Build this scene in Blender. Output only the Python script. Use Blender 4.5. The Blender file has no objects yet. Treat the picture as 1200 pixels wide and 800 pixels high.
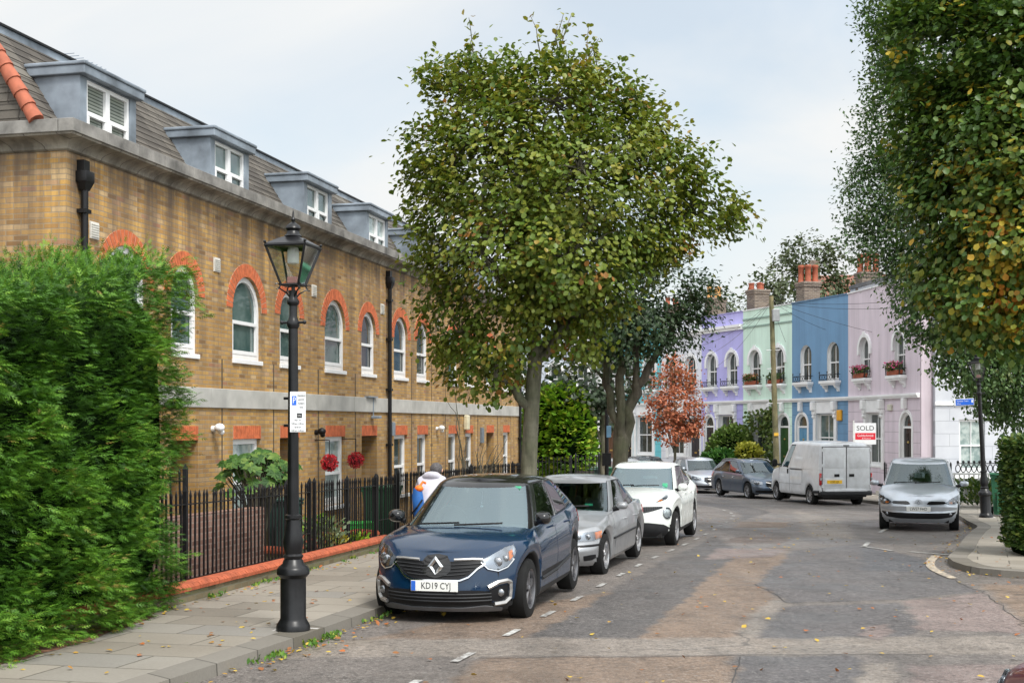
import bpy, bmesh, math, random
import numpy as np
from mathutils import Vector, Matrix, geometry
from mathutils.bvhtree import BVHTree
random.seed(7)
RNG = np.random.default_rng(11)
PI = math.pi
S = bpy.context.scene
COL = S.collection
R = math.radians
F = 1500.0          # focal length in photo pixels (1200 wide)
EYE = 1.87
HZ = 497.0
SLOPE = 0.0187

def gz(x, y=None):
    """height of the ground at a point (the street falls gently away)"""
    if y is None: y = x
    return -SLOPE * max(-25.0, min(75.0, y))

def gpt(px, py):
    """ground point seen at a photo pixel"""
    Y = F * EYE / (py - HZ - F * SLOPE)
    return Vector(((px - 600) / F * Y, Y, gz(0, Y)))

# ------------------------------------------------------------------ tagging
def tag(o, label=None, cat=None, group=None, kind=None):
    if label: o['label'] = label
    if cat: o['category'] = cat
    if group: o['group'] = group
    if kind: o['kind'] = kind
    return o

def empty(name, loc=(0, 0, 0), rz=0.0, parent=None):
    o = bpy.data.objects.new(name, None)
    COL.objects.link(o)
    o.location = loc
    o.rotation_euler = (0, 0, rz)
    o.empty_display_size = 0.2
    if parent: o.parent = parent
    return o

def thing(name, label, cat, loc=(0, 0, 0), rz=0.0, group=None):
    return tag(empty(name, loc, rz), label, cat, group)

def copy_tree(o, parent=None):
    kids = list(o.children)
    c = o.copy()
    COL.objects.link(c)
    c.parent = parent
    for k in kids: copy_tree(k, c)
    return c

def link_mesh(name, me, mats, parent=None, smooth=None):
    if not isinstance(mats, (list, tuple)): mats = [mats]
    for m in mats: me.materials.append(m)
    o = bpy.data.objects.new(name, me)
    COL.objects.link(o)
    if parent: o.parent = parent
    if smooth is not None:
        me.polygons.foreach_set('use_smooth', [True] * len(me.polygons))
        if smooth < 179:
            me.set_sharp_from_angle(angle=R(smooth))
    return o

class MB:
    """collects simple shapes into one mesh"""
    def __init__(s):
        s.v = []; s.f = []; s.m = []
    def add(s, verts, faces, mi=0):
        b = len(s.v)
        s.v.extend([tuple(p) for p in verts])
        s.f.extend([tuple(b + i for i in f) for f in faces])
        s.m.extend([mi] * len(faces))
        return s
    def box(s, a, b, mi=0, bev=0.0):
        (x0, y0, z0), (x1, y1, z1) = a, b
        x0, x1 = min(x0, x1), max(x0, x1); y0, y1 = min(y0, y1), max(y0, y1); z0, z1 = min(z0, z1), max(z0, z1)
        e = min(bev, (x1 - x0) * .45, (y1 - y0) * .45, (z1 - z0) * .45)
        if e <= 0:
            v = [(x0,y0,z0),(x1,y0,z0),(x1,y1,z0),(x0,y1,z0),(x0,y0,z1),(x1,y0,z1),(x1,y1,z1),(x0,y1,z1)]
            f = [(0,3,2,1),(4,5,6,7),(0,1,5,4),(1,2,6,5),(2,3,7,6),(3,0,4,7)]
            return s.add(v, f, mi)
        bm = bmesh.new()
        bmesh.ops.create_cube(bm, size=1)
        for q in bm.verts:
            q.co = Vector(((x0 + x1) / 2 + q.co.x * (x1 - x0), (y0 + y1) / 2 + q.co.y * (y1 - y0), (z0 + z1) / 2 + q.co.z * (z1 - z0)))
        bmesh.ops.bevel(bm, geom=bm.edges[:], offset=e, segments=2, affect='EDGES', profile=.5)
        s.addbm(bm, mi)
        return s
    def addbm(s, bm, mi=0, mat=None):
        bm.verts.index_update()
        vs = [(mat @ q.co if mat else q.co.copy()) for q in bm.verts]
        s.add(vs, [[q.index for q in f.verts] for f in bm.faces], mi)
        bm.free()
    def prism(s, poly, vec, mi=0, cap=True):
        """poly: list of 3D points, extruded along vec"""
        n = len(poly); vec = Vector(vec)
        v = [Vector(p) for p in poly] + [Vector(p) + vec for p in poly]
        f = [(i, (i + 1) % n, n + (i + 1) % n, n + i) for i in range(n)]
        if cap: f += [tuple(range(n - 1, -1, -1)), tuple(range(n, 2 * n))]
        return s.add(v, f, mi)
    def tube(s, pts, rad, n=8, mi=0, cap=True, sq=False):
        pts = [Vector(p) for p in pts]
        if not isinstance(rad, (list, tuple)): rad = [rad] * len(pts)
        v = []; f = []
        up = None
        for i, p in enumerate(pts):
            if i == 0: t = pts[1] - pts[0]
            elif i == len(pts) - 1: t = pts[-1] - pts[-2]
            else: t = (pts[i + 1] - pts[i]).normalized() + (pts[i] - pts[i - 1]).normalized()
            t.normalize()
            if up is None:
                up = Vector((0, 0, 1)) if abs(t.z) < .9 else Vector((1, 0, 0))
            a = t.cross(up).normalized(); b = a.cross(t).normalized(); up = b
            for k in range(n):
                an = 2 * PI * (k + (.5 if sq else 0)) / n
                v.append(p + (a * math.cos(an) + b * math.sin(an)) * rad[i])
        for i in range(len(pts) - 1):
            for k in range(n):
                k2 = (k + 1) % n
                f.append((i * n + k, i * n + k2, (i + 1) * n + k2, (i + 1) * n + k))
        if cap:
            f.append(tuple(range(n - 1, -1, -1)))
            f.append(tuple((len(pts) - 1) * n + k for k in range(n)))
        return s.add(v, f, mi)
    def lathe(s, prof, n=16, c=(0, 0, 0), axis='z', mi=0, cap=True, ph=0.0):
        """prof: list of (r, h)"""
        v = []; f = []
        for r, h in prof:
            for k in range(n):
                a = 2 * PI * k / n + ph
                if axis == 'z': p = (c[0] + r * math.cos(a), c[1] + r * math.sin(a), c[2] + h)
                elif axis == 'y': p = (c[0] + r * math.cos(a), c[1] + h, c[2] + r * math.sin(a))
                else: p = (c[0] + h, c[1] + r * math.cos(a), c[2] + r * math.sin(a))
                v.append(p)
        for i in range(len(prof) - 1):
            for k in range(n):
                k2 = (k + 1) % n
                f.append((i * n + k, i * n + k2, (i + 1) * n + k2, (i + 1) * n + k))
        if cap:
            f.append(tuple(range(n - 1, -1, -1)))
            f.append(tuple((len(prof) - 1) * n + k for k in range(n)))
        return s.add(v, f, mi)
    def ball(s, c, r, sub=2, mi=0, jit=0.0, sc=(1, 1, 1)):
        bm = bmesh.new()
        bmesh.ops.create_icosphere(bm, subdivisions=sub, radius=1)
        for q in bm.verts:
            k = 1 + random.uniform(-jit, jit)
            q.co = Vector((c[0] + q.co.x * r * sc[0] * k, c[1] + q.co.y * r * sc[1] * k, c[2] + q.co.z * r * sc[2] * k))
        s.addbm(bm, mi); return s
    def build(s, name, mats, parent=None, smooth=None, loc=None, fix=True):
        me = bpy.data.meshes.new(name)
        me.from_pydata(s.v, [], s.f)
        if not isinstance(mats, (list, tuple)): mats = [mats]
        if len(mats) > 1: me.polygons.foreach_set('material_index', s.m)
        if fix:
            bm = bmesh.new(); bm.from_mesh(me)
            bmesh.ops.recalc_face_normals(bm, faces=bm.faces[:])
            bm.to_mesh(me); bm.free()
        me.update()
        o = link_mesh(name, me, mats, parent, smooth)
        if loc is not None: o.location = loc
        return o

def text_mesh(name, body, size, mat, parent, loc, rot, ext=.002, align='CENTER', sx=1.0):
    cu = bpy.data.curves.new('lettering', 'FONT')
    cu.body = body; cu.size = size; cu.extrude = ext; cu.align_x = align; cu.align_y = 'CENTER'
    cu.resolution_u = 3
    t = bpy.data.objects.new('lettering', cu)
    COL.objects.link(t)
    dg = bpy.context.evaluated_depsgraph_get(); dg.update()
    me = bpy.data.meshes.new_from_object(t.evaluated_get(dg))
    bpy.data.objects.remove(t); bpy.data.curves.remove(cu)
    o = link_mesh(name, me, mat, parent)
    o.location = loc; o.rotation_euler = rot; o.scale = (sx, 1, 1)
    return o

# ------------------------------------------------------------------ materials
class NT:
    def __init__(s, name):
        s.mat = bpy.data.materials.new(name); s.mat.use_nodes = True
        s.t = s.mat.node_tree
        s.b = s.t.nodes['Principled BSDF']
        s.out = s.t.nodes['Material Output']
        s._c = None
    def n(s, typ, **kw):
        nd = s.t.nodes.new(typ)
        for k, v in kw.items():
            if k.startswith('i_'): nd.inputs[k[2:].replace('_', ' ')].default_value = v
            elif k.startswith('x'): nd.inputs[int(k[1:])].default_value = v
            else: setattr(nd, k, v)
        return nd
    def l(s, a, b): s.t.links.new(a, b)
    def obj(s):
        if s._c is None: s._c = s.n('ShaderNodeTexCoord')
        return s._c.outputs['Object']
    def geo(s):
        return s.n('ShaderNodeNewGeometry').outputs['Position']
    def noise(s, scale, detail=3, rough=.55, vec=None, dist=0.0):
        nd = s.n('ShaderNodeTexNoise', i_Scale=scale, i_Detail=detail, i_Roughness=rough, i_Distortion=dist)
        s.l(vec or s.obj(), nd.inputs['Vector'])
        return nd.outputs['Fac']
    def ramp(s, fac, stops, interp='LINEAR'):
        nd = s.n('ShaderNodeValToRGB'); cr = nd.color_ramp; cr.interpolation = interp
        while len(cr.elements) < len(stops): cr.elements.new(.5)
        for e, (p, c) in zip(cr.elements, stops):
            e.position = p
            e.color = (c, c, c, 1) if not isinstance(c, (tuple, list)) else (c[0], c[1], c[2], 1)
        s.l(fac, nd.inputs['Fac'])
        return nd.outputs['Color']
    def mix(s, fac, a, b, mode='MIX'):
        nd = s.n('ShaderNodeMix', data_type='RGBA', blend_type=mode, clamp_factor=True)
        for sock, v in ((nd.inputs[0], fac), (nd.inputs[6], a), (nd.inputs[7], b)):
            if hasattr(v, 'is_output'): s.l(v, sock)
            elif isinstance(v, (tuple, list)): sock.default_value = (v[0], v[1], v[2], 1)
            elif sock.type == 'RGBA': sock.default_value = (v, v, v, 1)
            else: sock.default_value = v
        return nd.outputs[2]
    def math(s, op, a, b=0.0):
        nd = s.n('ShaderNodeMath', operation=op)
        for sock, v in ((nd.inputs[0], a), (nd.inputs[1], b)):
            if hasattr(v, 'is_output'): s.l(v, sock)
            else: sock.default_value = v
        return nd.outputs[0]
    def col(s, c):
        if hasattr(c, 'is_output'): s.l(c, s.b.inputs['Base Color'])
        else: s.b.inputs['Base Color'].default_value = (c[0], c[1], c[2], 1)
        return s
    def rough(s, r):
        if hasattr(r, 'is_output'): s.l(r, s.b.inputs['Roughness'])
        else: s.b.inputs['Roughness'].default_value = r
        return s
    def set(s, **kw):
        for k, v in kw.items(): s.b.inputs[k.replace('_', ' ')].default_value = v
        return s
    def bump(s, h, strength=.3, dist=.01):
        nd = s.n('ShaderNodeBump', i_Strength=strength, i_Distance=dist)
        s.l(h, nd.inputs['Height'])
        s.l(nd.outputs['Normal'], s.b.inputs['Normal'])
        return s

def mulc(c, k): return tuple(min(1, x * k) for x in c)

def mat_plain(name, c, rough=.5, metal=0.0, var=.12, scale=6.0, bump=0.0, coat=0.0, spec=.5):
    m = NT(name)
    nz = m.noise(scale, 4)
    m.col(m.ramp(nz, [(.3, mulc(c, 1 - var)), (.7, mulc(c, 1 + var))])).rough(rough)
    m.set(Metallic=metal, Coat_Weight=coat, Specular_IOR_Level=spec)
    if bump: m.bump(m.noise(scale * 6, 4), bump, .01)
    return m.mat

def mat_paint(name, c, metal=0.0, rough=.25, flake=True, dirt=.25):
    """car paint with clear coat and a film of road dirt low down"""
    m = NT(name)
    sep = m.n('ShaderNodeSeparateXYZ'); m.l(m.obj(), sep.inputs[0])
    nz = m.noise(3.5, 5, .65)
    d = m.math('MULTIPLY', m.ramp(nz, [(.42, 0.0), (.75, 1.0)]), dirt)
    m.col(m.mix(d, c, (.23, .21, .18)))
    m.rough(m.math('ADD', m.math('MULTIPLY', d, .5), rough))
    m.set(Metallic=metal, Coat_Weight=.75, Coat_Roughness=.03, Coat_IOR=1.42, Specular_IOR_Level=.22 if not metal else .5)
    return m.mat

def mat_glass(name, tint=(.55, .62, .62), refl=.10, rough=.015, gcol=(.95, .98, 1)):
    """glass pane: tinted see-through mixed with a mirror coat by angle"""
    m = NT(name); m.t.nodes.remove(m.b)
    tr = m.n('ShaderNodeBsdfTransparent'); tr.inputs[0].default_value = (*tint, 1)
    gl = m.n('ShaderNodeBsdfGlossy'); gl.inputs['Roughness'].default_value = rough
    gl.inputs['Color'].default_value = (*gcol, 1)
    lw = m.n('ShaderNodeLayerWeight', i_Blend=.35)
    f = m.math('ADD', m.math('MULTIPLY', lw.outputs['Fresnel'], .9), refl)
    mx = m.n('ShaderNodeMixShader')
    m.l(f, mx.inputs[0]); m.l(tr.outputs[0], mx.inputs[1]); m.l(gl.outputs[0], mx.inputs[2])
    m.l(mx.outputs[0], m.out.inputs['Surface'])
    return m.mat

def mat_leaf(name, stops, rough=.45, trans=.25):
    m = NT(name)
    at = m.n('ShaderNodeAttribute', attribute_name='rnd')
    c = m.ramp(at.outputs['Fac'], stops)
    m.col(c).rough(rough)
    m.set(Specular_IOR_Level=.35)
    tl = m.n('ShaderNodeBsdfTranslucent')
    m.l(m.mix(1.0, c, (1.0, 1.0, .55), 'MULTIPLY'), tl.inputs['Color'])
    mx = m.n('ShaderNodeMixShader', x0=trans)
    m.l(m.b.outputs[0], mx.inputs[1]); m.l(tl.outputs[0], mx.inputs[2])
    m.l(mx.outputs[0], m.out.inputs['Surface'])
    return m.mat

def mat_brick(name, stops, mortar, bw=.225, bh=.075, ms=.010, rough=.85, stain=None, vec=None, offset=.5, bump=.5, flat=False):
    """flat: lies on the ground (x,y); else runs along local x+y and up z"""
    m = NT(name)
    sep = m.n('ShaderNodeSeparateXYZ'); m.l(m.obj(), sep.inputs[0])
    cb = m.n('ShaderNodeCombineXYZ')
    if flat:
        m.l(sep.outputs[0], cb.inputs[0]); m.l(sep.outputs[1], cb.inputs[1])
    else:
        m.l(m.math('ADD', sep.outputs[0], sep.outputs[1]), cb.inputs[0]); m.l(sep.outputs[2], cb.inputs[1])
    wob = m.n('ShaderNodeVectorMath', operation='ADD')
    nz = m.n('ShaderNodeTexNoise', i_Scale=9.0); m.l(m.obj(), nz.inputs['Vector'])
    sc = m.n('ShaderNodeVectorMath', operation='SCALE'); sc.inputs['Scale'].default_value = .006
    m.l(nz.outputs['Color'], sc.inputs[0])
    m.l(cb.outputs[0], wob.inputs[0]); m.l(sc.outputs[0], wob.inputs[1])
    br = m.n('ShaderNodeTexBrick', offset=offset, i_Scale=1.0, i_Mortar_Size=ms, i_Mortar_Smooth=.15, i_Bias=0.0, i_Brick_Width=bw, i_Row_Height=bh)
    br.inputs['Color1'].default_value = (0, 0, 0, 1); br.inputs['Color2'].default_value = (1, 1, 1, 1); br.inputs['Mortar'].default_value = (.5, .5, .5, 1)
    m.l(wob.outputs[0], br.inputs['Vector'])
    c = m.ramp(br.outputs['Color'], stops)
    fine = m.noise(38, 5, .7)
    c = m.mix(.55, c, m.ramp(fine, [(.25, .62), (.75, 1.0)]), 'MULTIPLY')
    big = m.noise(.55, 4, .6)
    c = m.mix(.5, c, m.ramp(big, [(.3, (.70, .66, .62)), (.65, (1, 1, 1))]), 'MULTIPLY')
    c = m.mix(br.outputs['Fac'], c, mortar)
    if stain:
        for (z0, z1, colr, k) in stain:      # soot streaks running down below a ledge between heights z0..z1
            mp = m.n('ShaderNodeMapping'); mp.inputs['Scale'].default_value = (3.2, 3.2, .25)
            m.l(m.obj(), mp.inputs[0])
            st = m.noise(1.0, 5, .65, vec=mp.outputs[0])
            mr = m.n('ShaderNodeMapRange', x1=z0, x2=z1, x3=0.0, x4=1.0); m.l(sep.outputs[2], mr.inputs[0])
            f = m.math('MULTIPLY', m.math('MULTIPLY', m.ramp(st, [(.38, 0.0), (.62, 1.0)]), mr.outputs[0]), k)
            c = m.mix(f, c, colr)
    m.col(c).rough(rough)
    h = m.math('SUBTRACT', m.math('MULTIPLY', fine, .35), br.outputs['Fac'])
    m.bump(h, bump, .008)
    return m.mat

# ------------------------------------------------------------------ planar wall with openings
def arch_pts(cx, w, zs, n=14, rise=None):
    """points of an arch from right springing to left springing"""
    r = w / 2; k = 1.0 if rise is None else rise / r
    return [(cx + r * math.cos(PI * i / n), zs + r * k * math.sin(PI * i / n)) for i in range(n + 1)]

def opening_outline(o):
    """o: dict cx,w,z0,z1 (+arch: z1 is crown of the arch). counter clockwise"""
    cx, w, z0, z1 = o['cx'], o['w'], o['z0'], o['z1']
    if o.get('arch'):
        zs = z1 - w / 2
        return [(cx - w / 2, z0), (cx + w / 2, z0)] + arch_pts(cx, w, zs)
    return [(cx - w / 2, z0), (cx + w / 2, z0), (cx + w / 2, z1), (cx - w / 2, z1)]

def wall_with_openings(mb, outline, opens, y=0.0, depth=.2, mi=0, mi_rev=None, facing=-1):
    """flat wall in local xz plane at y; reveals go to y+depth"""
    vs = []; es = []
    def loop(pts):
        b = len(vs)
        vs.extend([Vector(p) for p in pts])
        es.extend([(b + i, b + (i + 1) % len(pts)) for i in range(len(pts))])
    loop(outline)
    outs = [opening_outline(o) for o in opens]
    for q in outs: loop(q)
    r = geometry.delaunay_2d_cdt(vs, es, [], 1, 1e-5)
    v2, f2 = r[0], r[2]
    def inside(p, poly):
        c = False; n = len(poly)
        for i in range(n):
            a, b = poly[i], poly[(i + 1) % n]
            if (a[1] > p[1]) != (b[1] > p[1]) and p[0] < (b[0] - a[0]) * (p[1] - a[1]) / (b[1] - a[1]) + a[0]: c = not c
        return c
    faces = []
    for f in f2:
        c = sum((v2[i] for i in f), Vector((0, 0))) / len(f)
        if any(inside(c, q) for q in outs): continue
        faces.append(f)
    mb.add([(p[0], y, p[1]) for p in v2], faces, mi)
    for o, q in zip(opens, outs):
        d = o.get('depth', depth); n = len(q)
        mb.add([(p[0], y, p[1]) for p in q] + [(p[0], y + d, p[1]) for p in q],
               [(i, (i + 1) % n, n + (i + 1) % n, n + i) for i in range(n)], mi if mi_rev is None else mi_rev)

def ring_prism(mb, outer, inner, y0, y1, mi=0, closed=True):
    """frame between two outlines of equal length (x,z), from y0 (front) to y1"""
    n = len(outer)
    v = [(p[0], y0, p[1]) for p in outer] + [(p[0], y0, p[1]) for p in inner] + [(p[0], y1, p[1]) for p in outer] + [(p[0], y1, p[1]) for p in inner]
    f = []
    for i in range(n if closed else n - 1):
        j = (i + 1) % n
        f += [(i, j, n + j, n + i), (2*n+i, 3*n+i, 3*n+j, 2*n+j), (i, 2*n+i, 2*n+j, j), (n+i, n+j, 3*n+j, 3*n+i)]
    if not closed:
        f += [(0, n, 3 * n, 2 * n), (n - 1, 3 * n - 1, 4 * n - 1, 2 * n - 1)]
    mb.add(v, f, mi)

def inset_outline(o, d, db=None):
    q = dict(o); q['w'] = o['w'] - 2 * d; q['z0'] = o['z0'] + (d if db is None else db); q['z1'] = o['z1'] - d
    return opening_outline(q), q

# ------------------------------------------------------------------ foliage
LEAF_SHAPES = {
    'broad': ([(0, 0, 0), (.42, .45, .06), (.30, .85, .02), (0, 1.0, -.08), (-.30, .85, .02), (-.42, .45, .06), (0, .5, -.05)],
              [(0, 1, 2, 6), (6, 2, 3), (6, 3, 4), (0, 6, 4, 5)]),
    'simple': ([(0, 0, 0), (.32, .5, .06), (0, 1.0, -.06), (-.32, .5, .06)], [(0, 1, 2), (0, 2, 3)]),
    'feather': ([(0, 0, 0), (.03, .5, .01), (0, 1.0, -.08), (-.03, .5, .01), (.05, .22, 0), (.30, .52, -.03), (.03, .34, 0), (.04, .48, 0), (.26, .78, -.05), (.02, .60, 0), (-.05, .22, 0), (-.30, .52, -.03), (-.03, .34, 0), (-.04, .48, 0), (-.26, .78, -.05), (-.02, .60, 0), (.02, .72, 0), (.13, .97, -.06), (0, .8, 0), (-.02, .72, 0), (-.13, .97, -.06)],
              [(0, 1, 2, 3), (4, 5, 6), (7, 8, 9), (10, 12, 11), (13, 15, 14), (16, 17, 18), (19, 18, 20)]),
    'spray': ([(0, 0, 0), (.16, .35, .03), (.34, .50, .0), (.14, .62, .02), (.20, .86, -.03), (0, 1.0, -.06), (-.20, .86, -.03), (-.14, .62, .02), (-.34, .50, 0), (-.16, .35, .03)],
              [(0, 1, 9), (1, 2, 3), (9, 7, 8), (1, 3, 7, 9), (3, 4, 5), (3, 5, 7), (7, 5, 6)]),
}

def leaf_mesh(name, P, D, N, size, mat, parent=None, shape='broad', rnd=None):
    """P positions, D growing directions, N rough facing normals (all (n,3)), size (n,)"""
    tv, tf = LEAF_SHAPES[shape]
    tv = np.array(tv, float); k = len(tv); n = len(P)
    D = D / (np.linalg.norm(D, axis=1, keepdims=True) + 1e-9)
    X = np.cross(D, N); X /= (np.linalg.norm(X, axis=1, keepdims=True) + 1e-9)
    Z = np.cross(X, D)
    V = (P[:, None, :] + size[:, None, None] * (tv[None, :, 0:1] * X[:, None, :] + tv[None, :, 1:2] * D[:, None, :] + tv[None, :, 2:3] * Z[:, None, :]))
    V = V.reshape(-1, 3)
    me = bpy.data.meshes.new(name)
    loops = np.array([i for f in tf for i in f]); tot = np.array([len(f) for f in tf])
    L = (loops[None, :] + (np.arange(n) * k)[:, None]).reshape(-1)
    T = np.tile(tot, n)
    st = np.concatenate([[0], np.cumsum(T)[:-1]])
    me.vertices.add(len(V)); me.vertices.foreach_set('co', V.astype(np.float32).ravel())
    me.loops.add(len(L)); me.loops.foreach_set('vertex_index', L.astype(np.int32))
    me.polygons.add(len(T)); me.polygons.foreach_set('loop_start', st.astype(np.int32)); me.polygons.foreach_set('loop_total', T.astype(np.int32))
    a = me.attributes.new('rnd', 'FLOAT', 'POINT')
    if rnd is None: rnd = RNG.random(n)
    a.data.foreach_set('value', np.repeat(rnd, k).astype(np.float32))
    me.update(calc_edges=True); me.validate()
    return link_mesh(name, me, mat, parent)

def unit(n):
    v = RNG.normal(size=(n, 3)); return v / np.linalg.norm(v, axis=1, keepdims=True)
CLOUD = (6.75, 6.85, 6.85); EXPO = 0.7; SKY0, SKY1 = .70, 1.65; SUNE = 2.1
# ------------------------------------------------------------------ setting: ground, road, pavements
def catmull(pts, step=.5):
    pts = [Vector((p[0], p[1])) for p in pts]
    P = [pts[0] * 2 - pts[1]] + pts + [pts[-1] * 2 - pts[-2]]
    out = []
    for i in range(1, len(P) - 2):
        a, b, c, d = P[i - 1], P[i], P[i + 1], P[i + 2]
        n = max(2, int((c - b).length / step))
        for k in range(n):
            t = k / n
            out.append(.5 * ((2 * b) + (-a + c) * t + (2 * a - 5 * b + 4 * c - d) * t * t + (-a + 3 * b - 3 * c + d) * t ** 3))
    out.append(pts[-1])
    return out

LK = catmull([(-7.1, -6), (-4.0, 5), (-2.45, 10.4), (-1.66, 13.4), (-.36, 19), (1.1, 25), (2.45, 30), (3.5, 35), (3.9, 40), (3.6, 45), (2.7, 50), (1.0, 56), (-2.8, 64), (-10, 74)])
RK = catmull([(40, 17.4), (20, 17.6), (10, 17.8), (7.9, 18.1), (7.1, 18.6), (6.85, 19.4), (7.07, 20.8), (7.75, 22.4), (8.8, 25), (9.9, 27.6), (10.6, 29.2), (11.1, 31.2), (12.0, 35), (12.3, 40), (11.95, 45), (11.0, 50), (9.8, 55), (8.5, 60), (6.6, 65), (3.4, 70), (-1.5, 74)])

def at_y(line, y):
    best = None
    for a, b in zip(line, line[1:]):
        if (a.y - y) * (b.y - y) <= 0 and abs(a.y - b.y) > 1e-6:
            best = a.x + (b.x - a.x) * (y - a.y) / (b.y - a.y)
    return best
def LW(y): return -3.86 + .193 * (y - 14)

def offset_line(line, d):
    out = []
    for i, p in enumerate(line):
        a = line[max(0, i - 1)]; b = line[min(len(line) - 1, i + 1)]
        t = (b - a).normalized()
        out.append(p + Vector((-t.y, t.x)) * d)
    return out

def sheet(name, poly, dz, mat, kind='structure', rot=0.0, tri=True):
    """flat sheet following the slope, dz above the road level"""
    c, s = math.cos(-rot), math.sin(-rot)
    bm = bmesh.new()
    vs = [bm.verts.new((p[0] * c - p[1] * s, p[0] * s + p[1] * c, gz(0, p[1]) + dz)) for p in poly]
    f = bm.faces.new(vs)
    if f.normal.z < 0: f.normal_flip()
    f.normal_update()
    if f.normal.z < 0: f.normal_flip()
    bmesh.ops.triangulate(bm, faces=bm.faces[:])
    me = bpy.data.meshes.new(name); bm.to_mesh(me); bm.free()
    o = link_mesh(name, me, mat); o.rotation_euler = (0, 0, rot)
    if kind: o['kind'] = kind
    return o

def mat_asphalt(name, a, b, speck=.5, wet=.45, crack=True):
    m = NT(name)
    big = m.noise(.35, 5, .6, dist=.6)
    c = m.mix(m.ramp(big, [(.35, 0.0), (.65, 1.0)]), a, b)
    fine = m.noise(60, 3, .7)
    c = m.mix(speck, c, m.ramp(fine, [(.3, .45), (.55, 1.0), (.75, 1.0)]), 'MULTIPLY')
    vor = m.n('ShaderNodeTexVoronoi', i_Scale=130.0); m.l(m.obj(), vor.inputs['Vector'])
    c = m.mix(.35, c, m.ramp(vor.outputs['Distance'], [(.1, 1.0), (.5, .55)]), 'MULTIPLY')
    mp = m.n('ShaderNodeMapping'); mp.inputs['Rotation'].default_value = (0, 0, R(-14)); mp.inputs['Scale'].default_value = (1.6, .18, 1)
    m.l(m.obj(), mp.inputs[0])
    streak = m.noise(1.0, 5, .6, vec=mp.outputs[0])
    c = m.mix(.5, c, m.ramp(streak, [(.3, .68), (.62, 1.0)]), 'MULTIPLY')
    if crack:
        v2 = m.n('ShaderNodeTexVoronoi', feature='DISTANCE_TO_EDGE', i_Scale=.55)
        ad = m.n('ShaderNodeVectorMath', operation='ADD')
        nz = m.n('ShaderNodeTexNoise', i_Scale=1.2, i_Detail=5.0); m.l(m.obj(), nz.inputs['Vector'])
        m.l(m.obj(), ad.inputs[0]); m.l(nz.outputs['Color'], ad.inputs[1])
        m.l(ad.outputs[0], v2.inputs['Vector'])
        c = m.mix(m.ramp(v2.outputs['Distance'], [(0.0, .75), (.012, 0.0)]), c, (.035, .033, .033))
    m.col(c)
    w = m.noise(.5, 4, .6, dist=.4)
    m.rough(m.ramp(w, [(.40, wet), (.62, .85)]))
    m.bump(fine, .35, .006)
    return m.mat

M = {}
M['road'] = mat_asphalt('asphalt', (.112, .105, .106), (.165, .15, .145))
M['road_dark'] = mat_asphalt('asphalt_dark', (.085, .085, .092), (.115, .113, .12), wet=.4)
M['road_brown'] = mat_asphalt('asphalt_brown', (.17, .135, .105), (.21, .175, .14))
M['road_pale'] = mat_asphalt('asphalt_pale', (.20, .18, .165), (.26, .235, .215), crack=False)
M['road_pink'] = mat_asphalt('asphalt_pink', (.20, .16, .15), (.245, .205, .195))
M['road_strip'] = mat_asphalt('asphalt_strip', (.060, .057, .058), (.088, .084, .084), crack=False)
M['earth'] = mat_plain('earth', (.09, .065, .045), .95, var=.4, scale=5, bump=.6)
M['needles'] = mat_plain('cypress_litter', (.16, .075, .04), .95, var=.45, scale=14, bump=.8)
M['kerbstone'] = mat_brick('granite_kerb', [(0, (.13, .115, .09)), (.5, (.19, .175, .15)), (1, (.235, .215, .185))], (.06, .055, .045), bw=.9, bh=4, ms=.012, flat=False, bump=.4)
M['slab'] = mat_brick('paving_slabs', [(0, (.22, .195, .16)), (.4, (.30, .27, .225)), (.7, (.345, .31, .26)), (1, (.255, .24, .215))], (.10, .088, .07), bw=.92, bh=.62, ms=.010, flat=True, bump=.35, rough=.6)
def mat_worn(name, c):
    m = NT(name); nz = m.noise(14, 6, .7); n2 = m.noise(2.2, 3)
    f = m.ramp(m.math('ADD', m.math('MULTIPLY', nz, .75), m.math('MULTIPLY', n2, .25)), [(.42, 0.0), (.58, 1.0)])
    m.col(m.mix(f, (.15, .135, .125), c)).rough(.75); return m.mat
M['marking'] = mat_worn('road_paint', (.46, .46, .44))
M['marking_cream'] = mat_worn('cream_road_paint', (.52, .43, .31))

# ground sheet to the horizon
def ground():
    xs = [-900, -300, -120, -60, -30, 0, 30, 60, 120, 300, 900]
    ys = [-300, -60, -25, 0, 25, 50, 75, 120, 250, 600, 1500]
    mb = MB()
    v = [(x, y, gz(0, y) - .06) for y in ys for x in xs]
    n = len(xs)
    f = [(j * n + i, j * n + i + 1, (j + 1) * n + i + 1, (j + 1) * n + i) for j in range(len(ys) - 1) for i in range(n - 1)]
    mb.add(v, f)
    o = mb.build('ground', M['earth']); o['kind'] = 'structure'
ground()

def rough_poly(pts, amp=.06, step=.35, seed=1):
    rr = random.Random(seed); out = []
    for i, p in enumerate(pts):
        q = pts[(i + 1) % len(pts)]
        a = Vector((p[0], p[1])); b = Vector((q[0], q[1])); n = max(1, int((b - a).length / step))
        t = (b - a).normalized(); nn = Vector((-t.y, t.x))
        for k in range(n):
            out.append(a + (b - a) * (k / n) + nn * rr.uniform(-amp, amp))
    return out
def pxpoly(pp): return [gpt(*p).xy for p in pp]

BAY = catmull([(-2.3, 4), (-.75, 10.3), (-.62, 10.78), (.4, 14.4), (1.55, 18.7), (2.35, 21.6), (3.4, 25), (4.4, 28.5), (5.4, 32.3), (6.05, 35), (6.35, 37.5), (6.3, 40), (5.9, 42.5), (4.9, 46), (3.2, 50.5)], .1)
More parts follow.
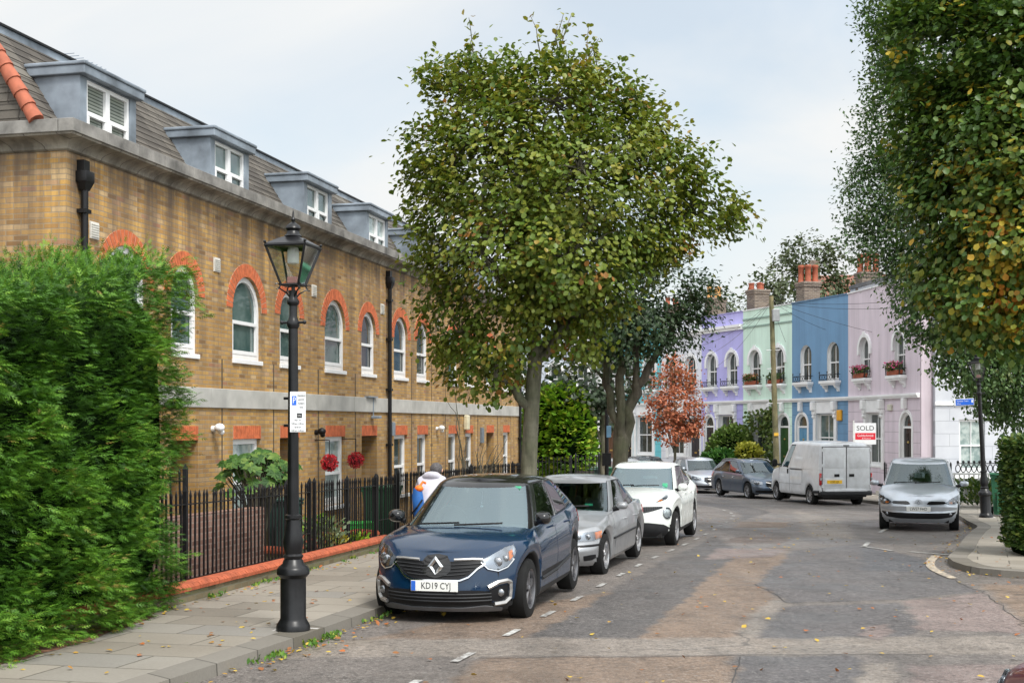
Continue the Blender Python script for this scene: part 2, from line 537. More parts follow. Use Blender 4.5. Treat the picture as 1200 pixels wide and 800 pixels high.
# patches of newer and older asphalt: outline, tone, edge softness, edge seam
C_DARK, C_BROWN, C_PALE, C_PINK, C_STRIP, C_GREY = (.150, .138, .138), (.265, .19, .138), (.315, .27, .23), (.285, .22, .20), (.128, .115, .110), (.235, .205, .188)
PATCH = [
 ([(735, 688), (800, 662), (850, 640), (925, 642), (905, 690), (905, 716), (882, 747), (480, 758), (380, 760), (560, 720)], C_BROWN, .22, 0),
 ([(885, 684), (930, 645), (1010, 637), (1085, 655), (1100, 672), (1148, 692), (1060, 702), (925, 706)], C_DARK, .04, .5),
 ([(922, 710), (1052, 706), (1078, 738), (1070, 746), (885, 748), (900, 728)], C_DARK, .05, .4),
 ([(1058, 704), (1150, 694), (1215, 742), (1080, 738)], C_PINK, .07, .3),
 ([(1150, 684), (1420, 686), (1500, 745), (1215, 745)], C_BROWN, .25, 0),
 ([(830, 620), (905, 600), (1000, 618), (1010, 636), (930, 642), (860, 642)], C_GREY, .12, 0),
 ([(930, 598), (985, 608), (1005, 632), (950, 630)], C_PALE, .35, 0),
 ([(866, 611), (925, 611), (922, 618), (860, 618)], C_BROWN, .05, .5),
 ([(862, 628), (926, 628), (920, 636), (846, 636)], (.165, .125, .105), .06, .6),
 ([(840, 642), (922, 643), (905, 652), (826, 655)], C_PINK, .06, .2),
 ([(1010, 640), (1085, 656), (1100, 670), (1010, 668)], (.12, .12, .13), .2, 0),
 ([(560, 770), (860, 768), (850, 840), (480, 840)], C_BROWN, .15, .2),
 ([(868, 769), (1010, 768), (1000, 840), (850, 840)], C_DARK, .05, .5),
 ([(1060, 778), (1300, 776), (1360, 840), (1080, 840)], C_PINK, .07, .4),
 ([(380, 749), (600, 747), (900, 747), (1290, 744), (1320, 766), (900, 767), (600, 769), (340, 770)], C_PALE, .13, .15),
 ([(1008, 734), (1044, 729), (1046, 742), (1030, 750), (1008, 745)], C_PINK, .05, .5),
 ([(1010, 776), (1044, 776), (1066, 840), (1000, 840)], C_PALE, .06, .5),
 ([(905, 700), (925, 706), (880, 752), (850, 752)], C_PALE, .14, .1),
]
def road():
    STRIP = [offset_line(BAY, -.25), offset_line(BAY, -1.30)]
    sel = [i for i, p in enumerate(BAY) if 7 < p.y < 47]
    sp = [STRIP[0][i] for i in sel[::8]] + [STRIP[1][i] for i in sel[::-8]]
    xs = np.concatenate([np.arange(-8, 14.01, .065)]); ys = np.concatenate([np.arange(6.5, 26, .065), np.arange(26, 48.5, .14)])
    X, Y = np.meshgrid(xs, ys); x = X.ravel(); y = Y.ravel()
    col = np.tile(np.array((.205, .178, .160)), (len(x), 1)); edge = np.zeros(len(x))
    rng = np.random.default_rng(5)
    # smooth wander so that edges are ragged
    wx = .07 * np.sin(x * 5.1 + 1.3 * np.sin(y * 3.7)) + .05 * np.sin(y * 9.3 + x * 2.1) + .03 * np.sin(x * 17 + y * 13)
    wy = .07 * np.sin(y * 4.7 + 1.1 * np.sin(x * 4.1)) + .05 * np.sin(x * 8.7 - y * 3.3) + .03 * np.sin(y * 19 - x * 11)
    def inside(px, py, poly):
        c = np.zeros(len(px), bool); n = len(poly)
        for i in range(n):
            a, b = poly[i], poly[(i + 1) % n]
            if abs(a[1] - b[1]) < 1e-9: continue
            t = ((a[1] > py) != (b[1] > py)) & (px < (b[0] - a[0]) * (py - a[1]) / (b[1] - a[1]) + a[0]); c ^= t
        return c
    items = [(pxpoly(pp), c, sft, ed) for pp, c, sft, ed in PATCH[:2]] + [(sp, C_STRIP, .07, 0)] + [(pxpoly(pp), c, sft, ed) for pp, c, sft, ed in PATCH[2:]]
    for poly, c, sft, ed in items:
        f = np.zeros(len(x)); K = 9
        for k in range(K):
            an = 2.4 * k; r = sft * math.sqrt((k + .5) / K) * .40
            f += inside(x + wx * .45 + r * math.cos(an), y + wy * .45 + r * 1.3 * math.sin(an), poly)
        f /= K
        col = col * (1 - f[:, None]) + np.array(c) * f[:, None]
        edge = np.maximum(edge * (1 - (f > .9)), ed * np.clip(1 - np.abs(f - .5) * 2.4, 0, 1))
    z = np.array([gz(0, q) for q in ys])[:, None].repeat(len(xs), 1).ravel()
    z = z - .004 * edge
    nx, ny = len(xs), len(ys)
    I = np.arange(nx * ny).reshape(ny, nx)
    Fq = np.stack([I[:-1, :-1], I[:-1, 1:], I[1:, 1:], I[1:, :-1]], -1).reshape(-1, 4)
    me = bpy.data.meshes.new('road'); me.vertices.add(len(x)); me.vertices.foreach_set('co', np.stack([x, y, z], 1).astype(np.float32).ravel())
    me.loops.add(Fq.size); me.loops.foreach_set('vertex_index', Fq.astype(np.int32).ravel())
    me.polygons.add(len(Fq)); me.polygons.foreach_set('loop_start', (np.arange(len(Fq)) * 4).astype(np.int32)); me.polygons.foreach_set('loop_total', np.full(len(Fq), 4, np.int32))
    at = me.attributes.new('tone', 'FLOAT_COLOR', 'POINT'); at.data.foreach_set('color', np.concatenate([col, (1 - edge * .62)[:, None]], 1).astype(np.float32).ravel())
    me.update(calc_edges=True)
    o = link_mesh('road', me, mat_road()); o['kind'] = 'structure'
def mat_road():
    m = NT('patched_asphalt')
    at = m.n('ShaderNodeAttribute', attribute_name='tone')
    c = m.mix(at.outputs['Alpha'], (.05, .047, .046), at.outputs['Color'])
    big = m.noise(.45, 6, .65, dist=.5)
    c = m.mix(.8, c, m.ramp(big, [(.30, (.66, .64, .63)), (.5, (1, 1, 1)), (.72, (1, .96, .92))]), 'MULTIPLY')
    mid = m.noise(2.6, 6, .7)
    c = m.mix(.75, c, m.ramp(mid, [(.34, .58), (.48, .9), (.6, 1.0)]), 'MULTIPLY')
    fine = m.noise(55, 4, .8)
    c = m.mix(.95, c, m.ramp(fine, [(.38, .36), (.47, .74), (.56, 1.0)]), 'MULTIPLY')
    grain = m.noise(15, 7, .9)
    c = m.mix(.85, c, m.ramp(grain, [(.40, .30), (.475, .78), (.55, 1.0)]), 'MULTIPLY')
    pebble = m.noise(24, 5, .85)
    c = m.mix(m.ramp(pebble, [(.54, 0.0), (.64, .42)]), c, (.46, .43, .40))
    v = m.n('ShaderNodeTexVoronoi', i_Scale=95.0); m.l(m.obj(), v.inputs['Vector'])
    c = m.mix(m.ramp(v.outputs['Distance'], [(.06, .38), (.16, 0.0)]), c, (.42, .40, .38))
    mp = m.n('ShaderNodeMapping'); mp.inputs['Rotation'].default_value = (0, 0, R(-15)); mp.inputs['Scale'].default_value = (2.2, .14, 1); m.l(m.obj(), mp.inputs[0])
    st = m.noise(1.0, 5, .65, vec=mp.outputs[0])
    c = m.mix(.6, c, m.ramp(st, [(.3, .66), (.6, 1.0)]), 'MULTIPLY')
    v2 = m.n('ShaderNodeTexVoronoi', feature='DISTANCE_TO_EDGE', i_Scale=.42); ad = m.n('ShaderNodeVectorMath', operation='ADD')
    nz = m.n('ShaderNodeTexNoise', i_Scale=1.4, i_Detail=6.0); m.l(m.obj(), nz.inputs['Vector']); m.l(m.obj(), ad.inputs[0]); m.l(nz.outputs['Color'], ad.inputs[1]); m.l(ad.outputs[0], v2.inputs['Vector'])
    cm = m.math('MULTIPLY', m.ramp(v2.outputs['Distance'], [(0.0, .8), (.010, 0.0)]), m.ramp(m.noise(.22, 2), [(.45, 0.0), (.6, 1.0)]))
    c = m.mix(cm, c, (.035, .033, .033))
    m.col(c)
    w = m.noise(.55, 5, .6, dist=.8)
    m.rough(m.ramp(w, [(.36, .34), (.50, .62), (.66, .86)]))
    m.set(Specular_IOR_Level=.5)
    m.bump(m.math('ADD', grain, m.math('MULTIPLY', fine, .5)), .7, .014)
    return m.mat
road()
def seams():
    mb = MB(); rr = random.Random(3)
    def run(pp, w=.018):
        P = [Vector(gpt(*p).xy) for p in pp]; Q = []
        for a, b in zip(P, P[1:]):
            n = max(2, int((b - a).length / .22))
            for k in range(n): Q.append(a.lerp(b, k / n) + Vector((rr.gauss(0, .022), rr.gauss(0, .022))))
        Q.append(P[-1])
        aL = offset_line(Q, w / 2); bL = offset_line(Q, -w / 2); n = len(Q)
        mb.add([(p.x, p.y, gz(0, p.y) + .004) for p in aL] + [(p.x, p.y, gz(0, p.y) + .004) for p in bL], [(i, n + i, n + i + 1, i + 1) for i in range(n - 1)])
    run([(885, 684), (925, 706), (1060, 702)], .011); run([(1100, 672), (1148, 692), (1215, 742)], .010)
    run([(560, 771), (760, 769), (900, 767), (1100, 766)], .012); run([(868, 769), (850, 840)], .011)
    run([(830, 654), (905, 652)], .014); run([(860, 618), (926, 618)], .013); run([(846, 636), (922, 636)], .014)
    o = mb.build('road_seam', mat_plain('tar', (.045, .042, .041), .7), fix=False); o['kind'] = 'structure'
    # a worn iron cover
seams()
sheet('road', [(-40, -20), (60, -20), (60, 74.5), (-40, 74.5)], -.012, M['road'])

# bay line: the dashes between the parking bay and the carriageway
def ribbon(mb, pts, w, dz):
    pts = [Vector((p[0], p[1])) for p in pts]
    a = offset_line(pts, w / 2); b = offset_line(pts, -w / 2)
    v = [(p.x, p.y, gz(0, p.y) + dz) for p in a] + [(p.x, p.y, gz(0, p.y) + dz) for p in b]
    n = len(pts)
    mb.add(v, [(i, n + i, n + i + 1, i + 1) for i in range(n - 1)])
mb = MB()
acc = 0; seg = []
for p, q in zip(BAY, BAY[1:]):
    ph = acc % 1.55
    if ph < .60: seg.append(p)
    elif seg:
        if len(seg) > 2: ribbon(mb, seg, .075, .010)
        seg = []
    acc += (q - p).length
# right hand bay: end line, corner ticks
def gp2(px, py):
    g = gpt(px, py); return (g.x, g.y)
for pp, w in (([(1009, 640), (1047, 645.5)], .11), ([(1067, 646.5), (1114, 650.5)], .11), ([(1012, 641), (1018, 635.5)], .12), ([(1031, 624), (1039, 619.5)], .12)):
    a, b = Vector(gp2(*pp[0])), Vector(gp2(*pp[1]))
    ribbon(mb, [a + (b - a) * k / 4 for k in range(5)], w * .8, .010)
o = mb.build('road_marking', M['marking'], fix=False); o['kind'] = 'structure'
mb = MB()
ribbon(mb, catmull([gp2(1097, 651), gp2(1090, 659), gp2(1093, 666), gp2(1106, 673), gp2(1118, 678)], .2), .14, .010)
o = mb.build('road_marking', M['marking_cream'], fix=False); o['kind'] = 'structure'

# pavements
KH = .10
lin = offset_line(LK, .30)
poly = [p for p in lin] + [Vector((-40, 74)), Vector((-40, -6))]
sheet('pavement', poly, KH, M['slab'], rot=R(-13.5))
rin = offset_line(RK, -.30)
poly = [p for p in rin] + [Vector((60, 74)), Vector((60, 17.1))]
sheet('pavement', poly, KH, M['slab'], rot=R(-20))
def kerb(line, side):
    mb = MB(); pts = line
    L = [pts, offset_line(pts, side * .015), offset_line(pts, side * .31), offset_line(pts, side * .31)]
    hs = [-.05, KH + .002, KH + .004, -.05]
    v = []; n = len(pts)
    for ln, h in zip(L, hs):
        v += [(p.x, p.y, gz(0, p.y) + h) for p in ln]
    f = []
    for k in range(3):
        f += [(k * n + i, k * n + i + 1, (k + 1) * n + i + 1, (k + 1) * n + i) for i in range(n - 1)]
    mb.add(v, f)
    o = mb.build('kerb', M['kerbstone']); o['kind'] = 'structure'
kerb(LK, 1); kerb(RK, -1)
# garden earth behind the low wall, litter under the cypress hedge
sheet('garden_bed', [(LW(y) - .22, y) for y in (13, 20, 30, 41)] + [(-9.35 + .236 * y, y) for y in (41, 30, 20, 13)], KH + .02, M['earth'])
sheet('hedge_bed', rough_poly([(-4.6, 8.0), (-4.22, 10), (-3.86, 12), (-3.75, 13.2), (-3.95, 14.0), (-6.5, 14.2), (-6.5, 8.0)], .06, .25, 3), KH + .005, M['needles'])

# fallen leaves and gutter weeds: nobody could count them
def scatter_leaves():
    P = []
    def put(x, y, dz): P.append((x, y, gz(0, y) + dz + random.uniform(.004, .02)))
    for i in range(430):                       # left gutter
        p = random.choice([q for q in LK if 9 < q.y < 33]); put(p.x + .06 + abs(random.gauss(0, .16)), p.y + random.uniform(-.3, .3), .012)
    for i in range(170):
        p = random.choice([q for q in RK if q.x < 12.5 and 18 < q.y < 36]); put(p.x - .05 - abs(random.gauss(0, .2)), p.y + random.uniform(-.3, .3), .012)
    for i in range(150):
        y = random.uniform(10, 26); x = random.uniform(LW(y) + .1, at_y(LK, y) - .35); put(x, y, KH)
    for i in range(110):
        y = random.uniform(12, 24); put(LW(y) + abs(random.gauss(.06, .12)) + .05, y, KH)
    for i in range(420):
        y = random.uniform(9, 34); x = random.uniform(at_y(LK, y) + .3, at_y(LK, y) + 9); put(x, y, .014)
    for i in range(60):
        y = random.uniform(19, 30); x = at_y(RK, y) + random.uniform(.3, 2.5); put(x, y, KH)
    P = np.array(P); n = len(P)
    D = unit(n); D[:, 2] *= .15
    N = np.tile([0, 0, 1.0], (n, 1)) + unit(n) * .25
    m = mat_leaf('fallen_leaf', [(0, (.42, .27, .035)), (.35, (.50, .36, .06)), (.6, (.30, .13, .03)), (.8, (.22, .09, .03)), (1, (.40, .12, .03))], .6, .1)
    o = leaf_mesh('fallen_leaves', P, D, N, RNG.uniform(.03, .07, n), m, shape='broad'); tag(o, 'yellow and brown leaves scattered in the gutter and over the road', 'leaves', kind='stuff')
    # weeds
    P = []; D = []
    for i in range(34):
        p = random.choice([q for q in LK if 8 < q.y < 15 and math.sin(q.y * 4.1) > -.2]); c = (p.x + random.uniform(-.02, .06), p.y + random.uniform(-.2, .2))
        for k in range(random.choice((6, 9, 14, 24))):
            P.append((c[0] + random.gauss(0, .05), c[1] + random.gauss(0, .08), gz(0, c[1]) + .01)); D.append((random.gauss(0, .5), random.gauss(0, .5), .9))
    for i in range(24):
        y = random.uniform(13, 23.3); c = (LW(y) + .05, y)
        for k in range(14):
            P.append((c[0] + random.gauss(0, .04), c[1] + random.gauss(0, .07), gz(0, y) + KH)); D.append((random.gauss(0, .6), random.gauss(0, .5), .7))
    P = np.array(P); D = np.array(D); n = len(P)
    m = mat_leaf('weed', [(0, (.05, .13, .02)), (.6, (.10, .22, .03)), (1, (.25, .30, .04))], .6, .2)
    o = leaf_mesh('kerb_weeds', P, D, unit(n), RNG.uniform(.025, .065, n), m, shape='simple'); tag(o, 'small green weeds growing in the gutter and along the low red wall', 'weeds', kind='stuff')
scatter_leaves()
# ------------------------------------------------------------------ the long yellow brick building on the left
M['stock'] = mat_brick('yellow_stock_brick', [(0, (.27, .14, .045)), (.08, (.42, .235, .07)), (.3, (.54, .305, .085)), (.55, (.65, .39, .115)), (.78, (.45, .245, .075)), (.92, (.62, .43, .22)), (1, (.40, .185, .10))],
                       (.33, .25, .155), bw=.215, bh=.068, ms=.008, stain=[(-10, -9, (.13, .085, .05), .42), (2.9, 5.75, (.10, .07, .05), .75), (4.9, 5.75, (.08, .06, .05), .6)])
M['red_brick'] = mat_plain('red_rubbed_brick', (.50, .125, .045), .8, var=.3, scale=9, bump=.3)
M['mortar'] = mat_plain('pale_mortar', (.50, .40, .30), .9)
M['stone'] = mat_plain('weathered_stone', (.42, .395, .35), .85, var=.35, scale=2.2, bump=.4)
M['band'] = mat_plain('painted_band', (.43, .42, .39), .75, var=.22, scale=1.8)
M['lead'] = mat_plain('lead_sheet', (.215, .25, .29), .5, .2, var=.45, scale=2.0, bump=.12)
M['slate'] = mat_brick('roof_tiles', [(0, (.065, .056, .047)), (.4, (.10, .088, .074)), (.8, (.135, .12, .10)), (1, (.18, .165, .14))], (.05, .042, .034), bw=.34, bh=.22, ms=.012, bump=.8)
M['upvc'] = mat_plain('white_frame', (.80, .80, .80), .35, var=.03)
M['black'] = mat_plain('black_iron_paint', (.008, .008, .009), .45, var=.3, scale=12, spec=.3)
M['darkhole'] = mat_plain('dark_interior', (.012, .012, .012), .9)
M['hip'] = mat_plain('red_hip_tile', (.33, .095, .05), .8, var=.25, scale=7)
def mat_pane(name, a, b, refl=.6, streak=2.0):
    m = NT(name)
    m.col(m.ramp(m.noise(streak, 3), [(.38, a), (.62, b)])).rough(.04)
    m.set(Specular_IOR_Level=refl, Coat_Weight=.35, Coat_Roughness=.02)
    return m.mat
M['pane'] = mat_pane('window_glass', (.045, .085, .08), (.11, .16, .15))
M['pane_dark'] = mat_pane('dark_window_glass', (.02, .03, .03), (.06, .075, .07))
M['pane_curtain'] = mat_pane('curtained_glass', (.20, .27, .26), (.42, .48, .46), streak=5)

M['pane_blind'] = None
def _blind():
    m = NT('blind_behind_glass')
    sep = m.n('ShaderNodeSeparateXYZ'); m.l(m.obj(), sep.inputs[0])
    w = m.math('FRACT', m.math('MULTIPLY', sep.outputs[2], 22.0))
    m.col(m.ramp(w, [(.2, (.06, .075, .065)), (.5, (.24, .26, .235))])).rough(.06)
    return m.mat
M['pane_blind'] = _blind()

BANG = math.atan2(.2297, .9733)                 # facade runs 13.3 degrees right of straight ahead
bx0, by0 = -5.57, 16.0
ZB = gz(0, by0)
bld = thing('brick_building', 'long two storey yellow brick building with red arches, pale stone band and grey dormered roof', 'building', (bx0, by0, ZB), PI / 2 - BANG)
def bw(z): return z - ZB                         # world height -> building local
def bt(px): return (14023.0 / (954 - px) - 16.0) / .9733
LEN = 25.2; DEP = 8.0

UP = [(1.42, 1.1), (3.09, .84), (5.24, 1.1), (7.0, .86), (9.23, 1.1), (11.15, .88), (13.3, .98), (14.95, .92), (17.6, .98), (19.2, .9), (21.5, .98), (23.5, .9)]
up_open = [dict(cx=c, w=w, z0=bw(2.93), z1=bw(4.29) if w > .9 else bw(4.22), arch=True) for c, w in UP]
GW = [(1.42, 1.0, 'w'), (3.09, .84, 'd'), (5.24, 1.06, 'w'), (7.0, .86, 'd'), (9.23, 1.06, 'w'), (11.2, .95, 'd'), (13.3, .95, 'w'), (14.95, .85, 'w'), (17.6, .85, 'w'), (19.2, .8, 'w'), (21.5, .86, 'd'), (23.5, .85, 'w')]
gr_open = []
for c, w, k in GW:
    gr_open.append(dict(cx=c, w=w, z0=bw(.30) if k == 'w' else bw(-.42), z1=bw(1.63), depth=.16 if k == 'w' else .75, k=k))

mb = MB()
wall_with_openings(mb, [(0, bw(-1.0)), (LEN, bw(-1.0)), (LEN, bw(5.34)), (0, bw(5.34))], up_open + gr_open, 0, .12)
mb.build('front_wall', M['stock'], bld)
mb = MB()
mb.add([(0, 0, bw(-1)), (0, DEP, bw(-1)), (0, DEP, bw(5.34)), (0, 0, bw(5.34))], [(0, 1, 2, 3)])
mb.add([(LEN, 0, bw(-1)), (LEN, DEP, bw(-1)), (LEN, DEP, bw(5.34)), (LEN, 0, bw(5.34))], [(3, 2, 1, 0)])
mb.add([(0, DEP, bw(-1)), (LEN, DEP, bw(-1)), (LEN, DEP, bw(5.34)), (0, DEP, bw(5.34))], [(0, 1, 2, 3)])
mb.build('end_wall', M['stock'], bld, fix=False)

# stone band, built from blocks with open joints
mb = MB(); x = 0.0; k = 0
blocks = [0, 1.6, 3.9, 6.1, 8.1, 10.2, 12.2, 14.1, 16.1, 18.3, 20.5, 22.7, LEN + .02]
for a, b in zip(blocks, blocks[1:]):
    mb.box((a + .004, -.035, bw(2.126)), (b - .004, .05, bw(2.43)), bev=.008)
mb.build('stone_band', M['band'], bld)

# cornice: cove blocks, flat gutter top and parapet blocks, returned along the near end
prof = [(-.02, 5.29), (-.045, 5.31), (-.05, 5.335), (-.075, 5.37), (-.14, 5.42), (-.22, 5.445), (-.23, 5.47), (.2, 5.47), (.2, 5.29)]
def sweep_corner(mb, prof, x1, y1):
    """profile (outward negative, z) swept along the front and round the near corner"""
    n = len(prof); v = []
    for (p, z) in prof: v.append((x1, p, bw(z)))
    for (p, z) in prof: v.append((p, p, bw(z)))
    for (p, z) in prof: v.append((p, y1, bw(z)))
    f = []
    for s in (0, n):
        f += [(s + i, s + (i + 1) % n, s + n + (i + 1) % n, s + n + i) for i in range(n)]
    mb.add(v, f)
mb = MB(); sweep_corner(mb, prof, LEN + .25, DEP)
mb.build('cornice', mat_brick('cornice_blocks', [(0, (.27, .25, .205)), (.5, (.38, .35, .295)), (1, (.46, .425, .36))], (.08, .068, .055), bw=.46, bh=9, ms=.008, stain=[(5.2, 5.35, (.06, .05, .04), .75)]), bld, 40)
mb = MB()
j = -.30
edges = [-.25, .55, 1.35, 2.05, 2.9, 3.75, 4.6, 5.45, 6.3, 7.2, 8.1, 9.0, 9.9, 10.8, 11.7, 12.7, 13.7, 14.7, 15.7, 16.7, 17.7, 18.7, 19.8, 20.9, 22, 23.1, 24.2, LEN + .28]
for a, b in zip(edges, edges[1:]):
    mb.box((a + .003, -.25, bw(5.472)), (b - .003, -.04, bw(5.635)), bev=.008)
for a, b in zip([-.035, .8, 1.9, 3.0, 4.1, 5.2, 6.3, 7.2], [.8, 1.9, 3.0, 4.1, 5.2, 6.3, 7.2, DEP]):
    mb.box((-.25, a + .003, bw(5.472)), (-.04, b - .003, bw(5.635)), bev=.008)
mb.build('parapet', mat_plain('parapet_stone', (.20, .19, .175), .85, var=.55, scale=3, bump=.4), bld)

# mansard roof with stepped tile courses
RB, RT, ZB1, ZT1 = .20, 1.20, 5.46, 7.0
EB, ET = -.20, -.13                                # the near end rises more steeply
mb = MB(); nc = 14
for i in range(nc):
    f0, f1 = i / nc, (i + 1) / nc
    o0 = RB + (RT - RB) * f0; o1 = RB + (RT - RB) * f1; e0 = EB + (ET - EB) * f0; e1 = EB + (ET - EB) * f1
    z0 = ZB1 + (ZT1 - ZB1) * f0; z1 = ZB1 + (ZT1 - ZB1) * f1
    k = .014
    mb.add([(e0 - k, o0 - k, bw(z0)), (LEN - .0, o0 - k, bw(z0)), (LEN, o1 - .003, bw(z1)), (e1 - .003, o1 - .003, bw(z1)), (e0, o0, bw(z0)), (LEN, o0, bw(z0))], [(0, 1, 2, 3), (4, 5, 1, 0)])
    mb.add([(e0 - k, o0 - k, bw(z0)), (e0 - k, DEP, bw(z0)), (e1 - .003, DEP, bw(z1)), (e1 - .003, o1 - .003, bw(z1)), (e0, o0, bw(z0)), (e0, DEP, bw(z0))], [(3, 2, 1, 0), (0, 1, 5, 4)])
mb.add([(LEN, 0, bw(5.34)), (LEN, DEP, bw(5.34)), (LEN, DEP, bw(ZT1)), (LEN, RT, bw(ZT1))], [(0, 1, 2, 3)])
roof = mb.build('mansard_roof', M['slate'], bld, fix=False)
mb = MB()
mb.box((ET - .06, RT - .06, bw(ZT1 - .10)), (LEN + .02, RT + .02, bw(ZT1 + .02)))
mb.box((ET - .06, RT + .021, bw(ZT1 - .10)), (ET + .02, DEP, bw(ZT1 + .02)))
mb.box((ET + .021, RT + .021, bw(ZT1 - .02)), (LEN, DEP, bw(ZT1 + .012)))
mb.build('roof_capping', M['lead'], roof)
mb = MB()
mb.box((ET - .09, RT - .09, bw(ZT1 + .022)), (LEN + .03, RT + .05, bw(ZT1 + .05)))
mb.build('drip_edge', M['black'], roof)
mb = MB()                                         # half round red hip tiles up the near corner
for i in range(1, 9):
    f0, f1 = i / 9 - .01, (i + 1) / 9 + .03
    a = Vector((EB - .02 + (ET - EB) * f0, RB - .02 + (RT - RB) * f0, bw(ZB1 + .02 + (ZT1 - ZB1) * f0))); b = Vector((EB - .02 + (ET - EB) * f1, RB - .02 + (RT - RB) * f1, bw(ZB1 + .01 + (ZT1 - ZB1) * f1)))
    mb.tube([a, b], [.10, .08], 10)
mb.build('hip_tiles', M['hip'], roof, 50)
mb = MB()                                         # tv aerial
ax = 5.0
mb.tube([(ax, 3, bw(7.0)), (ax, 3, bw(8.0))], .02, 6)
mb.tube([(ax - .5, 3, bw(7.95)), (ax + .6, 3, bw(8.02))], .012, 5)
for k in range(8): mb.tube([(ax - .45 + k * .14, 2.75, bw(7.97)), (ax - .45 + k * .14, 3.25, bw(7.97))], .006, 4)
mb.build('aerial', M['lead'], bld)

# arches and lintels of red brick
def brick_arch(o, th=.21):
    zs = o['z1'] - o['w'] / 2; r0 = o['w'] / 2 + .004; n = 23
    bricks, joints = MB(), MB()
    for i in range(n):
        a0 = PI * (i + .08) / n; a1 = PI * (i + .92) / n
        q = [(o['cx'] + r * math.cos(a), -.012, zs + r * math.sin(a)) for r, a in ((r0, a0), (r0 + th, a0), (r0 + th, a1), (r0, a1))]
        bricks.prism(q, (0, .05, 0))
    q0 = [(o['cx'] + r0 * math.cos(PI * i / 24), zs + r0 * math.sin(PI * i / 24)) for i in range(25)]
    q1 = [(o['cx'] + (r0 + th) * math.cos(PI * i / 24), zs + (r0 + th) * math.sin(PI * i / 24)) for i in range(25)]
    ring_prism(joints, q1, q0, -.006, .03, closed=False)
    b = bricks.build('brick_arch', M['red_brick'], bld)
    joints.build('arch_mortar', M['mortar'], b)
def brick_lintel(o):
    b, j = MB(), MB(); n = 14
    x0 = o['cx'] - o['w'] / 2 - .0; w = o['w']
    for i in range(n):
        b.box((x0 + w * (i + .07) / n, -.010, o['z1'] + .003), (x0 + w * (i + .93) / n, .04, o['z1'] + .215))
    j.box((x0, -.004, o['z1'] + .002), (x0 + w, .03, o['z1'] + .213))
    bb = b.build('brick_lintel', M['red_brick'], bld); j.build('lintel_mortar', M['mortar'], bb)

def make_window(parent, o, y, mats, fr=.055, rail=None, vbar=False, sill=True, name='window', pane='pane', dep=.07, bars=0, sill_mat=None, rails=1, so=.05):
    """frame (+ rails) as the window, the pane and the sill as its own meshes"""
    out = opening_outline(o); inn, q = inset_outline(o, fr)
    mb = MB(); ring_prism(mb, out, inn, y, y + dep)
    x0, x1 = q['cx'] - q['w'] / 2, q['cx'] + q['w'] / 2
    zm = rail if rail is not None else (q['z0'] + q['z1']) / 2
    if rails:
        mb.box((x0 - .004, y - .012, zm - .028), (x1 + .004, y + dep * .8, zm + .028))
    if rails:                                     # lower sash steps forward
        mb.box((x0 - .003, y - .008, q['z0']), (x0 + .035, y + .03, zm)); mb.box((x1 - .035, y - .008, q['z0']), (x1 + .003, y + .03, zm))
        mb.box((x0 + .035, y - .008, q['z0']), (x1 - .035, y + .03, q['z0'] + .06))
    if vbar:
        top = q['z1'] + .01
        mb.box((q['cx'] - .016, y + .004, q['z0']), (q['cx'] + .016, y + dep * .7, top))
    for b in range(bars):
        xx = x0 + (x1 - x0) * (b + 1) / (bars + 1)
        mb.box((xx - .012, y + .006, q['z0']), (xx + .012, y + dep * .7, q['z1'] - (.10 if o.get('arch') else 0)))
    w = mb.build(name, mats, parent)
    pm = MB(); pm.add([(p[0], y + dep * .6, p[1]) for p in inn], [tuple(range(len(inn)))])
    pm.build('pane', M[pane], w)
    if sill:
        sm = MB(); sm.box((o['cx'] - o['w'] / 2 - so, y - .06 - so * 2, o['z0'] - .075), (o['cx'] + o['w'] / 2 + so, y + .04, o['z0'] - .002), bev=.008)
        sm.build('sill', sill_mat or M['upvc'], w)
    return w
for i, o in enumerate(up_open):
    brick_arch(o)
    make_window(bld, o, .05, M['upvc'], .085, so=.012, rail=o['z0'] + .60, pane=['pane', 'pane', 'pane', 'pane', 'pane', 'pane_dark', 'pane_dark', 'pane_dark', 'pane', 'pane', 'pane', 'pane'][i])
for i, o in enumerate(gr_open):
    brick_lintel(o)
    if o['k'] == 'w':
        make_window(bld, o, .07, M['upvc'], .085, rail=o['z0'] + .62, pane='pane_curtain' if i in (2, 4) else 'pane_dark')
    else:
        mb = MB(); mb.box((o['cx'] - o['w'] / 2, .70, o['z0']), (o['cx'] + o['w'] / 2, .76, o['z1']))
        for zz in (.35, 1.2): mb.box((o['cx'] - .28, .685, o['z0'] + zz), (o['cx'] + .28, .70, o['z0'] + zz + .6), bev=.01)
        d = mb.build('door', mat_plain('door_paint', (.06, .045, .035), .4), bld)
        hb = MB(); hb.ball((o['cx'] + .3, .66, o['z0'] + 1.0), .035); hb.build('handle', M['lead'], d)

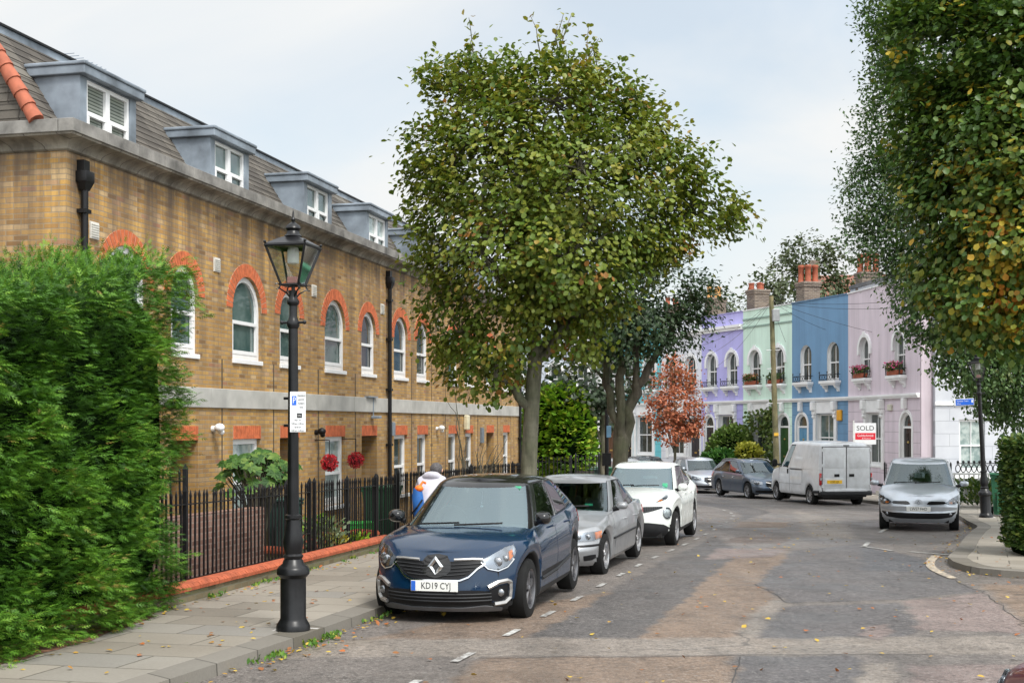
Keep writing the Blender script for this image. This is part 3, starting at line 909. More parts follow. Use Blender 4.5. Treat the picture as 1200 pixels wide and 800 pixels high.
# dormers
for c in (1.165, 4.82, 8.6, 12.0, 15.5, 19.2, 22.9):
    mb = MB(); w = 1.40; yf = .10; zb, zt = bw(5.54), bw(6.37)
    yb = RB + (RT - RB) * ((6.37 - ZB1) / (ZT1 - ZB1)) + .02
    y0 = RB + (RT - RB) * ((5.54 - ZB1) / (ZT1 - ZB1)) - .02
    o = dict(cx=c, w=1.08, z0=zb + .05, z1=zt - .02)
    wall_with_openings(mb, [(c - w / 2, zb), (c + w / 2, zb), (c + w / 2, zt), (c - w / 2, zt)], [o], yf, .08)
    for sx in (-1, 1):
        x = c + sx * w / 2
        mb.add([(x, yf, zb), (x, y0, zb), (x, yb, zt), (x, yf, zt)], [(0, 1, 2, 3)])
    d = mb.build('dormer', M['lead'], bld)
    rb = MB()
    rb.box((c - w / 2 - .06, yf - .10, zt + .002), (c + w / 2 + .06, RT - .35, zt + .115), bev=.012)
    rb.box((c - w / 2 - .08, yf - .12, zt + .115), (c + w / 2 + .08, RT - .33, zt + .165), bev=.015)
    rb.build('dormer_roof', M['lead'], d)
    o1 = dict(cx=c - .27, w=.54, z0=o['z0'], z1=o['z1']); o2 = dict(cx=c + .27, w=.536, z0=o['z0'], z1=o['z1'])
    for q in (o1, o2):
        ww = make_window(d, q, yf + .02, M['upvc'], .05, rail=q['z0'] + .33, sill=False, pane='pane_blind' if c < 3 else ('pane' if c < 10 else 'pane_curtain'))
        # window is a sub-part: fold the pane into it
        for ch in list(ww.children): ch.parent = d

# drainpipes with hopper heads
for t in (.30, 12.33, 25.08):
    mb = MB(); y = -.07
    mb.tube([(t, y, bw(-.7)), (t, y, bw(5.0))], .045, 10)
    if t < 20:
        mb.box((t - .105, y - .08, bw(4.94)), (t + .105, .0, bw(5.08)), bev=.01)
        mb.box((t - .07, y - .03, bw(5.08)), (t + .07, .02, bw(5.22)))
        mb.prism([(t - .10, y - .07, bw(4.94)), (t + .10, y - .07, bw(4.94)), (t + .05, y - .04, bw(4.84)), (t - .05, y - .04, bw(4.84))], (0, .10, 0))
    for zz in (.2, 1.4, 2.6, 3.7, 4.55): mb.box((t - .075, y - .05, bw(zz)), (t + .075, .0, bw(zz + .05)))
    mb.build('drainpipe', M['black'], bld, 40)
# air bricks
for t, z in ((.62, 4.38), (4.12, 4.36), (8.12, 4.36), (12.0, 4.36), (16.2, 4.36)):
    mb = MB(); mb.box((t - .10, -.02, bw(z - .11)), (t + .10, .01, bw(z + .11)))
    for k in range(6): mb.box((t - .085, -.034, bw(z - .085 + k * .031)), (t + .085, -.02, bw(z - .072 + k * .031)))
    mb.build('air_brick', mat_plain('vent_plastic', (.62, .60, .55), .6) if t < 1 else bpy.data.materials['vent_plastic'], bld)
# wall lamps, alarm boxes, junction boxes
for t, z, m_ in ((3.98, 1.80, 'upvc'), (8.2, 1.72, 'black'), (16.1, 1.76, 'upvc')):
    mb = MB(); mb.lathe([(.0, 0), (.05, 0), (.05, -.05), (.025, -.06), (.025, -.12)], 12, (t, 0, bw(z)), 'y')
    mb.ball((t - .05, -.15, bw(z + .02)), .075, 2, sc=(1, 1.1, .9)); mb.ball((t + .05, -.13, bw(z - .05)), .05, 2)
    mb.build('security_lamp', M[m_], bld, 60)
mb = MB(); mb.box((18.62, -.12, bw(1.72)), (18.86, 0, bw(2.12)), bev=.03); mb.build('alarm_box', mat_plain('cream_plastic', (.66, .60, .42), .5), bld)
mb = MB(); mb.box((12.52, -.08, bw(1.62)), (12.70, 0, bw(1.92)), bev=.01); mb.build('junction_box', M['lead'], bld)
mb = MB(); mb.box((20.35, -.06, bw(1.35)), (20.60, 0, bw(1.78)), bev=.01); mb.build('junction_box', M['lead'], bld)
mb = MB()
mb.box((10.9, -.09, bw(2.432)), (11.5, .0, bw(2.46))); mb.box((11.25, -.2, bw(1.99)), (11.42, -.02, bw(2.05)), bev=.01); mb.box((11.32, -.05, bw(2.05)), (11.35, -.036, bw(2.43)))
mb.build('camera_bracket', M['lead'], bld)
# movement joints between the houses, thin dark strips on the wall face
mb = MB()
for t in (4.32, 6.3, 8.35, 10.35, 14.1, 15.7, 16.9, 18.2, 20.1, 22.4, 24.1):
    mb.box((t - .018, -.004, bw(-.6)), (t + .018, .01, bw(2.12))); mb.box((t - .018, -.004, bw(2.436)), (t + .018, .01, bw(2.9 if t < 14 else 3.4)))
mb.build('movement_joint', mat_plain('dark_joint', (.075, .055, .035), .95), bld)

# red flower balls hanging by the window
for px, py in ((386, 542), (417, 539)):
    rr_ = (px - 600) / F; t = (5.278 + 15.931 * rr_) / (.2297 - .9733 * rr_); Yw = by0 + .9733 * t; z = EYE - (py - HZ) / F * (Yw - .1)
    g = Vector((bx0 + .2297 * t + .30 * .9733, by0 + .9733 * t - .3 * .2297, z))
    root = thing('flower_ball', 'red flower ball hanging in front of the white ground floor window' if px < 400 else 'red flower ball hanging on the brick wall beside the doorway', 'flower ball', g, 0, 'red flower balls hanging on the brick building')
    n = 520; P = unit(n) * .14; 
    m = bpy.data.materials.get('red_petal') or mat_leaf('red_petal', [(0, (.30, .01, .02)), (.5, (.55, .02, .035)), (1, (.75, .05, .06))], .5, .15)
    leaf_mesh('flowers', P, unit(n) + P * 4, unit(n), RNG.uniform(.03, .055, n), m, root, 'simple')
    mb = MB(); mb.ball((0, 0, 0), .125, 2, jit=.03); mb.build('core', mat_plain('moss_core', (.10, .012, .014), .9), root)
    mb = MB(); mb.tube([(0, 0, .14), (0, 0, .42)], .008, 5); mb.tube([(0, 0, .42), (-.29 * .9733, .29 * .2297, .42)], .010, 5); mb.build('bracket', M['black'], root)
# ------------------------------------------------------------------ the painted terrace
def mat_stucco(name, c, joints=True, zj=0.0):
    m = NT(name)
    nz = m.noise(.9, 5, .6)
    cc = m.mix(m.ramp(nz, [(.3, 0.0), (.75, 1.0)]), mulc(c, .93), mulc(c, 1.05))
    mp = m.n('ShaderNodeMapping'); mp.inputs['Scale'].default_value = (2.5, 2.5, .22); m.l(m.obj(), mp.inputs[0])
    st = m.noise(1.0, 5, .65, vec=mp.outputs[0])
    cc = m.mix(.55, cc, m.ramp(st, [(.33, .70), (.58, 1.0)]), 'MULTIPLY')
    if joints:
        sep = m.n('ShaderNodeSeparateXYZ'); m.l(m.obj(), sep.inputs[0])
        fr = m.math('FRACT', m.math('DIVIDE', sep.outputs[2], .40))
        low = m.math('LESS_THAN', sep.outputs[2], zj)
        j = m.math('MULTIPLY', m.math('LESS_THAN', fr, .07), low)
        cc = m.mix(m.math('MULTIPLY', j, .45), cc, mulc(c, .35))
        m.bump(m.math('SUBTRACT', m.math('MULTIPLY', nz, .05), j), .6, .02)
    m.col(cc).rough(.75)
    return m.mat
M['trim'] = mat_plain('white_stucco_trim', (.82, .82, .82), .6, var=.07, scale=2)
M['iron'] = M['black']
M['stackbrick'] = mat_brick('sooty_brick', [(0, (.10, .07, .055)), (.5, (.19, .14, .105)), (1, (.26, .20, .15))], (.24, .21, .18), bump=.4)
M['pot'] = mat_plain('terracotta', (.31, .08, .038), .75, var=.25, scale=5)
M['potpale'] = mat_plain('buff_chimney_pot', (.50, .26, .09), .8, var=.3, scale=6)
M['roofgrey'] = mat_plain('grey_slates', (.12, .12, .125), .7, var=.3)

PTS = [(14.9, 46.75), (13.97, 53.2), (12.58, 57.5), (11.09, 61.4), (9.63, 65.0), (7.95, 68.2), (5.97, 71.4), (3.3, 74.0), (.3, 76.2)]
# colour, door side, door colour, label, has hood moulds
HOUSES = [
 ('pink',  (.72, .62, .685), 'R', (.012, .012, .014), 'pale pink terraced house with pink flower boxes, black front door and white trim', True),
 ('blue',  (.165, .315, .50),  'L', (.10, .28, .45), 'deep blue terraced house with white arched windows and blue door, behind the white van', False),
 ('mint',  (.68, .88, .755), 'R', (.035, .085, .03), 'mint green terraced house with a climbing plant, behind the wooden telephone pole', True),
 ('lilac', (.50, .475, .86), 'L', (.03, .03, .035), 'lilac purple terraced house with white cornice, behind the round yellow green shrub', True),
 ('white', (.78, .79, .85), 'R', (.04, .04, .05), 'bluish white terraced house behind the small red leaved tree', True),
 ('teal',  (.16, .55, .62), 'L', (.02, .02, .022), 'turquoise terraced house with an arched doorway, beyond the dark trunk', True),
 ('cream', (.60, .60, .60), 'R', (.10, .05, .03), 'off white terraced house seen between the trunks beyond the turquoise house', True),
 ('grey',  (.55, .60, .68), 'L', (.05, .05, .06), 'last pale blue grey terraced house at the far bend of the street', True),
]
IRONBOX = []
def house(i):
    nm, colr, side, doorc, label, hood = HOUSES[i]
    Rp = Vector(PTS[i]); Lp = Vector(PTS[i + 1])
    W = (Rp - Lp).length; ang = math.atan2(Rp.y - Lp.y, Rp.x - Lp.x)
    base = gz(0, (Rp.y + Lp.y) / 2) + KH
    h = lambda z: z - base
    root = thing('terraced_house', label, 'house', (Lp.x, Lp.y, base), ang, 'painted terraced houses')
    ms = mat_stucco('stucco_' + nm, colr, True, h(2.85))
    ZR = 7.27
    uo = [dict(cx=W * .26, w=.92, z0=h(3.72), z1=h(5.36), arch=True), dict(cx=W * .745, w=.92, z0=h(3.72), z1=h(5.36), arch=True)]
    dx, wx = (W * .19, W * .62) if side == 'L' else (W * .83, W * .40)
    gw = dict(cx=wx, w=1.42, z0=h(.25), z1=h(2.32)); gd = dict(cx=dx, w=.92, z0=h(-.62), z1=h(2.30), arch=True)
    mb = MB()
    wall_with_openings(mb, [(0, -1), (W, -1), (W, h(ZR)), (0, h(ZR))], uo + [gw, gd], 0, .30, 0, 1)
    D = 8.5
    mb.add([(0, 0, -1), (0, D, -1), (0, D, h(ZR - .3)), (0, 0, h(ZR))], [(0, 1, 2, 3)])
    mb.add([(W, 0, -1), (W, D, -1), (W, D, h(ZR - .3)), (W, 0, h(ZR))], [(3, 2, 1, 0)])
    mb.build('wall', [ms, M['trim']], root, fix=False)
    mb = MB(); mb.box((.0, .24, h(ZR - .5)), (W, D, h(ZR - .42))); rf = mb.build('roof', M['roofgrey'], root)
    mb = MB(); mb.box((0.004, -.05, h(ZR + .002)), (W - .004, .22, h(ZR + .05))); mb.build('parapet_coping', M['trim'] if nm in ('pink', 'mint') else mat_plain('coping_' + nm, mulc(colr, .7), .7), rf)
    mb = MB()                                       # string course, and cornice where the house has one
    mb.box((-.003, -.10, h(2.86)), (W + .003, .002, h(2.93))); mb.box((-.003, -.15, h(2.93)), (W + .003, .002, h(3.02)), bev=.01)
    mb.build('string_course', M['trim'], root)
    if nm in ('lilac', 'white', 'teal', 'cream', 'grey'):
        mb = MB(); mb.box((-.003, -.22, h(6.55)), (W + .003, .002, h(6.68))); mb.box((-.003, -.14, h(6.42)), (W + .003, .002, h(6.55))); mb.build('cornice', M['trim'], root)
    if nm == 'mint':
        mb = MB(); mb.box((0.006, -.04, h(6.45)), (W - .006, .002, h(6.53))); mb.box((0.006, -.05, h(6.82)), (W - .006, .002, h(6.9))); mb.build('cornice', mat_plain('coping_soot', (.26, .36, .31), .7), root)
    for o in uo:
        win = make_window(root, o, .13, M['upvc'], .055, rail=o['z0'] + .78, pane='pane_dark', sill=False, bars=1)
        if hood:
            oo = dict(o); q1 = arch_pts(o['cx'], o['w'] + .34, o['z1'] - o['w'] / 2, 18); q0 = arch_pts(o['cx'], o['w'] + .04, o['z1'] - o['w'] / 2, 18)
            q1 = [(q1[0][0], q1[0][1] - .22)] + q1 + [(q1[-1][0], q1[-1][1] - .22)]; q0 = [(q0[0][0], q0[0][1] - .22)] + q0 + [(q0[-1][0], q0[-1][1] - .22)]
            mb = MB(); ring_prism(mb, q1, q0, -.07, .002, closed=False)
            mb.box((o['cx'] - .07, -.10, o['z1'] + .0), (o['cx'] + .07, .0, o['z1'] + .24), bev=.01)
            mb.build('hood_mould', M['trim'], root)
        mb = MB(); x0, x1 = o['cx'] - .64, o['cx'] + .64
        mb.box((x0, -.32, o['z0'] - .12), (x1, .0, o['z0'] - .003), bev=.012); mb.box((x0 + .06, -.26, o['z0'] - .19), (x1 - .06, .0, o['z0'] - .12))
        for bx in (x0 + .12, x1 - .26):
            mb.prism([(bx, 0, o['z0'] - .19), (bx, -.24, o['z0'] - .19), (bx, -.18, o['z0'] - .30), (bx, -.08, o['z0'] - .36), (bx, -.06, o['z0'] - .46), (bx, 0, o['z0'] - .46)], (.14, 0, 0))
        mb.build('window_sill', M['trim'], root)
        mb = MB(); zz = o['z0']                      # scrolled iron guard
        for (a, b) in (((x0 + .03, -.29), (x1 - .03, -.29)), ((x0 + .03, -.29), (x0 + .03, -.03)), ((x1 - .03, -.29), (x1 - .03, -.03))):
            for dz in (.03, .26): mb.tube([(a[0], a[1], zz + dz), (b[0], b[1], zz + dz)], .014, 5)
        for k in range(6):
            cx = x0 + .15 + k * (x1 - x0 - .3) / 5
            ring = [(cx + .085 * math.cos(t), -.29, zz + .145 + .085 * math.sin(t)) for t in np.linspace(0, 2 * PI, 11)]
            mb.tube(ring, .011, 4)
        for cx in (x0 + .03, o['cx'], x1 - .03): mb.tube([(cx, -.29, zz), (cx, -.29, zz + .33)], .014, 5); mb.ball((cx, -.29, zz + .36), .035, 1)
        mb.build('window_guard', M['iron'], root)
        IRONBOX.append((i, root, o, ang, Lp, base))
    # ground floor window with console brackets
    gwin = make_window(root, gw, .14, M['upvc'], .07, rail=gw['z0'] + 1.05, pane='pane_dark' if nm != 'blue' else 'pane', sill=True, bars=1, sill_mat=M['trim'])
    mb = MB()
    for sx in (-1, 1):
        x = wx + sx * .82
        mb.box((x - .10, -.08, h(.12)), (x + .10, .002, h(2.40)), bev=.01)
        for (za, zb, yy) in ((2.46, 2.84, -.24), (2.28, 2.46, -.16)):
            mb.box((x - .11, yy, h(za)), (x + .11, .0, h(zb)), bev=.03)
        mb.ball((x, -.10, h(2.2)), .09, 2)
    mb.box((wx - .71, -.05, h(2.34)), (wx + .71, .002, h(2.845)), bev=.01)
    mb.build('window_surround', M['trim'], root)
    # arched door
    mb = MB(); q = dict(gd); out = opening_outline(gd); inn, qq = inset_outline(gd, .075, 0)
    ring_prism(mb, out, inn, .07, .14); mb.box((dx - .40, .065, h(1.72)), (dx + .40, .13, h(1.80)))
    q1 = arch_pts(dx, gd['w'] + .24, gd['z1'] - gd['w'] / 2, 18); q0 = arch_pts(dx, gd['w'] + .02, gd['z1'] - gd['w'] / 2, 18)
    q1 = [(q1[0][0], h(-.62))] + q1 + [(q1[-1][0], h(-.62))]; q0 = [(q0[0][0], h(-.62))] + q0 + [(q0[-1][0], h(-.62))]
    ring_prism(mb, q1, q0, -.035, .002, closed=False)
    mb.box((dx - .09, -.2, h(2.44)), (dx + .09, 0, h(2.845)), bev=.03)
    mb.build('door_surround', M['trim'], root)
    mb = MB(); mb.box((dx - .385, .10, h(-.62)), (dx + .385, .135, h(1.72)))
    for px_ in (-.19, .19):
        for za, zb in ((-.45, .35), (.55, 1.55)): mb.box((dx + px_ - .13, .085, h(za)), (dx + px_ + .13, .10, h(zb)), bev=.008)
    dr = mb.build('door', mat_plain('door_gloss_' + nm, doorc, .2), root)
    mb = MB(); mb.ball((dx + .3, .07, h(.55)), .04, 2); mb.box((dx - .10, .078, h(.38)), (dx + .10, .086, h(.46))); mb.ball((dx, .075, h(1.2)), .045, 2); mb.build('handle', mat_plain('brass', (.55, .38, .12), .3, .8), dr)
    mb = MB(); mb.add([(p[0], .12, p[1]) for p in arch_pts(dx, .77, gd['z1'] - gd['w'] / 2, 14)] + [(dx - .385, .12, h(1.80)), (dx + .385, .12, h(1.80))], [tuple(range(17))]); mb.build('fanlight', M['pane_dark'], root)
    mb = MB(); mb.box((dx - .7, -.9, -.9), (dx + .7, -.02, h(-.63))); mb.box((dx - .7, -1.25, -.9), (dx + .7, -.9, h(-.80))); mb.build('doorstep', M['stone'], root)
    # chimney on the party wall at the left end
    if i < 7:
        pots = [(4, .80, 'pot', .14), (4, .80, 'pot', .14), (3, .35, 'pot', .15), (3, .62, 'potpale', .14), (3, .5, 'pot', .14), (3, .5, 'pot', .14), (3, .5, 'pot', .14)][i]
        zt = [8.0, 8.08, 8.15, 8.1, 8.0, 8.0, 8.0][i]
        cx, cy = -.30, 1.0
        mb = MB(); mb.box((cx - .36, cy - .40, h(6.8)), (cx + .36, cy + .40, h(zt))); mb.box((cx - .40, cy - .44, h(zt)), (cx + .40, cy + .44, h(zt + .10))); mb.box((cx - .43, cy - .47, h(zt + .10)), (cx + .43, cy + .47, h(zt + .22)), bev=.03)
        st = mb.build('chimney_stack', M['stackbrick'], root)
        n, hh, mk, r = pots
        for k in range(n):
            mb = MB(); z0 = h(zt + .20); ky = cy - .27 + .54 * k / max(1, n - 1); kx = cx + (.15 if k % 2 else -.15)
            mb.lathe([(r * 1.08, 0), (r * 1.1, hh * .06), (r * .93, hh * .1), (r * .86, hh * .82), (r * 1.05, hh * .86), (r * 1.08, hh * .93), (r * .95, hh), (r * .7, hh), (r * .65, hh * .7)], 14, (kx, ky, z0))
            if hh > .8: mb.tube([(kx - .2, ky, z0 + hh + .02), (kx, ky, z0 + hh + .09), (kx + .2, ky, z0 + hh + .02)], [.09, .10, .09], 8)
            mb.build('chimney_pot', M[mk], st, 50)
    if nm == 'blue':
        mb = MB(); mb.box((W - .72, -.12, h(2.02)), (W - .40, 0, h(2.48)), bev=.04); mb.build('alarm_box', mat_plain('yellow_alarm', (.80, .38, .03), .4), root)
        mb = MB(); mb.lathe([(.10, 0), (.14, .16), (.15, .18)], 10, (W - .5, -.16, h(.25))); mb.build('hanging_pot', M['darkhole'], root)
    if nm == 'pink':
        mb = MB(); mb.box((W * .60, -.08, h(2.40)), (W * .60 + .34, 0, h(2.64)), bev=.02); mb.build('alarm_box', mat_plain('alarm_white', (.62, .60, .5), .5), root)
        mb = MB(); mb.box((W + .003, .02, -1), (W + .06, .55, h(7.22))); mb.build('corner_pier', mat_stucco('stucco_pier', mulc(colr, .72), False), root)
    return root
HROOT = [house(i) for i in range(len(HOUSES))]

# white house on the far right, turned towards the street
def white_house():
    L = Vector((15.40, 46.58)); Rr = Vector((25.5, 47.85)); W = (Rr - L).length; ang = math.atan2(Rr.y - L.y, Rr.x - L.x)
    base = gz(0, 46.8) + KH; h = lambda z: z - base
    root = thing('white_house', 'tall white rendered house with block joints and black window guard, behind the right street lamp', 'house', (L.x, L.y, base), ang)
    m = NT('white_render')
    sep = m.n('ShaderNodeSeparateXYZ'); m.l(m.obj(), sep.inputs[0])
    cb = m.n('ShaderNodeCombineXYZ'); m.l(sep.outputs[0], cb.inputs[0]); m.l(sep.outputs[2], cb.inputs[1])
    br = m.n('ShaderNodeTexBrick', i_Scale=1.0, i_Mortar_Size=.012, i_Brick_Width=1.1, i_Row_Height=.46); m.l(cb.outputs[0], br.inputs['Vector'])
    low = m.math('LESS_THAN', sep.outputs[2], h(2.55)); j = m.math('MULTIPLY', br.outputs['Fac'], low)
    nz = m.noise(1.2, 4)
    m.col(m.mix(m.math('MULTIPLY', j, .5), m.ramp(nz, [(.3, (.46, .475, .52)), (.7, (.54, .555, .59))]), (.24, .25, .28))).rough(.7)
    m.bump(m.math('MULTIPLY', j, -1.0), .5, .02)
    ops = [dict(cx=1.42, w=1.0, z0=h(.15), z1=h(2.05)), dict(cx=.90, w=.85, z0=h(3.55), z1=h(5.6)), dict(cx=4.6, w=1.1, z0=h(3.55), z1=h(5.6)), dict(cx=4.9, w=1.15, z0=h(.15), z1=h(2.05))]
    mb = MB(); wall_with_openings(mb, [(0, -1), (W, -1), (W, h(7.6)), (0, h(7.6))], ops, 0, .2)
    mb.add([(0, 0, -1), (0, 8, -1), (0, 8, h(7.6)), (0, 0, h(7.6))], [(0, 1, 2, 3)])
    mb.build('wall', m.mat, root, fix=False)
    mb = MB(); mb.box((-.02, -.06, h(2.56)), (W, .0, h(2.68)), bev=.01); mb.build('string_course', M['trim'], root)
    mb = MB(); mb.box((-.05, -.1, h(7.6)), (W, 8, h(7.75))); mb.build('roof', M['roofgrey'], root)
    for o in ops: make_window(root, o, .09, M['upvc'], .08, pane='pane_curtain', bars=1, sill_mat=M['trim'])
    mb = MB(); zz = h(.1)
    for dz in (0, .36): mb.tube([(.55, -.55, zz + dz), (2.7, -.55, zz + dz)], .02, 5)
    for k in range(11):
        cx = .6 + k * .205
        mb.tube([(cx + .09 * math.cos(t), -.55, zz + .18 + .14 * math.sin(t)) for t in np.linspace(0, 2 * PI, 11)], .02, 4); mb.ball((cx, -.55, zz + .42), .055, 1)
    mb.build('window_guard', M['iron'], root)
    mb = MB(); mb.box((.4, -.7, h(-.08)), (2.8, 0, h(.06)), bev=.01); mb.build('window_sill', M['trim'], root)
    mb = MB(); mb.prism([(1.0, -.05, h(-.28)), (1.0, -1.3, h(-.42)), (1.0, -1.3, h(-.50)), (1.0, -.05, h(-.36))], (4.2, 0, 0)); mb.build('porch_roof', mat_plain('lead_canopy', (.10, .105, .11), .5), root)
    return root
WH = white_house()

# distant buildings
def far_house(x, y, w, d, zt, rz, wallm, roofm, label, name='distant_house', ridge=2.2):
    b = gz(0, y); root = thing(name, label, 'house', (x, y, b), rz)
    mb = MB(); mb.box((-w / 2, 0, -1), (w / 2, d, zt - b)); mb.add([(-w / 2, d / 2, zt - b + ridge), (-w / 2, .01, zt - b), (-w / 2, d - .01, zt - b)], [(0, 1, 2)]); mb.add([(w / 2, d / 2, zt - b + ridge), (w / 2, .01, zt - b), (w / 2, d - .01, zt - b)], [(0, 2, 1)])
    wl = mb.build('wall', wallm, root, fix=False)
    mb = MB()
    for s in (-.3, d + .3):
        mb.prism([(-w / 2 - .2, s, zt - b - .15), (-w / 2 - .2, d / 2, zt - b + ridge), (-w / 2 - .2, d / 2, zt - b + ridge + .15), (-w / 2 - .2, s, zt - b + .02)], (w + .4, 0, 0))
    rf = mb.build('roof', roofm, root)
    for k in range(max(1, int(w / 3))):
        for zz in (1.2, 4.0):
            if zz + 1.6 < zt - b:
                o = dict(cx=-w / 2 + 1.5 + k * 3, w=1.0, z0=zz, z1=zz + 1.6)
                make_window(root, o, -.03, M['upvc'], .08, pane='pane_dark', sill=True, dep=.05)
    mb = MB(); mb.box((-w / 2 + .4, d / 2 - .5, zt - b), (-w / 2 + 1.2, d / 2 + .5, zt - b + ridge + 1.3)); mb.build('chimney', M['stackbrick'], rf)
    return root
M['farbrick'] = mat_brick('red_orange_brick', [(0, (.24, .10, .07)), (1, (.34, .16, .11))], (.30, .22, .18))
far_house(25.3, 95, 7, 7, 10.6, R(-12), M['farbrick'], mat_plain('red_tiles', (.20, .085, .06), .85, var=.3), 'red brick house with tiled gable rising behind the trees over the terrace', ridge=2.6)
far_house(1.0, 84, 12, 8, 7.4, R(24), M['trim'], mat_plain('blue_slates', (.30, .34, .40), .6), 'white house with pale slate roof far behind the street trees')
far_house(-8.0, 70, 9, 8, 7.6, R(20), M['stock'], mat_plain('red_tiles_far', (.42, .10, .07), .85, var=.3), 'yellow brick house with red tiled roof beyond the end of the brick building')
# ------------------------------------------------------------------ cars
M['tyre'] = mat_plain('tyre_rubber', (.011, .011, .011), .85, var=.25, scale=9, spec=.25)
M['rim'] = mat_plain('alloy_rim', (.40, .40, .41), .28, .8, var=.1)
M['rim_dark'] = mat_plain('dark_alloy', (.16, .16, .17), .35, .7)
M['clad'] = mat_plain('grey_black_plastic', (.020, .021, .023), .6, var=.2, spec=.3)
M['gloss_black'] = mat_paint('gloss_black', (.008, .008, .009), 0, .15, dirt=.05)
M['trimblk'] = mat_plain('black_trim', (.008, .008, .009), .5, spec=.25)
M['chrome'] = mat_plain('chrome', (.62, .63, .64), .14, 1.0, var=.03)
M['silverplastic'] = mat_plain('satin_silver', (.40, .39, .38), .35, .7, var=.05)
M['interior'] = mat_plain('car_interior', (.035, .035, .037), .8)
M['seat'] = mat_plain('seat_fabric', (.10, .10, .105), .85)
M['windscreen'] = mat_glass('windscreen_glass', (.62, .84, .86), .19, .015, (.78, .95, 1.0))
M['clear_screen'] = mat_glass('clear_screen', (.50, .66, .66), .07, .015, (.85, .97, 1.0))
M['sideglass'] = mat_glass('side_glass', (.26, .33, .33), .13)
M['privacy'] = mat_glass('privacy_glass', (.06, .07, .075), .12)
M['lens'] = mat_glass('lamp_lens', (.82, .85, .88), .05)
M['redlens'] = mat_plain('red_lamp', (.42, .012, .016), .12, coat=.6)
M['amber'] = mat_plain('amber_lamp', (.80, .22, .03), .15, coat=.6)
M['bowl'] = mat_plain('lamp_reflector', (.30, .31, .33), .25, .85)
M['plate_white'] = mat_plain('white_plate', (.74, .74, .71), .4, var=.02)
M['plate_yellow'] = mat_plain('yellow_plate', (.85, .50, .02), .4, var=.02)
M['plate_blue'] = mat_plain('plate_blue', (.02, .12, .55), .4)
M['ink'] = mat_plain('black_lettering', (.01, .01, .01), .6)
M['well'] = M['darkhole']

def pchip(xs, ys):
    xs = np.array(xs, float); ys = np.array(ys, float); h = np.diff(xs); d = np.diff(ys) / h
    m = np.zeros(len(xs)); m[0] = d[0]; m[-1] = d[-1]
    for i in range(1, len(xs) - 1):
        if d[i - 1] * d[i] > 0:
            w1 = 2 * h[i] + h[i - 1]; w2 = h[i] + 2 * h[i - 1]
            m[i] = (w1 + w2) / (w1 / d[i - 1] + w2 / d[i])
    def f(x):
        x = min(max(x, xs[0]), xs[-1]); i = min(len(xs) - 2, max(0, int(np.searchsorted(xs, x) - 1)))
        t = (x - xs[i]) / h[i]
        return float((1 + 2 * t) * (1 - t) ** 2 * ys[i] + t * (1 - t) ** 2 * h[i] * m[i] + t * t * (3 - 2 * t) * ys[i + 1] + t * t * (t - 1) * h[i] * m[i + 1])
    return f
def pc(lst): return pchip([p[0] for p in lst], [p[1] for p in lst])

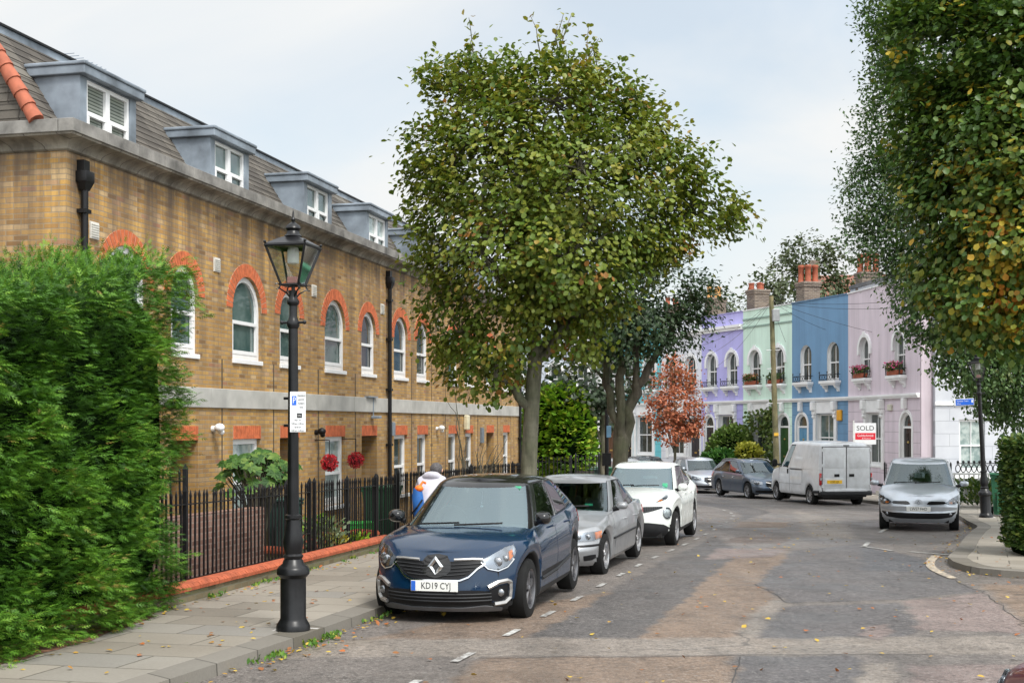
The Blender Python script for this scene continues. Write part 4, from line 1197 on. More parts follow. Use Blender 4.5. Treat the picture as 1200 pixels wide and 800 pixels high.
class Car:
    """x forward (0 at the nose, negative to the rear is -d), y left, z up; d = distance behind the nose"""
    def __init__(s, name, label, cat, spec, paint, loc, heading, group=None, frame=None, rim='rim', spokes=5, clad=None, clad_t=0.0, wind='windscreen', side='sideglass', rearside=None, detail=True):
        s.sp = spec; s.paint = paint
        s.L, s.W = spec['L'], spec['W'] / 2
        s.root = thing(name, label, cat, loc, heading, group)
        s.root.rotation_mode = 'XYZ'
        s.belt = pc(spec['belt']); s.wt = pc(spec['wt']); s.ff = pc(spec['front']); s.fr = pc(spec['rear'])
        s.bar = pc(spec.get('bar', [(0, .90), (.5, .965), (1.2, 1.0), (s.L - 1.2, 1.0), (s.L - .5, .975), (s.L, .93)]))
        s.roof = pc(spec['roof'])
        s.wheels = (spec['fo'], spec['fo'] + spec['wb']); s.rw = spec['rw']; s.ar = spec.get('ar', s.rw + .055)
        s.zs = pc(spec.get('sill', [(0, .24), (.35, .22), (s.L * .5, .22), (s.L - .3, .26), (s.L, .32)]))
        s.df, s.dr, s.nf, s.nr = spec.get('df', .62), spec.get('dr', .5), spec.get('nf', 2.7), spec.get('nr', 3.0)
        s.frame = frame or paint
        s.body(clad, clad_t); s.green(wind, side, rearside or side)
        s.wheels_build(rim, spokes); s.inside()
    def X(s, d): return s.L / 2 - d                # local x of a distance behind the nose
    def zlow(s, d):
        z = s.zs(d)
        for w in s.wheels:
            q = s.ar ** 2 - (d - w) ** 2
            if q >= 0: z = max(z, s.rw + math.sqrt(q))
        return z
    def pt(s, kind, a, t=None, z=None):
        """point on the lower body. kind F/R: a = signed angle fraction -1..1 ; S: a = d with sign in s.sg"""
        for it in range(3 if z is not None else 1):
            if z is not None and it == 0: t = .6
            if kind == 'F':
                th = abs(a) * PI / 2; d = s.ff(t) + s.df * (1 - max(0, math.cos(th)) ** (2 / s.nf)); y = math.sin(th) ** (2 / s.nf); sg = 1 if a >= 0 else -1
            elif kind == 'R':
                th = abs(a) * PI / 2; d = s.L - s.fr(t) - s.dr * (1 - max(0, math.cos(th)) ** (2 / s.nr)); y = math.sin(th) ** (2 / s.nr); sg = 1 if a >= 0 else -1
            else: d = a[0]; y = 1; sg = a[1]
            lo = s.zlow(d); hi = s.belt(d)
            if z is not None: t = min(1, max(0, (z - lo) / max(.01, hi - lo)))
        return Vector((s.X(d), sg * y * s.W * s.wt(t) * s.bar(d), lo + t * (hi - lo)))
    def body(s, clad, clad_t):
        sp = s.sp
        ts = sorted(set([0, .05, .1, .16, .22, .3, .38, .46, .54, .62, .7, .78, .85, .91, .96, 1.0] + ([clad_t] if clad_t else [])))
        fth = [i / 22 for i in range(23)]
        d0 = s.df + .02; d1 = s.L - s.dr - .02
        ds = list(np.linspace(s.df + max(s.ff(t) for t in ts) + .01, s.L - s.dr - max(s.fr(t) for t in ts) - .01, 50))
        for w in s.wheels:
            for k in (-1, -.996, -.97, -.92, -.84, -.7, -.5, -.25, 0, .25, .5, .7, .84, .92, .97, .996, 1): ds.append(w + k * s.ar)
            ds.append(w - s.ar - .003); ds.append(w + s.ar + .003)
        lo, hi = s.df + max(s.ff(t) for t in ts), s.L - s.dr - max(s.fr(t) for t in ts)
        ds = sorted(d for d in ds if lo < d < hi)
        half = [('F', a) for a in fth] + [('S', d) for d in ds] + [('R', a) for a in reversed(fth)]
        n = len(half); V = []; Fc = []; Mi = []
        nt = len(ts)
        for sg in (1, -1):
            for (k, a) in half:
                for t in ts: V.append(s.pt(k, (a * sg if k != 'S' else (a, sg)), t))
        idx = lambda side, i, j: side * n * nt + i * nt + j
        for side in (0, 1):
            for i in range(n - 1):
                for j in range(nt - 1):
                    Fc.append((idx(side, i, j), idx(side, i + 1, j), idx(side, i + 1, j + 1), idx(side, i, j + 1)))
                    Mi.append(1 if ts[j + 1] <= clad_t + 1e-6 else 0)
            b = len(V)                                # lip turned inward at the lower edge
            for i in range(n):
                p = V[idx(side, i, 0)]; V.append(Vector((p.x * .985, p.y * .80, p.z + .0)))
            for i in range(n - 1): Fc.append((idx(side, i, 0), b + i, b + i + 1, idx(side, i + 1, 0))); Mi.append(2)
        # deck: bonnet, scuttle, boot
        fr = [-1, -.985, -.95, -.88, -.75, -.5, -.25, 0, .25, .5, .75, .88, .95, .985, 1]
        cr = pc(sp['crown']); b = len(V); m = len(fr)
        for i in range(n):
            p = V[idx(0, i, nt - 1)]; d = s.L / 2 - p.x
            for u in fr: V.append(Vector((p.x, p.y * u, p.z + cr(d) * (1 - abs(u) ** 2.6))))
        A, B = sp['gA'][0] + .22, sp['gB'][0] - .12
        for i in range(n - 1):
            d = s.L / 2 - (V[idx(0, i, nt - 1)].x + V[idx(0, i + 1, nt - 1)].x) / 2
            for k in range(m - 1):
                if A < d < B and 2 <= k <= m - 4: continue
                Fc.append((b + i * m + k, b + i * m + k + 1, b + (i + 1) * m + k + 1, b + (i + 1) * m + k)); Mi.append(0)
        mb = MB(); mb.v = [tuple(v) for v in V]; mb.f = Fc; mb.m = Mi
        me = bpy.data.meshes.new('body'); me.from_pydata(mb.v, [], mb.f); me.polygons.foreach_set('material_index', mb.m)
        bm = bmesh.new(); bm.from_mesh(me); bmesh.ops.remove_doubles(bm, verts=bm.verts[:], dist=.0008); bmesh.ops.recalc_face_normals(bm, faces=bm.faces[:]); bm.to_mesh(me); bm.free()
        s.bodyo = link_mesh('body', me, [s.paint, M['clad'], M['well']], s.root, 38)
        mb = MB()
        mb.box((s.X(s.L - .25), -s.W * .72, .22), (s.X(.25), s.W * .72, .62))
        for w in s.wheels: mb.box((s.X(w + s.ar * .97), -s.W * .66, .24), (s.X(w - s.ar * .97), s.W * .66, .75))
        mb.build('underbody', M['well'], s.root)
    def green(s, wind, side, rearside):
        sp = s.sp; (a0, a1), (b0, b1) = sp['gA'], sp['gB']; g0, g1 = sp['gw']
        bow, bowr = sp.get('bow', .26), sp.get('bowr', .16)
        ts = [0, .07, .14, .3, .5, .7, .86, .90, .94, .97, .99, 1.0]
        gf = lambda t: a0 + (a1 - a0) * (t ** sp.get('wcurve', 1.0)) + .045 * max(0, (t - .9) / .1) ** 2
        gr = lambda t: b0 + (b1 - b0) * (t ** sp.get('rcurve', 1.25)) - .05 * max(0, (t - .9) / .1) ** 2
        gw = lambda t: (g0 + (g1 - g0) * t ** 1.15 - .075 * max(0, (t - .88) / .12) ** 2) * s.W
        wins = sp['wins']
        us = sorted(set([0, 1] + [round(x, 4) for a, b in wins for x in (a, b)] + [round(x + dx, 4) for a, b in wins for x, dx in ((a, -.012), (b, .012))] + [.25, .5, .75]))
        us = [u for u in us if 0 <= u <= 1]
        fth = [0, .15, .3, .45, .6, .7, .78, .81, .88, .94]
        half = [('F', a) for a in fth] + [('S', u) for u in us] + [('R', a) for a in reversed(fth)]
        n = len(half); nt = len(ts); V = []
        zb = lambda d: s.belt(d) - .015
        for sg in (1, -1):
            for (k, a) in half:
                for t in ts:
                    f0, r0 = gf(t), gr(t)
                    if k == 'F': th = a * PI / 2; d = f0 + bow * (1 - math.cos(th) ** (2 / 2.4)); y = math.sin(th) ** (2 / 2.4)
                    elif k == 'R': th = a * PI / 2; d = r0 - bowr * (1 - math.cos(th) ** (2 / 2.6)); y = math.sin(th) ** (2 / 2.6)
                    else: d = (f0 + bow) + ((r0 - bowr) - (f0 + bow)) * a; y = 1
                    yy = sg * y * gw(t) * (1 if k != 'S' else 1 + .015 * math.sin(PI * a))
                    if k == 'S': yy *= sp.get('gtaper', pc([(0, .97), (.4, 1.0), (.75, .99), (1, .95)]))(a)
                    else: yy *= .97 if k == 'F' else .95
                    base = zb(d) + (sp.get('cowl', .05) * (1 - y ** 3) if k == 'F' else 0)
                    V.append(Vector((s.X(d), yy, base + t * (s.roof(d) - base))))
        idx = lambda side_, i, j: side_ * n * nt + i * nt + j
        groups = {}; frame = []; trim = []
        w0, w1 = 1, 6                                    # glass rows: ts[1]..ts[6]
        def inwin(u0, u1):
            for q, (a, b) in enumerate(wins):
                if u0 >= a - 1e-6 and u1 <= b + 1e-6: return q
            return None
        for sd in (0, 1):
            for i in range(n - 1):
                (k0, p0), (k1, p1) = half[i], half[i + 1]
                for j in range(nt - 1):
                    f = (idx(sd, i, j), idx(sd, i + 1, j), idx(sd, i + 1, j + 1), idx(sd, i, j + 1))
                    key = None; tr = False
                    if k0 == 'F' and k1 == 'F' and p1 <= .78 + 1e-6:
                        if j < w1 and j >= 0: key = ('windscreen', 0)
                    elif k0 == 'F' and k1 == 'F' and p1 <= .811: tr = j < w1 + 1
                    elif k0 == 'R' and k1 == 'R' and p0 <= .78 + 1e-6 and not sp.get('panel_rear'):
                        if w0 + 1 <= j < w1: key = ('rear_window', 0)
                    elif k0 == 'S' and k1 == 'S':
                        q = inwin(p0, p1)
                        if q is not None and w0 <= j < w1: key = ('side_window', q * 2 + sd)
                        elif q is not None and (j == w0 - 1 or j == w1): tr = True
                        elif any(abs(p0 - b) < 1e-6 or abs(p1 - a) < 1e-6 for a, b in wins) and w0 - 1 <= j <= w1: tr = True
                    if key: groups.setdefault(key, []).append(f)
                    elif tr: trim.append(f)
                    else: frame.append(f)
        # roof panel
        fr = [-1, -.97, -.9, -.75, -.4, 0, .4, .75, .9, .97, 1]; b = len(V); m = len(fr)
        for i in range(n):
            p = V[idx(0, i, nt - 1)]
            for u in fr: V.append(Vector((p.x, p.y * u, p.z + sp.get('rcrown', .035) * (1 - abs(u) ** 2.2))))
        rf = [(b + i * m + k, b + i * m + k + 1, b + (i + 1) * m + k + 1, b + (i + 1) * m + k) for i in range(n - 1) for k in range(m - 1)]
        def sub(name, sets, mats, sm=40):
            used = {}; vv = []; ff = []; mi = []
            for q, fs in enumerate(sets):
                for f in fs:
                    g = []
                    for i in f:
                        if i not in used: used[i] = len(vv); vv.append(tuple(V[i]))
                        g.append(used[i])
                    ff.append(g); mi.append(q)
            me = bpy.data.meshes.new(name); me.from_pydata(vv, [], ff); me.polygons.foreach_set('material_index', mi)
            bm = bmesh.new(); bm.from_mesh(me); bmesh.ops.remove_doubles(bm, verts=bm.verts[:], dist=.0008); bmesh.ops.recalc_face_normals(bm, faces=bm.faces[:])
            bm.to_mesh(me); bm.free()
            o = link_mesh(name, me, mats, s.root, sm); return o
        s.roofo = sub('roof', [frame + rf, trim], [s.frame, M['trimblk']])
        for (nm, q), fs in sorted(groups.items()):
            mt = M[wind] if nm == 'windscreen' else (M[rearside] if nm == 'rear_window' or q >= 2 else M[side])
            o = sub(nm, [fs], mt, 60)
        # wipers
        mb = MB()
        for y0, y1 in ((-.10, .52), (-.62, -.04)):
            P = []
            for k in range(7):
                y = (y0 + (y1 - y0) * k / 6) * s.W * 1.0
                yn = min(.99, abs(y) / (g0 * s.W)); th = math.asin(yn ** 1.2)
                d = gf(.05 + .05 * k / 6) + bow * (1 - math.cos(th) ** (2 / 2.4)) - .03
                P.append((s.X(d), y, zb(d) + .06 + .02 * k / 6 + s.sp.get('cowl', .05) * (1 - yn ** 3)))
            mb.tube(P, .011, 5)
        mb.build('wiper', M['trimblk'], s.root)
        s.gf, s.gr, s.gw, s.zb = gf, gr, gw, zb
        s.bow = bow
    def wheels_build(s, rim, spokes):
        r = s.rw; w = .105
        tm = MB(); tm.lathe([(r * .66, -w), (r * .9, -w), (r * .975, -w * .85), (r, -w * .55), (r, w * .55), (r * .975, w * .85), (r * .9, w), (r * .66, w), (r * .64, 0), (r * .66, -w)], 40, axis='y', cap=False)
        rm = MB()
        rm.lathe([(r * .67, w * .86), (r * .70, w * .98), (r * .66, w * 1.0), (r * .62, w * .9), (r * .60, w * .2), (r * .60, -w)], 40, axis='y', cap=False)
        rm.lathe([(r * .13, w * .6), (r * .14, w * .80), (r * .10, w * .92), (.001, w * .95)], 16, axis='y', cap=False)
        for k in range(spokes):
            a = 2 * PI * k / spokes + .3
            for da in ((-.11, .11) if spokes <= 6 else (0,)):
                c, sn = math.cos(a + da), math.sin(a + da); c0, s0 = math.cos(a + da * .5), math.sin(a + da * .5)
                P0 = Vector((c0 * r * .10, 0, s0 * r * .10)); P1 = Vector((c * r * .64, 0, s * 0 if False else sn * r * .64)); tn = Vector((-sn, 0, c)) * r * .036
                rm.add([P0 - tn + Vector((0, w * .84, 0)), P0 + tn + Vector((0, w * .84, 0)), P1 + tn * 1.1 + Vector((0, w * .80, 0)), P1 - tn * 1.1 + Vector((0, w * .80, 0)),
                        P0 - tn * 1.6 + Vector((0, w * .5, 0)), P0 + tn * 1.6 + Vector((0, w * .5, 0)), P1 + tn * 1.6 + Vector((0, w * .45, 0)), P1 - tn * 1.6 + Vector((0, w * .45, 0))],
                       [(0, 1, 2, 3), (0, 4, 5, 1), (1, 5, 6, 2), (2, 6, 7, 3), (3, 7, 4, 0)])
        bk = MB(); bk.lathe([(.001, w * .1), (r * .61, w * .1)], 28, axis='y', cap=False)
        first = None
        for d in s.wheels:
            for sg in (1, -1):
                e = empty('wheel', (s.X(d), sg * (s.W * s.sp.get('track', .965) - w), r), 0, s.root)
                if sg < 0: e.rotation_euler = (0, 0, PI)
                if first is None:
                    a = tm.build('tyre', M['tyre'], e, 40); b = rm.build('rim', M[rim], e, 30); c = bk.build('brake_disc', M['trimblk'], e); first = (a, b, c)
                else:
                    for o in first:
                        c = o.copy(); COL.objects.link(c); c.parent = e
    def inside(s):
        sp = s.sp; a0 = sp['gA'][0]; zb = s.belt(a0 + .6)
        mb = MB(); mb.box((s.X(a0 + .75), -s.W * .80, .45), (s.X(a0 + .12), s.W * .80, zb - .01), bev=.08)
        mb.box((s.X(sp['gB'][0] - .1), -s.W * .82, .30), (s.X(a0 + .3), s.W * .82, .5))
        mb.build('dashboard', M['interior'], s.root)
        mb = MB(); cx, cy, cz = s.X(a0 + .88), -.36, zb + .02
        mb.tube([(cx + .06 * math.sin(t), cy + .18 * math.cos(t), cz + .17 * math.sin(t)) for t in np.linspace(0, 2 * PI, 17)], .016, 6)
        mb.build('steering_wheel', M['interior'], s.root)
        top = s.roof(s.L * .5) - .16
        for dd in (a0 + 1.25, a0 + 2.1):
            for y in (-.36, .36):
                if dd > sp['gB'][0] - .5 or (sp.get('van') and dd > a0 + 1.5): continue
                mb = MB(); mb.box((s.X(dd + .12), y - .23, .42), (s.X(dd), y + .23, top - .20), bev=.05); mb.box((s.X(dd + .10), y - .13, top - .23), (s.X(dd + .01), y + .13, top - .03), bev=.04)
                mb.build('seat', M['seat'], s.root, 50)
    # ---- things laid on the body
    def nrm(s, kind, a, z):
        e = .004
        if kind == 'S': p = s.pt(kind, a, z=z); q = s.pt(kind, (a[0] + e, a[1]), z=z)
        else: p = s.pt(kind, a, z=z); q = s.pt(kind, a + e, z=z)
        r = s.pt(kind, a, z=z + .01); r2 = s.pt(kind, a, z=z - .01)
        n = (q - p).cross(r - r2)
        if n.length < 1e-9: n = Vector((1, 0, 0))
        n.normalize()
        c = Vector((p.x * .55, 0, p.z * .9))
        if n.dot(p - c) < 0: n = -n
        return p, n
    def patch(s, name, kind, outl, mats, off=.006, th=.03, N=16, rows=4, sg=1, parent=None, sm=40, merge=None):
        """outl: [(a, zlo, zhi)] along the body; sg mirrors (side / angle)"""
        mb = merge or MB(); us = [o[0] for o in outl]
        V = []
        for i in range(N + 1):
            a = us[0] + (us[-1] - us[0]) * i / N
            lo = float(np.interp(a, us, [o[1] for o in outl])) if us[0] < us[-1] else float(np.interp(-a, [-u for u in us], [o[1] for o in outl]))
            hi = float(np.interp(a, us, [o[2] for o in outl])) if us[0] < us[-1] else float(np.interp(-a, [-u for u in us], [o[2] for o in outl]))
            for j in range(rows + 1):
                z = lo + (hi - lo) * j / rows
                p, n = s.nrm(kind, (a * sg if kind != 'S' else (a, sg)), z)
                V.append((p + n * off, p - n * (th - off)))
        nv = len(V); m = rows + 1
        vv = [v[0] for v in V] + [v[1] for v in V]
        f = [(i * m + j, (i + 1) * m + j, (i + 1) * m + j + 1, i * m + j + 1) for i in range(N) for j in range(rows)]
        per = [i * m for i in range(N + 1)] + [N * m + j for j in range(1, m)] + [i * m + rows for i in range(N - 1, -1, -1)] + [j for j in range(rows - 1, 0, -1)]
        f += [(per[k], per[(k + 1) % len(per)], nv + per[(k + 1) % len(per)], nv + per[k]) for k in range(len(per))]
        mb.add(vv, f)
        if merge is None: return mb.build(name, mats, parent or s.root, sm)
    def line(s, mb, kind, pts, w=.005, off=.003, sg=1, N=8):
        """thin raised cord following the body along [(a,z)]"""
        P = []
        for (a0, z0), (a1, z1) in zip(pts, pts[1:]):
            for k in range(N):
                a = a0 + (a1 - a0) * k / N; z = z0 + (z1 - z0) * k / N
                p, n = s.nrm(kind, (a * sg if kind != 'S' else (a, sg)), z); P.append(p + n * off)
        a, z = pts[-1]; p, n = s.nrm(kind, (a * sg if kind != 'S' else (a, sg)), z); P.append(p + n * off)
        mb.tube(P, w, 5)
    def doors(s, cuts, z0, handle_z, hmat=None, handles=None):
        """cuts: d positions of the shut lines; each door a panel with its handle"""
        for sg in (1, -1):
            for k, (a, b) in enumerate(zip(cuts, cuts[1:])):
                zt = lambda d: s.belt(d) - .012
                g = MB(); N = 10
                ol = [(a + .008 + (b - a - .016) * i / N, max(z0, s.zlow(a + .008 + (b - a - .016) * i / N) + .04), zt(a + (b - a) * i / N)) for i in range(N + 1)]
                og = [(a - .003 + (b - a + .006) * i / N, max(z0, s.zlow(a - .003 + (b - a + .006) * i / N) + .03) - .010, zt(a + (b - a) * i / N)) for i in range(N + 1)]
                s.patch('door_gap', 'S', og, M['trimblk'], .002, .012, N, 3, sg)  # dark sheet showing round the door edge, paints the shade in the gap
                d = s.patch('door', 'S', ol, s.paint, .005, .012, N, 8, sg)
                hd = (handles[k] if handles else b - .22); hm = MB()
                p, n = s.nrm('S', (hd, sg), handle_z); p2, n2 = s.nrm('S', (hd + .16, sg), handle_z)
                hm.tube([p + n * .004, p + n * .04, p2 + n2 * .04, p2 + n2 * .004], .013, 6)
                hm.build('handle', hmat or s.paint, d, 50)
    def mirror(s, d, z, mat, size=(.10, .17, .12), out=.13):
        for sg in (1, -1):
            p, n = s.nrm('S', (d, sg), min(z, s.belt(d) - .02)); p = Vector((p.x, p.y * .99, z))
            mb = MB(); mb.tube([p + Vector((0, -sg * .02, -.02)), p + Vector((0, sg * out * .7, .0))], [.035, .03], 8)
            o = mb.build('wing_mirror', M['trimblk'], s.root, 50)
            mb = MB(); bm = bmesh.new(); bmesh.ops.create_icosphere(bm, subdivisions=3, radius=1)
            for q in bm.verts:
                c = q.co; x = c.x * (size[0] if c.x > 0 else size[0] * .35)
                e = lambda v: math.copysign(abs(v) ** .75, v)
                q.co = Vector((p.x + x, p.y + sg * (out + .02) + e(c.y) * size[1] * .5, p.z + .045 + e(c.z) * size[2] * .5))
            mb.addbm(bm); mb.build('mirror_shell', mat, o, 60)
    def plate(s, kind, z, text, yellow=False, w=.52, h=.112, blue=False, y=0.0, tilt=0.0, x=None):
        p, n = s.nrm(kind, y, z)
        sgn = 1 if kind == 'F' else -1
        px = (p.x + sgn * .02) if x is None else x
        mb = MB(); mb.box((-.007, -w / 2, -h / 2), (.007, w / 2, h / 2), bev=.003)
        o = mb.build('number_plate', M['plate_yellow' if yellow else 'plate_white'], s.root)
        o.location = (px, p.y, z); o.rotation_euler = (0, tilt, 0 if sgn > 0 else PI)
        if blue:
            mb = MB(); mb.box((.0072, -w / 2 + .004, -h / 2 + .004), (.0086, -w / 2 + .052, h / 2 - .004)); mb.build('badge_strip', M['plate_blue'], o)
        text_mesh('lettering', text, .098, M['ink'], o, (.0085, .02 if blue else 0, 0), (PI / 2, 0, PI / 2), .0008, sx=.80)
        return o
    def badge(s, z, r, kind='F', shape='diamond', a=0.0, mat='chrome', xoff=.02):
        p, n = s.nrm(kind, a, z); sgn = 1 if kind == 'F' else -1
        mb = MB(); x = p.x + sgn * xoff
        if shape == 'diamond':
            # an upright hollow lozenge made of two folded bands
            o_ = [(0, 1.25), (.98, 0), (0, -1.25), (-.98, 0)]; i_ = [(0, .60), (.42, 0), (0, -.60), (-.42, 0)]
            for k in range(4):
                k2 = (k + 1) % 4
                for (yf, xf) in ((0, 0),):
                    q = [o_[k], o_[k2], i_[k2], i_[k]]
                    mid = .5
                    v = [(x, c[0] * r * .8, z + c[1] * r * .8) for c in q]
                    rid = [((o_[k][0] + i_[k][0]) / 2, (o_[k][1] + i_[k][1]) / 2), ((o_[k2][0] + i_[k2][0]) / 2, (o_[k2][1] + i_[k2][1]) / 2)]
                    v += [(x + sgn * .016, c[0] * r * .8, z + c[1] * r * .8) for c in rid]
                    mb.add(v, [(0, 1, 5, 4), (4, 5, 2, 3), (0, 3, 2, 1)])
        else:
            mb.lathe([(r, 0), (r, sgn * .01), (r * .8, sgn * .014), (.001, sgn * .014)], 20, (x, p.y, z), 'x')
        return mb.build('badge', M[mat], s.root, 30)
    def ball_light(s, z, a, r, kind='F', bowl='bowl'):
        for sg in (1, -1):
            p, n = s.nrm(kind, a * sg, z); c = p - n * .01
            ax = n; u = ax.cross(Vector((0, 0, 1))).normalized(); v = u.cross(ax)
            def ring(rr, h, k=20): return [c + ax * h + (u * math.cos(2 * PI * i / k) + v * math.sin(2 * PI * i / k)) * rr for i in range(k)]
            def lath(prof, k=20):
                vv = []; ff = []
                for rr, h in prof: vv += ring(rr, h, k)
                for q in range(len(prof) - 1):
                    for i in range(k): ff.append((q * k + i, q * k + (i + 1) % k, (q + 1) * k + (i + 1) % k, (q + 1) * k + i))
                m_ = MB(); m_.add(vv, ff); return m_
            o = lath([(r * 1.08, -.02), (r * 1.1, .018), (r * 1.0, .026), (r * .92, .012), (r * .5, -.02), (.001, -.03)]).build('headlight', M[bowl], s.root, 40)
            lath([(r * .98, .02), (r * .8, .032), (r * .4, .038), (.001, .04)]).build('lens', M['lens'], o, 60)

def place(px_y, x, y, heading_deg):
    """ground location; heading measured from straight away (+Y), clockwise positive (to the right); returns loc + rz of local +x"""
    h = R(90 - heading_deg)
    return Vector((x, y, gz(0, y))), h
# ------------------------------------------------------------------ the cars themselves
def std(L, W, H, wb, fo, rw, **k):
    d = dict(L=L, W=W, H=H, wb=wb, fo=fo, rw=rw); d.update(k); return d

P_NAVY = mat_paint('navy_blue_paint', (.003, .020, .052), .0, .16, dirt=.03)
P_SILVER = mat_paint('silver_paint', (.30, .31, .325), .5, .30)
P_SILVERB = mat_paint('pale_silver_paint', (.48, .52, .57), .55, .28)
P_PEARL = mat_paint('pearl_white_paint', (.72, .75, .72), 0, .25, dirt=.10)
P_VAN = mat_paint('white_van_paint', (.68, .70, .73), 0, .38, dirt=.30)
P_SLATE = mat_paint('slate_blue_paint', (.065, .095, .14), .5, .28)
P_DARK = mat_paint('dark_grey_paint', (.035, .04, .05), .5, .25)
P_RED = mat_paint('dark_red_paint', (.17, .008, .02), .3, .25)
LG = None
GRP = 'cars parked along the street'

def lamp_set(c, ol, kind='F', name='headlight', mats=('bowl', 'lens'), amber=None, balls=()):
    for sg in (1, -1):
        h = c.patch(name, kind, ol, M[mats[0]], .004, .03, 14, 5, sg)
        for (a, z, r) in balls:
            p, n = c.nrm(kind, a * sg, z); mb = MB()
            mb.ball(p + n * .006, r, 2, sc=(.5, 1, 1)); mb.build('bulb', M['bowl'], h, 60)
        if mats[1]: c.patch('lens', kind, ol, M[mats[1]], .020, .010, 14, 5, sg, parent=h)
        if amber: c.patch('indicator', kind, amber, M['amber'], .012, .02, 8, 3, sg, parent=h)

# ---- navy small SUV, nearest
def navy_suv():
    loc, h = place(None, -.34, 15.62, 193.6)
    sp = std(4.12, 1.778, 1.52, 2.606, .86, .335, ar=.395,
        bar=[(0, .82), (.35, .90), (.75, .975), (1.2, 1.0), (2.9, 1.0), (3.6, .975), (4.12, .93)], cowl=.03,
        belt=[(0, .70), (.22, .79), (.6, .885), (1.12, .945), (1.6, .985), (2.2, 1.02), (3.2, 1.08), (3.8, 1.12), (4.12, 1.08)],
        wt=[(0, .95), (.08, .985), (.3, .985), (.5, 1.0), (.72, .985), (.88, .955), (1, .90)],
        front=[(0, .10), (.18, .02), (.35, 0), (.55, .015), (.8, .05), (.93, .10), (1, .19)],
        rear=[(0, .12), (.2, 0), (.5, .02), (.8, .08), (1, .14)],
        crown=[(0, .0), (.25, .03), (.6, .065), (1.1, .06), (3.5, .05), (4.12, 0)], sill=[(0, .17), (.3, .16), (.6, .19), (2, .22), (3.8, .27), (4.12, .36)],
        roof=[(0, 1.34), (1.4, 1.44), (1.9, 1.49), (2.4, 1.515), (3.0, 1.50), (3.7, 1.43), (4.1, 1.36)],
        gA=(1.04, 1.80), gB=(4.0, 3.55), gw=(.88, .625), wins=[(.06, .40), (.46, .74), (.78, .93)], bow=.42, df=.74, nf=2.5, dr=.42)
    c = Car('parked_car', 'navy blue small SUV with black roof, nearest of the row at the left kerb', 'car', sp, P_NAVY, loc, h, GRP, frame=M['gloss_black'], rim='rim_dark', spokes=5, clad=True, clad_t=.16, rearside='privacy')
    c.patch('lower_grille', 'F', [(-.50, .255, .385), (-.3, .245, .40), (.3, .245, .40), (.50, .255, .385)], M['trimblk'], .006, .03, 30, 4)
    mb = MB()
    for z in (.285, .32, .355): c.line(mb, 'F', [(-.50, z + .005), (0, z), (.50, z + .005)], .010, .010)
    mb.build('intake_slats', M['clad'], c.root, 50)
    c.patch('skid_plate', 'F', [(-.60, .165, .20), (-.42, .17, .235), (-.2, .175, .215), (.2, .175, .215), (.42, .17, .235), (.60, .165, .20)], mat_plain('grey_skid', (.10, .10, .105), .45), .014, .04, 30, 3)
    # upper grille between the lamps
    c.patch('grille', 'F', [(-.41, .665, .705), (-.34, .625, .715), (-.25, .55, .71), (-.17, .515, .70), (.17, .515, .70), (.25, .55, .71), (.34, .625, .715), (.41, .665, .705)], M['trimblk'], .006, .03, 40, 6)
    mb = MB()
    for z, a in ((.555, .23), (.59, .27), (.625, .33), (.66, .38)): c.line(mb, 'F', [(-a, z + .015), (-.1, z), (.1, z), (a, z + .015)], .007, .012, N=10)
    mb.build('grille_bars', M['clad'], c.root, 50)
    mb = MB(); c.line(mb, 'F', [(-.42, .668), (-.345, .62), (-.26, .535), (-.18, .500), (.18, .500), (.26, .535), (.345, .62), (.42, .668)], .013, .012, N=6); mb.build('chrome_strip', M['chrome'], c.root, 60)
    mb = MB(); c.line(mb, 'F', [(-.40, .715), (-.3, .722), (-.13, .715)], .016, .008); mb.build('grille_top_bar', M['silverplastic'], c.root, 60)
    mb = MB(); c.line(mb, 'F', [(.13, .715), (.3, .722), (.40, .715)], .016, .008); mb.build('grille_top_bar', M['silverplastic'], c.root, 60)
    c.patch('badge_shield', 'F', [(-.10, .60, .69), (-.07, .56, .745), (0, .525, .76), (.07, .56, .745), (.10, .60, .69)], M['gloss_black'], .016, .03, 12, 4)
    c.badge(.648, .112, xoff=.03)
    lamp_set(c, [(.375, .69, .70), (.45, .63, .735), (.56, .605, .785), (.67, .64, .825), (.75, .705, .84), (.79, .775, .845)], amber=[(.70, .69, .785), (.76, .745, .805)], balls=[(.56, .685, .055), (.65, .715, .04)])
    for sg in (1, -1): mb = MB(); c.line(mb, 'F', [(.38, .685), (.45, .618), (.56, .592), (.67, .627), (.77, .715)], .009, .012, sg); mb.build('lamp_trim', M['chrome'], c.root, 60)
    for sg in (1, -1):                                  # C-shaped satin surrounds with fog lamps
        f = c.patch('fog_recess', 'F', [(.48, .285, .39), (.56, .275, .425), (.64, .285, .445), (.695, .33, .44)], M['trimblk'], .010, .03, 10, 4, sg)
        mb = MB(); c.line(mb, 'F', [(.46, .425), (.56, .475), (.66, .487), (.71, .465), (.725, .385), (.71, .305), (.64, .258), (.52, .25)], .025, .016, sg, 5); mb.build('fog_surround', M['silverplastic'], c.root, 60)
        p, n = c.nrm('F', .60 * sg, .365); mb = MB(); mb.ball(p + n * .012, .045, 2, sc=(.5, 1, 1)); mb.build('fog_lamp', M['bowl'], f, 60)
    c.plate('F', .445, 'KD19 CYJ', blue=True, tilt=0.0)
    c.doors([1.25, 2.20, 3.12], .30, .94)
    for sg in (1, -1):                                  # satin strip low on the doors, body crease
        mb = MB(); c.line(mb, 'S', [(1.34, .40), (2.2, .42), (3.02, .50)], .022, .006, sg); mb.build('door_strip', M['clad'], c.root, 60)
    c.mirror(1.38, 1.04, M['gloss_black'], (.12, .19, .15), .06)
    lamp_set(c, [(.45, .88, 1.02), (.8, .86, 1.05), (.97, .88, 1.04)], 'R', 'tail_light', ('redlens', None))
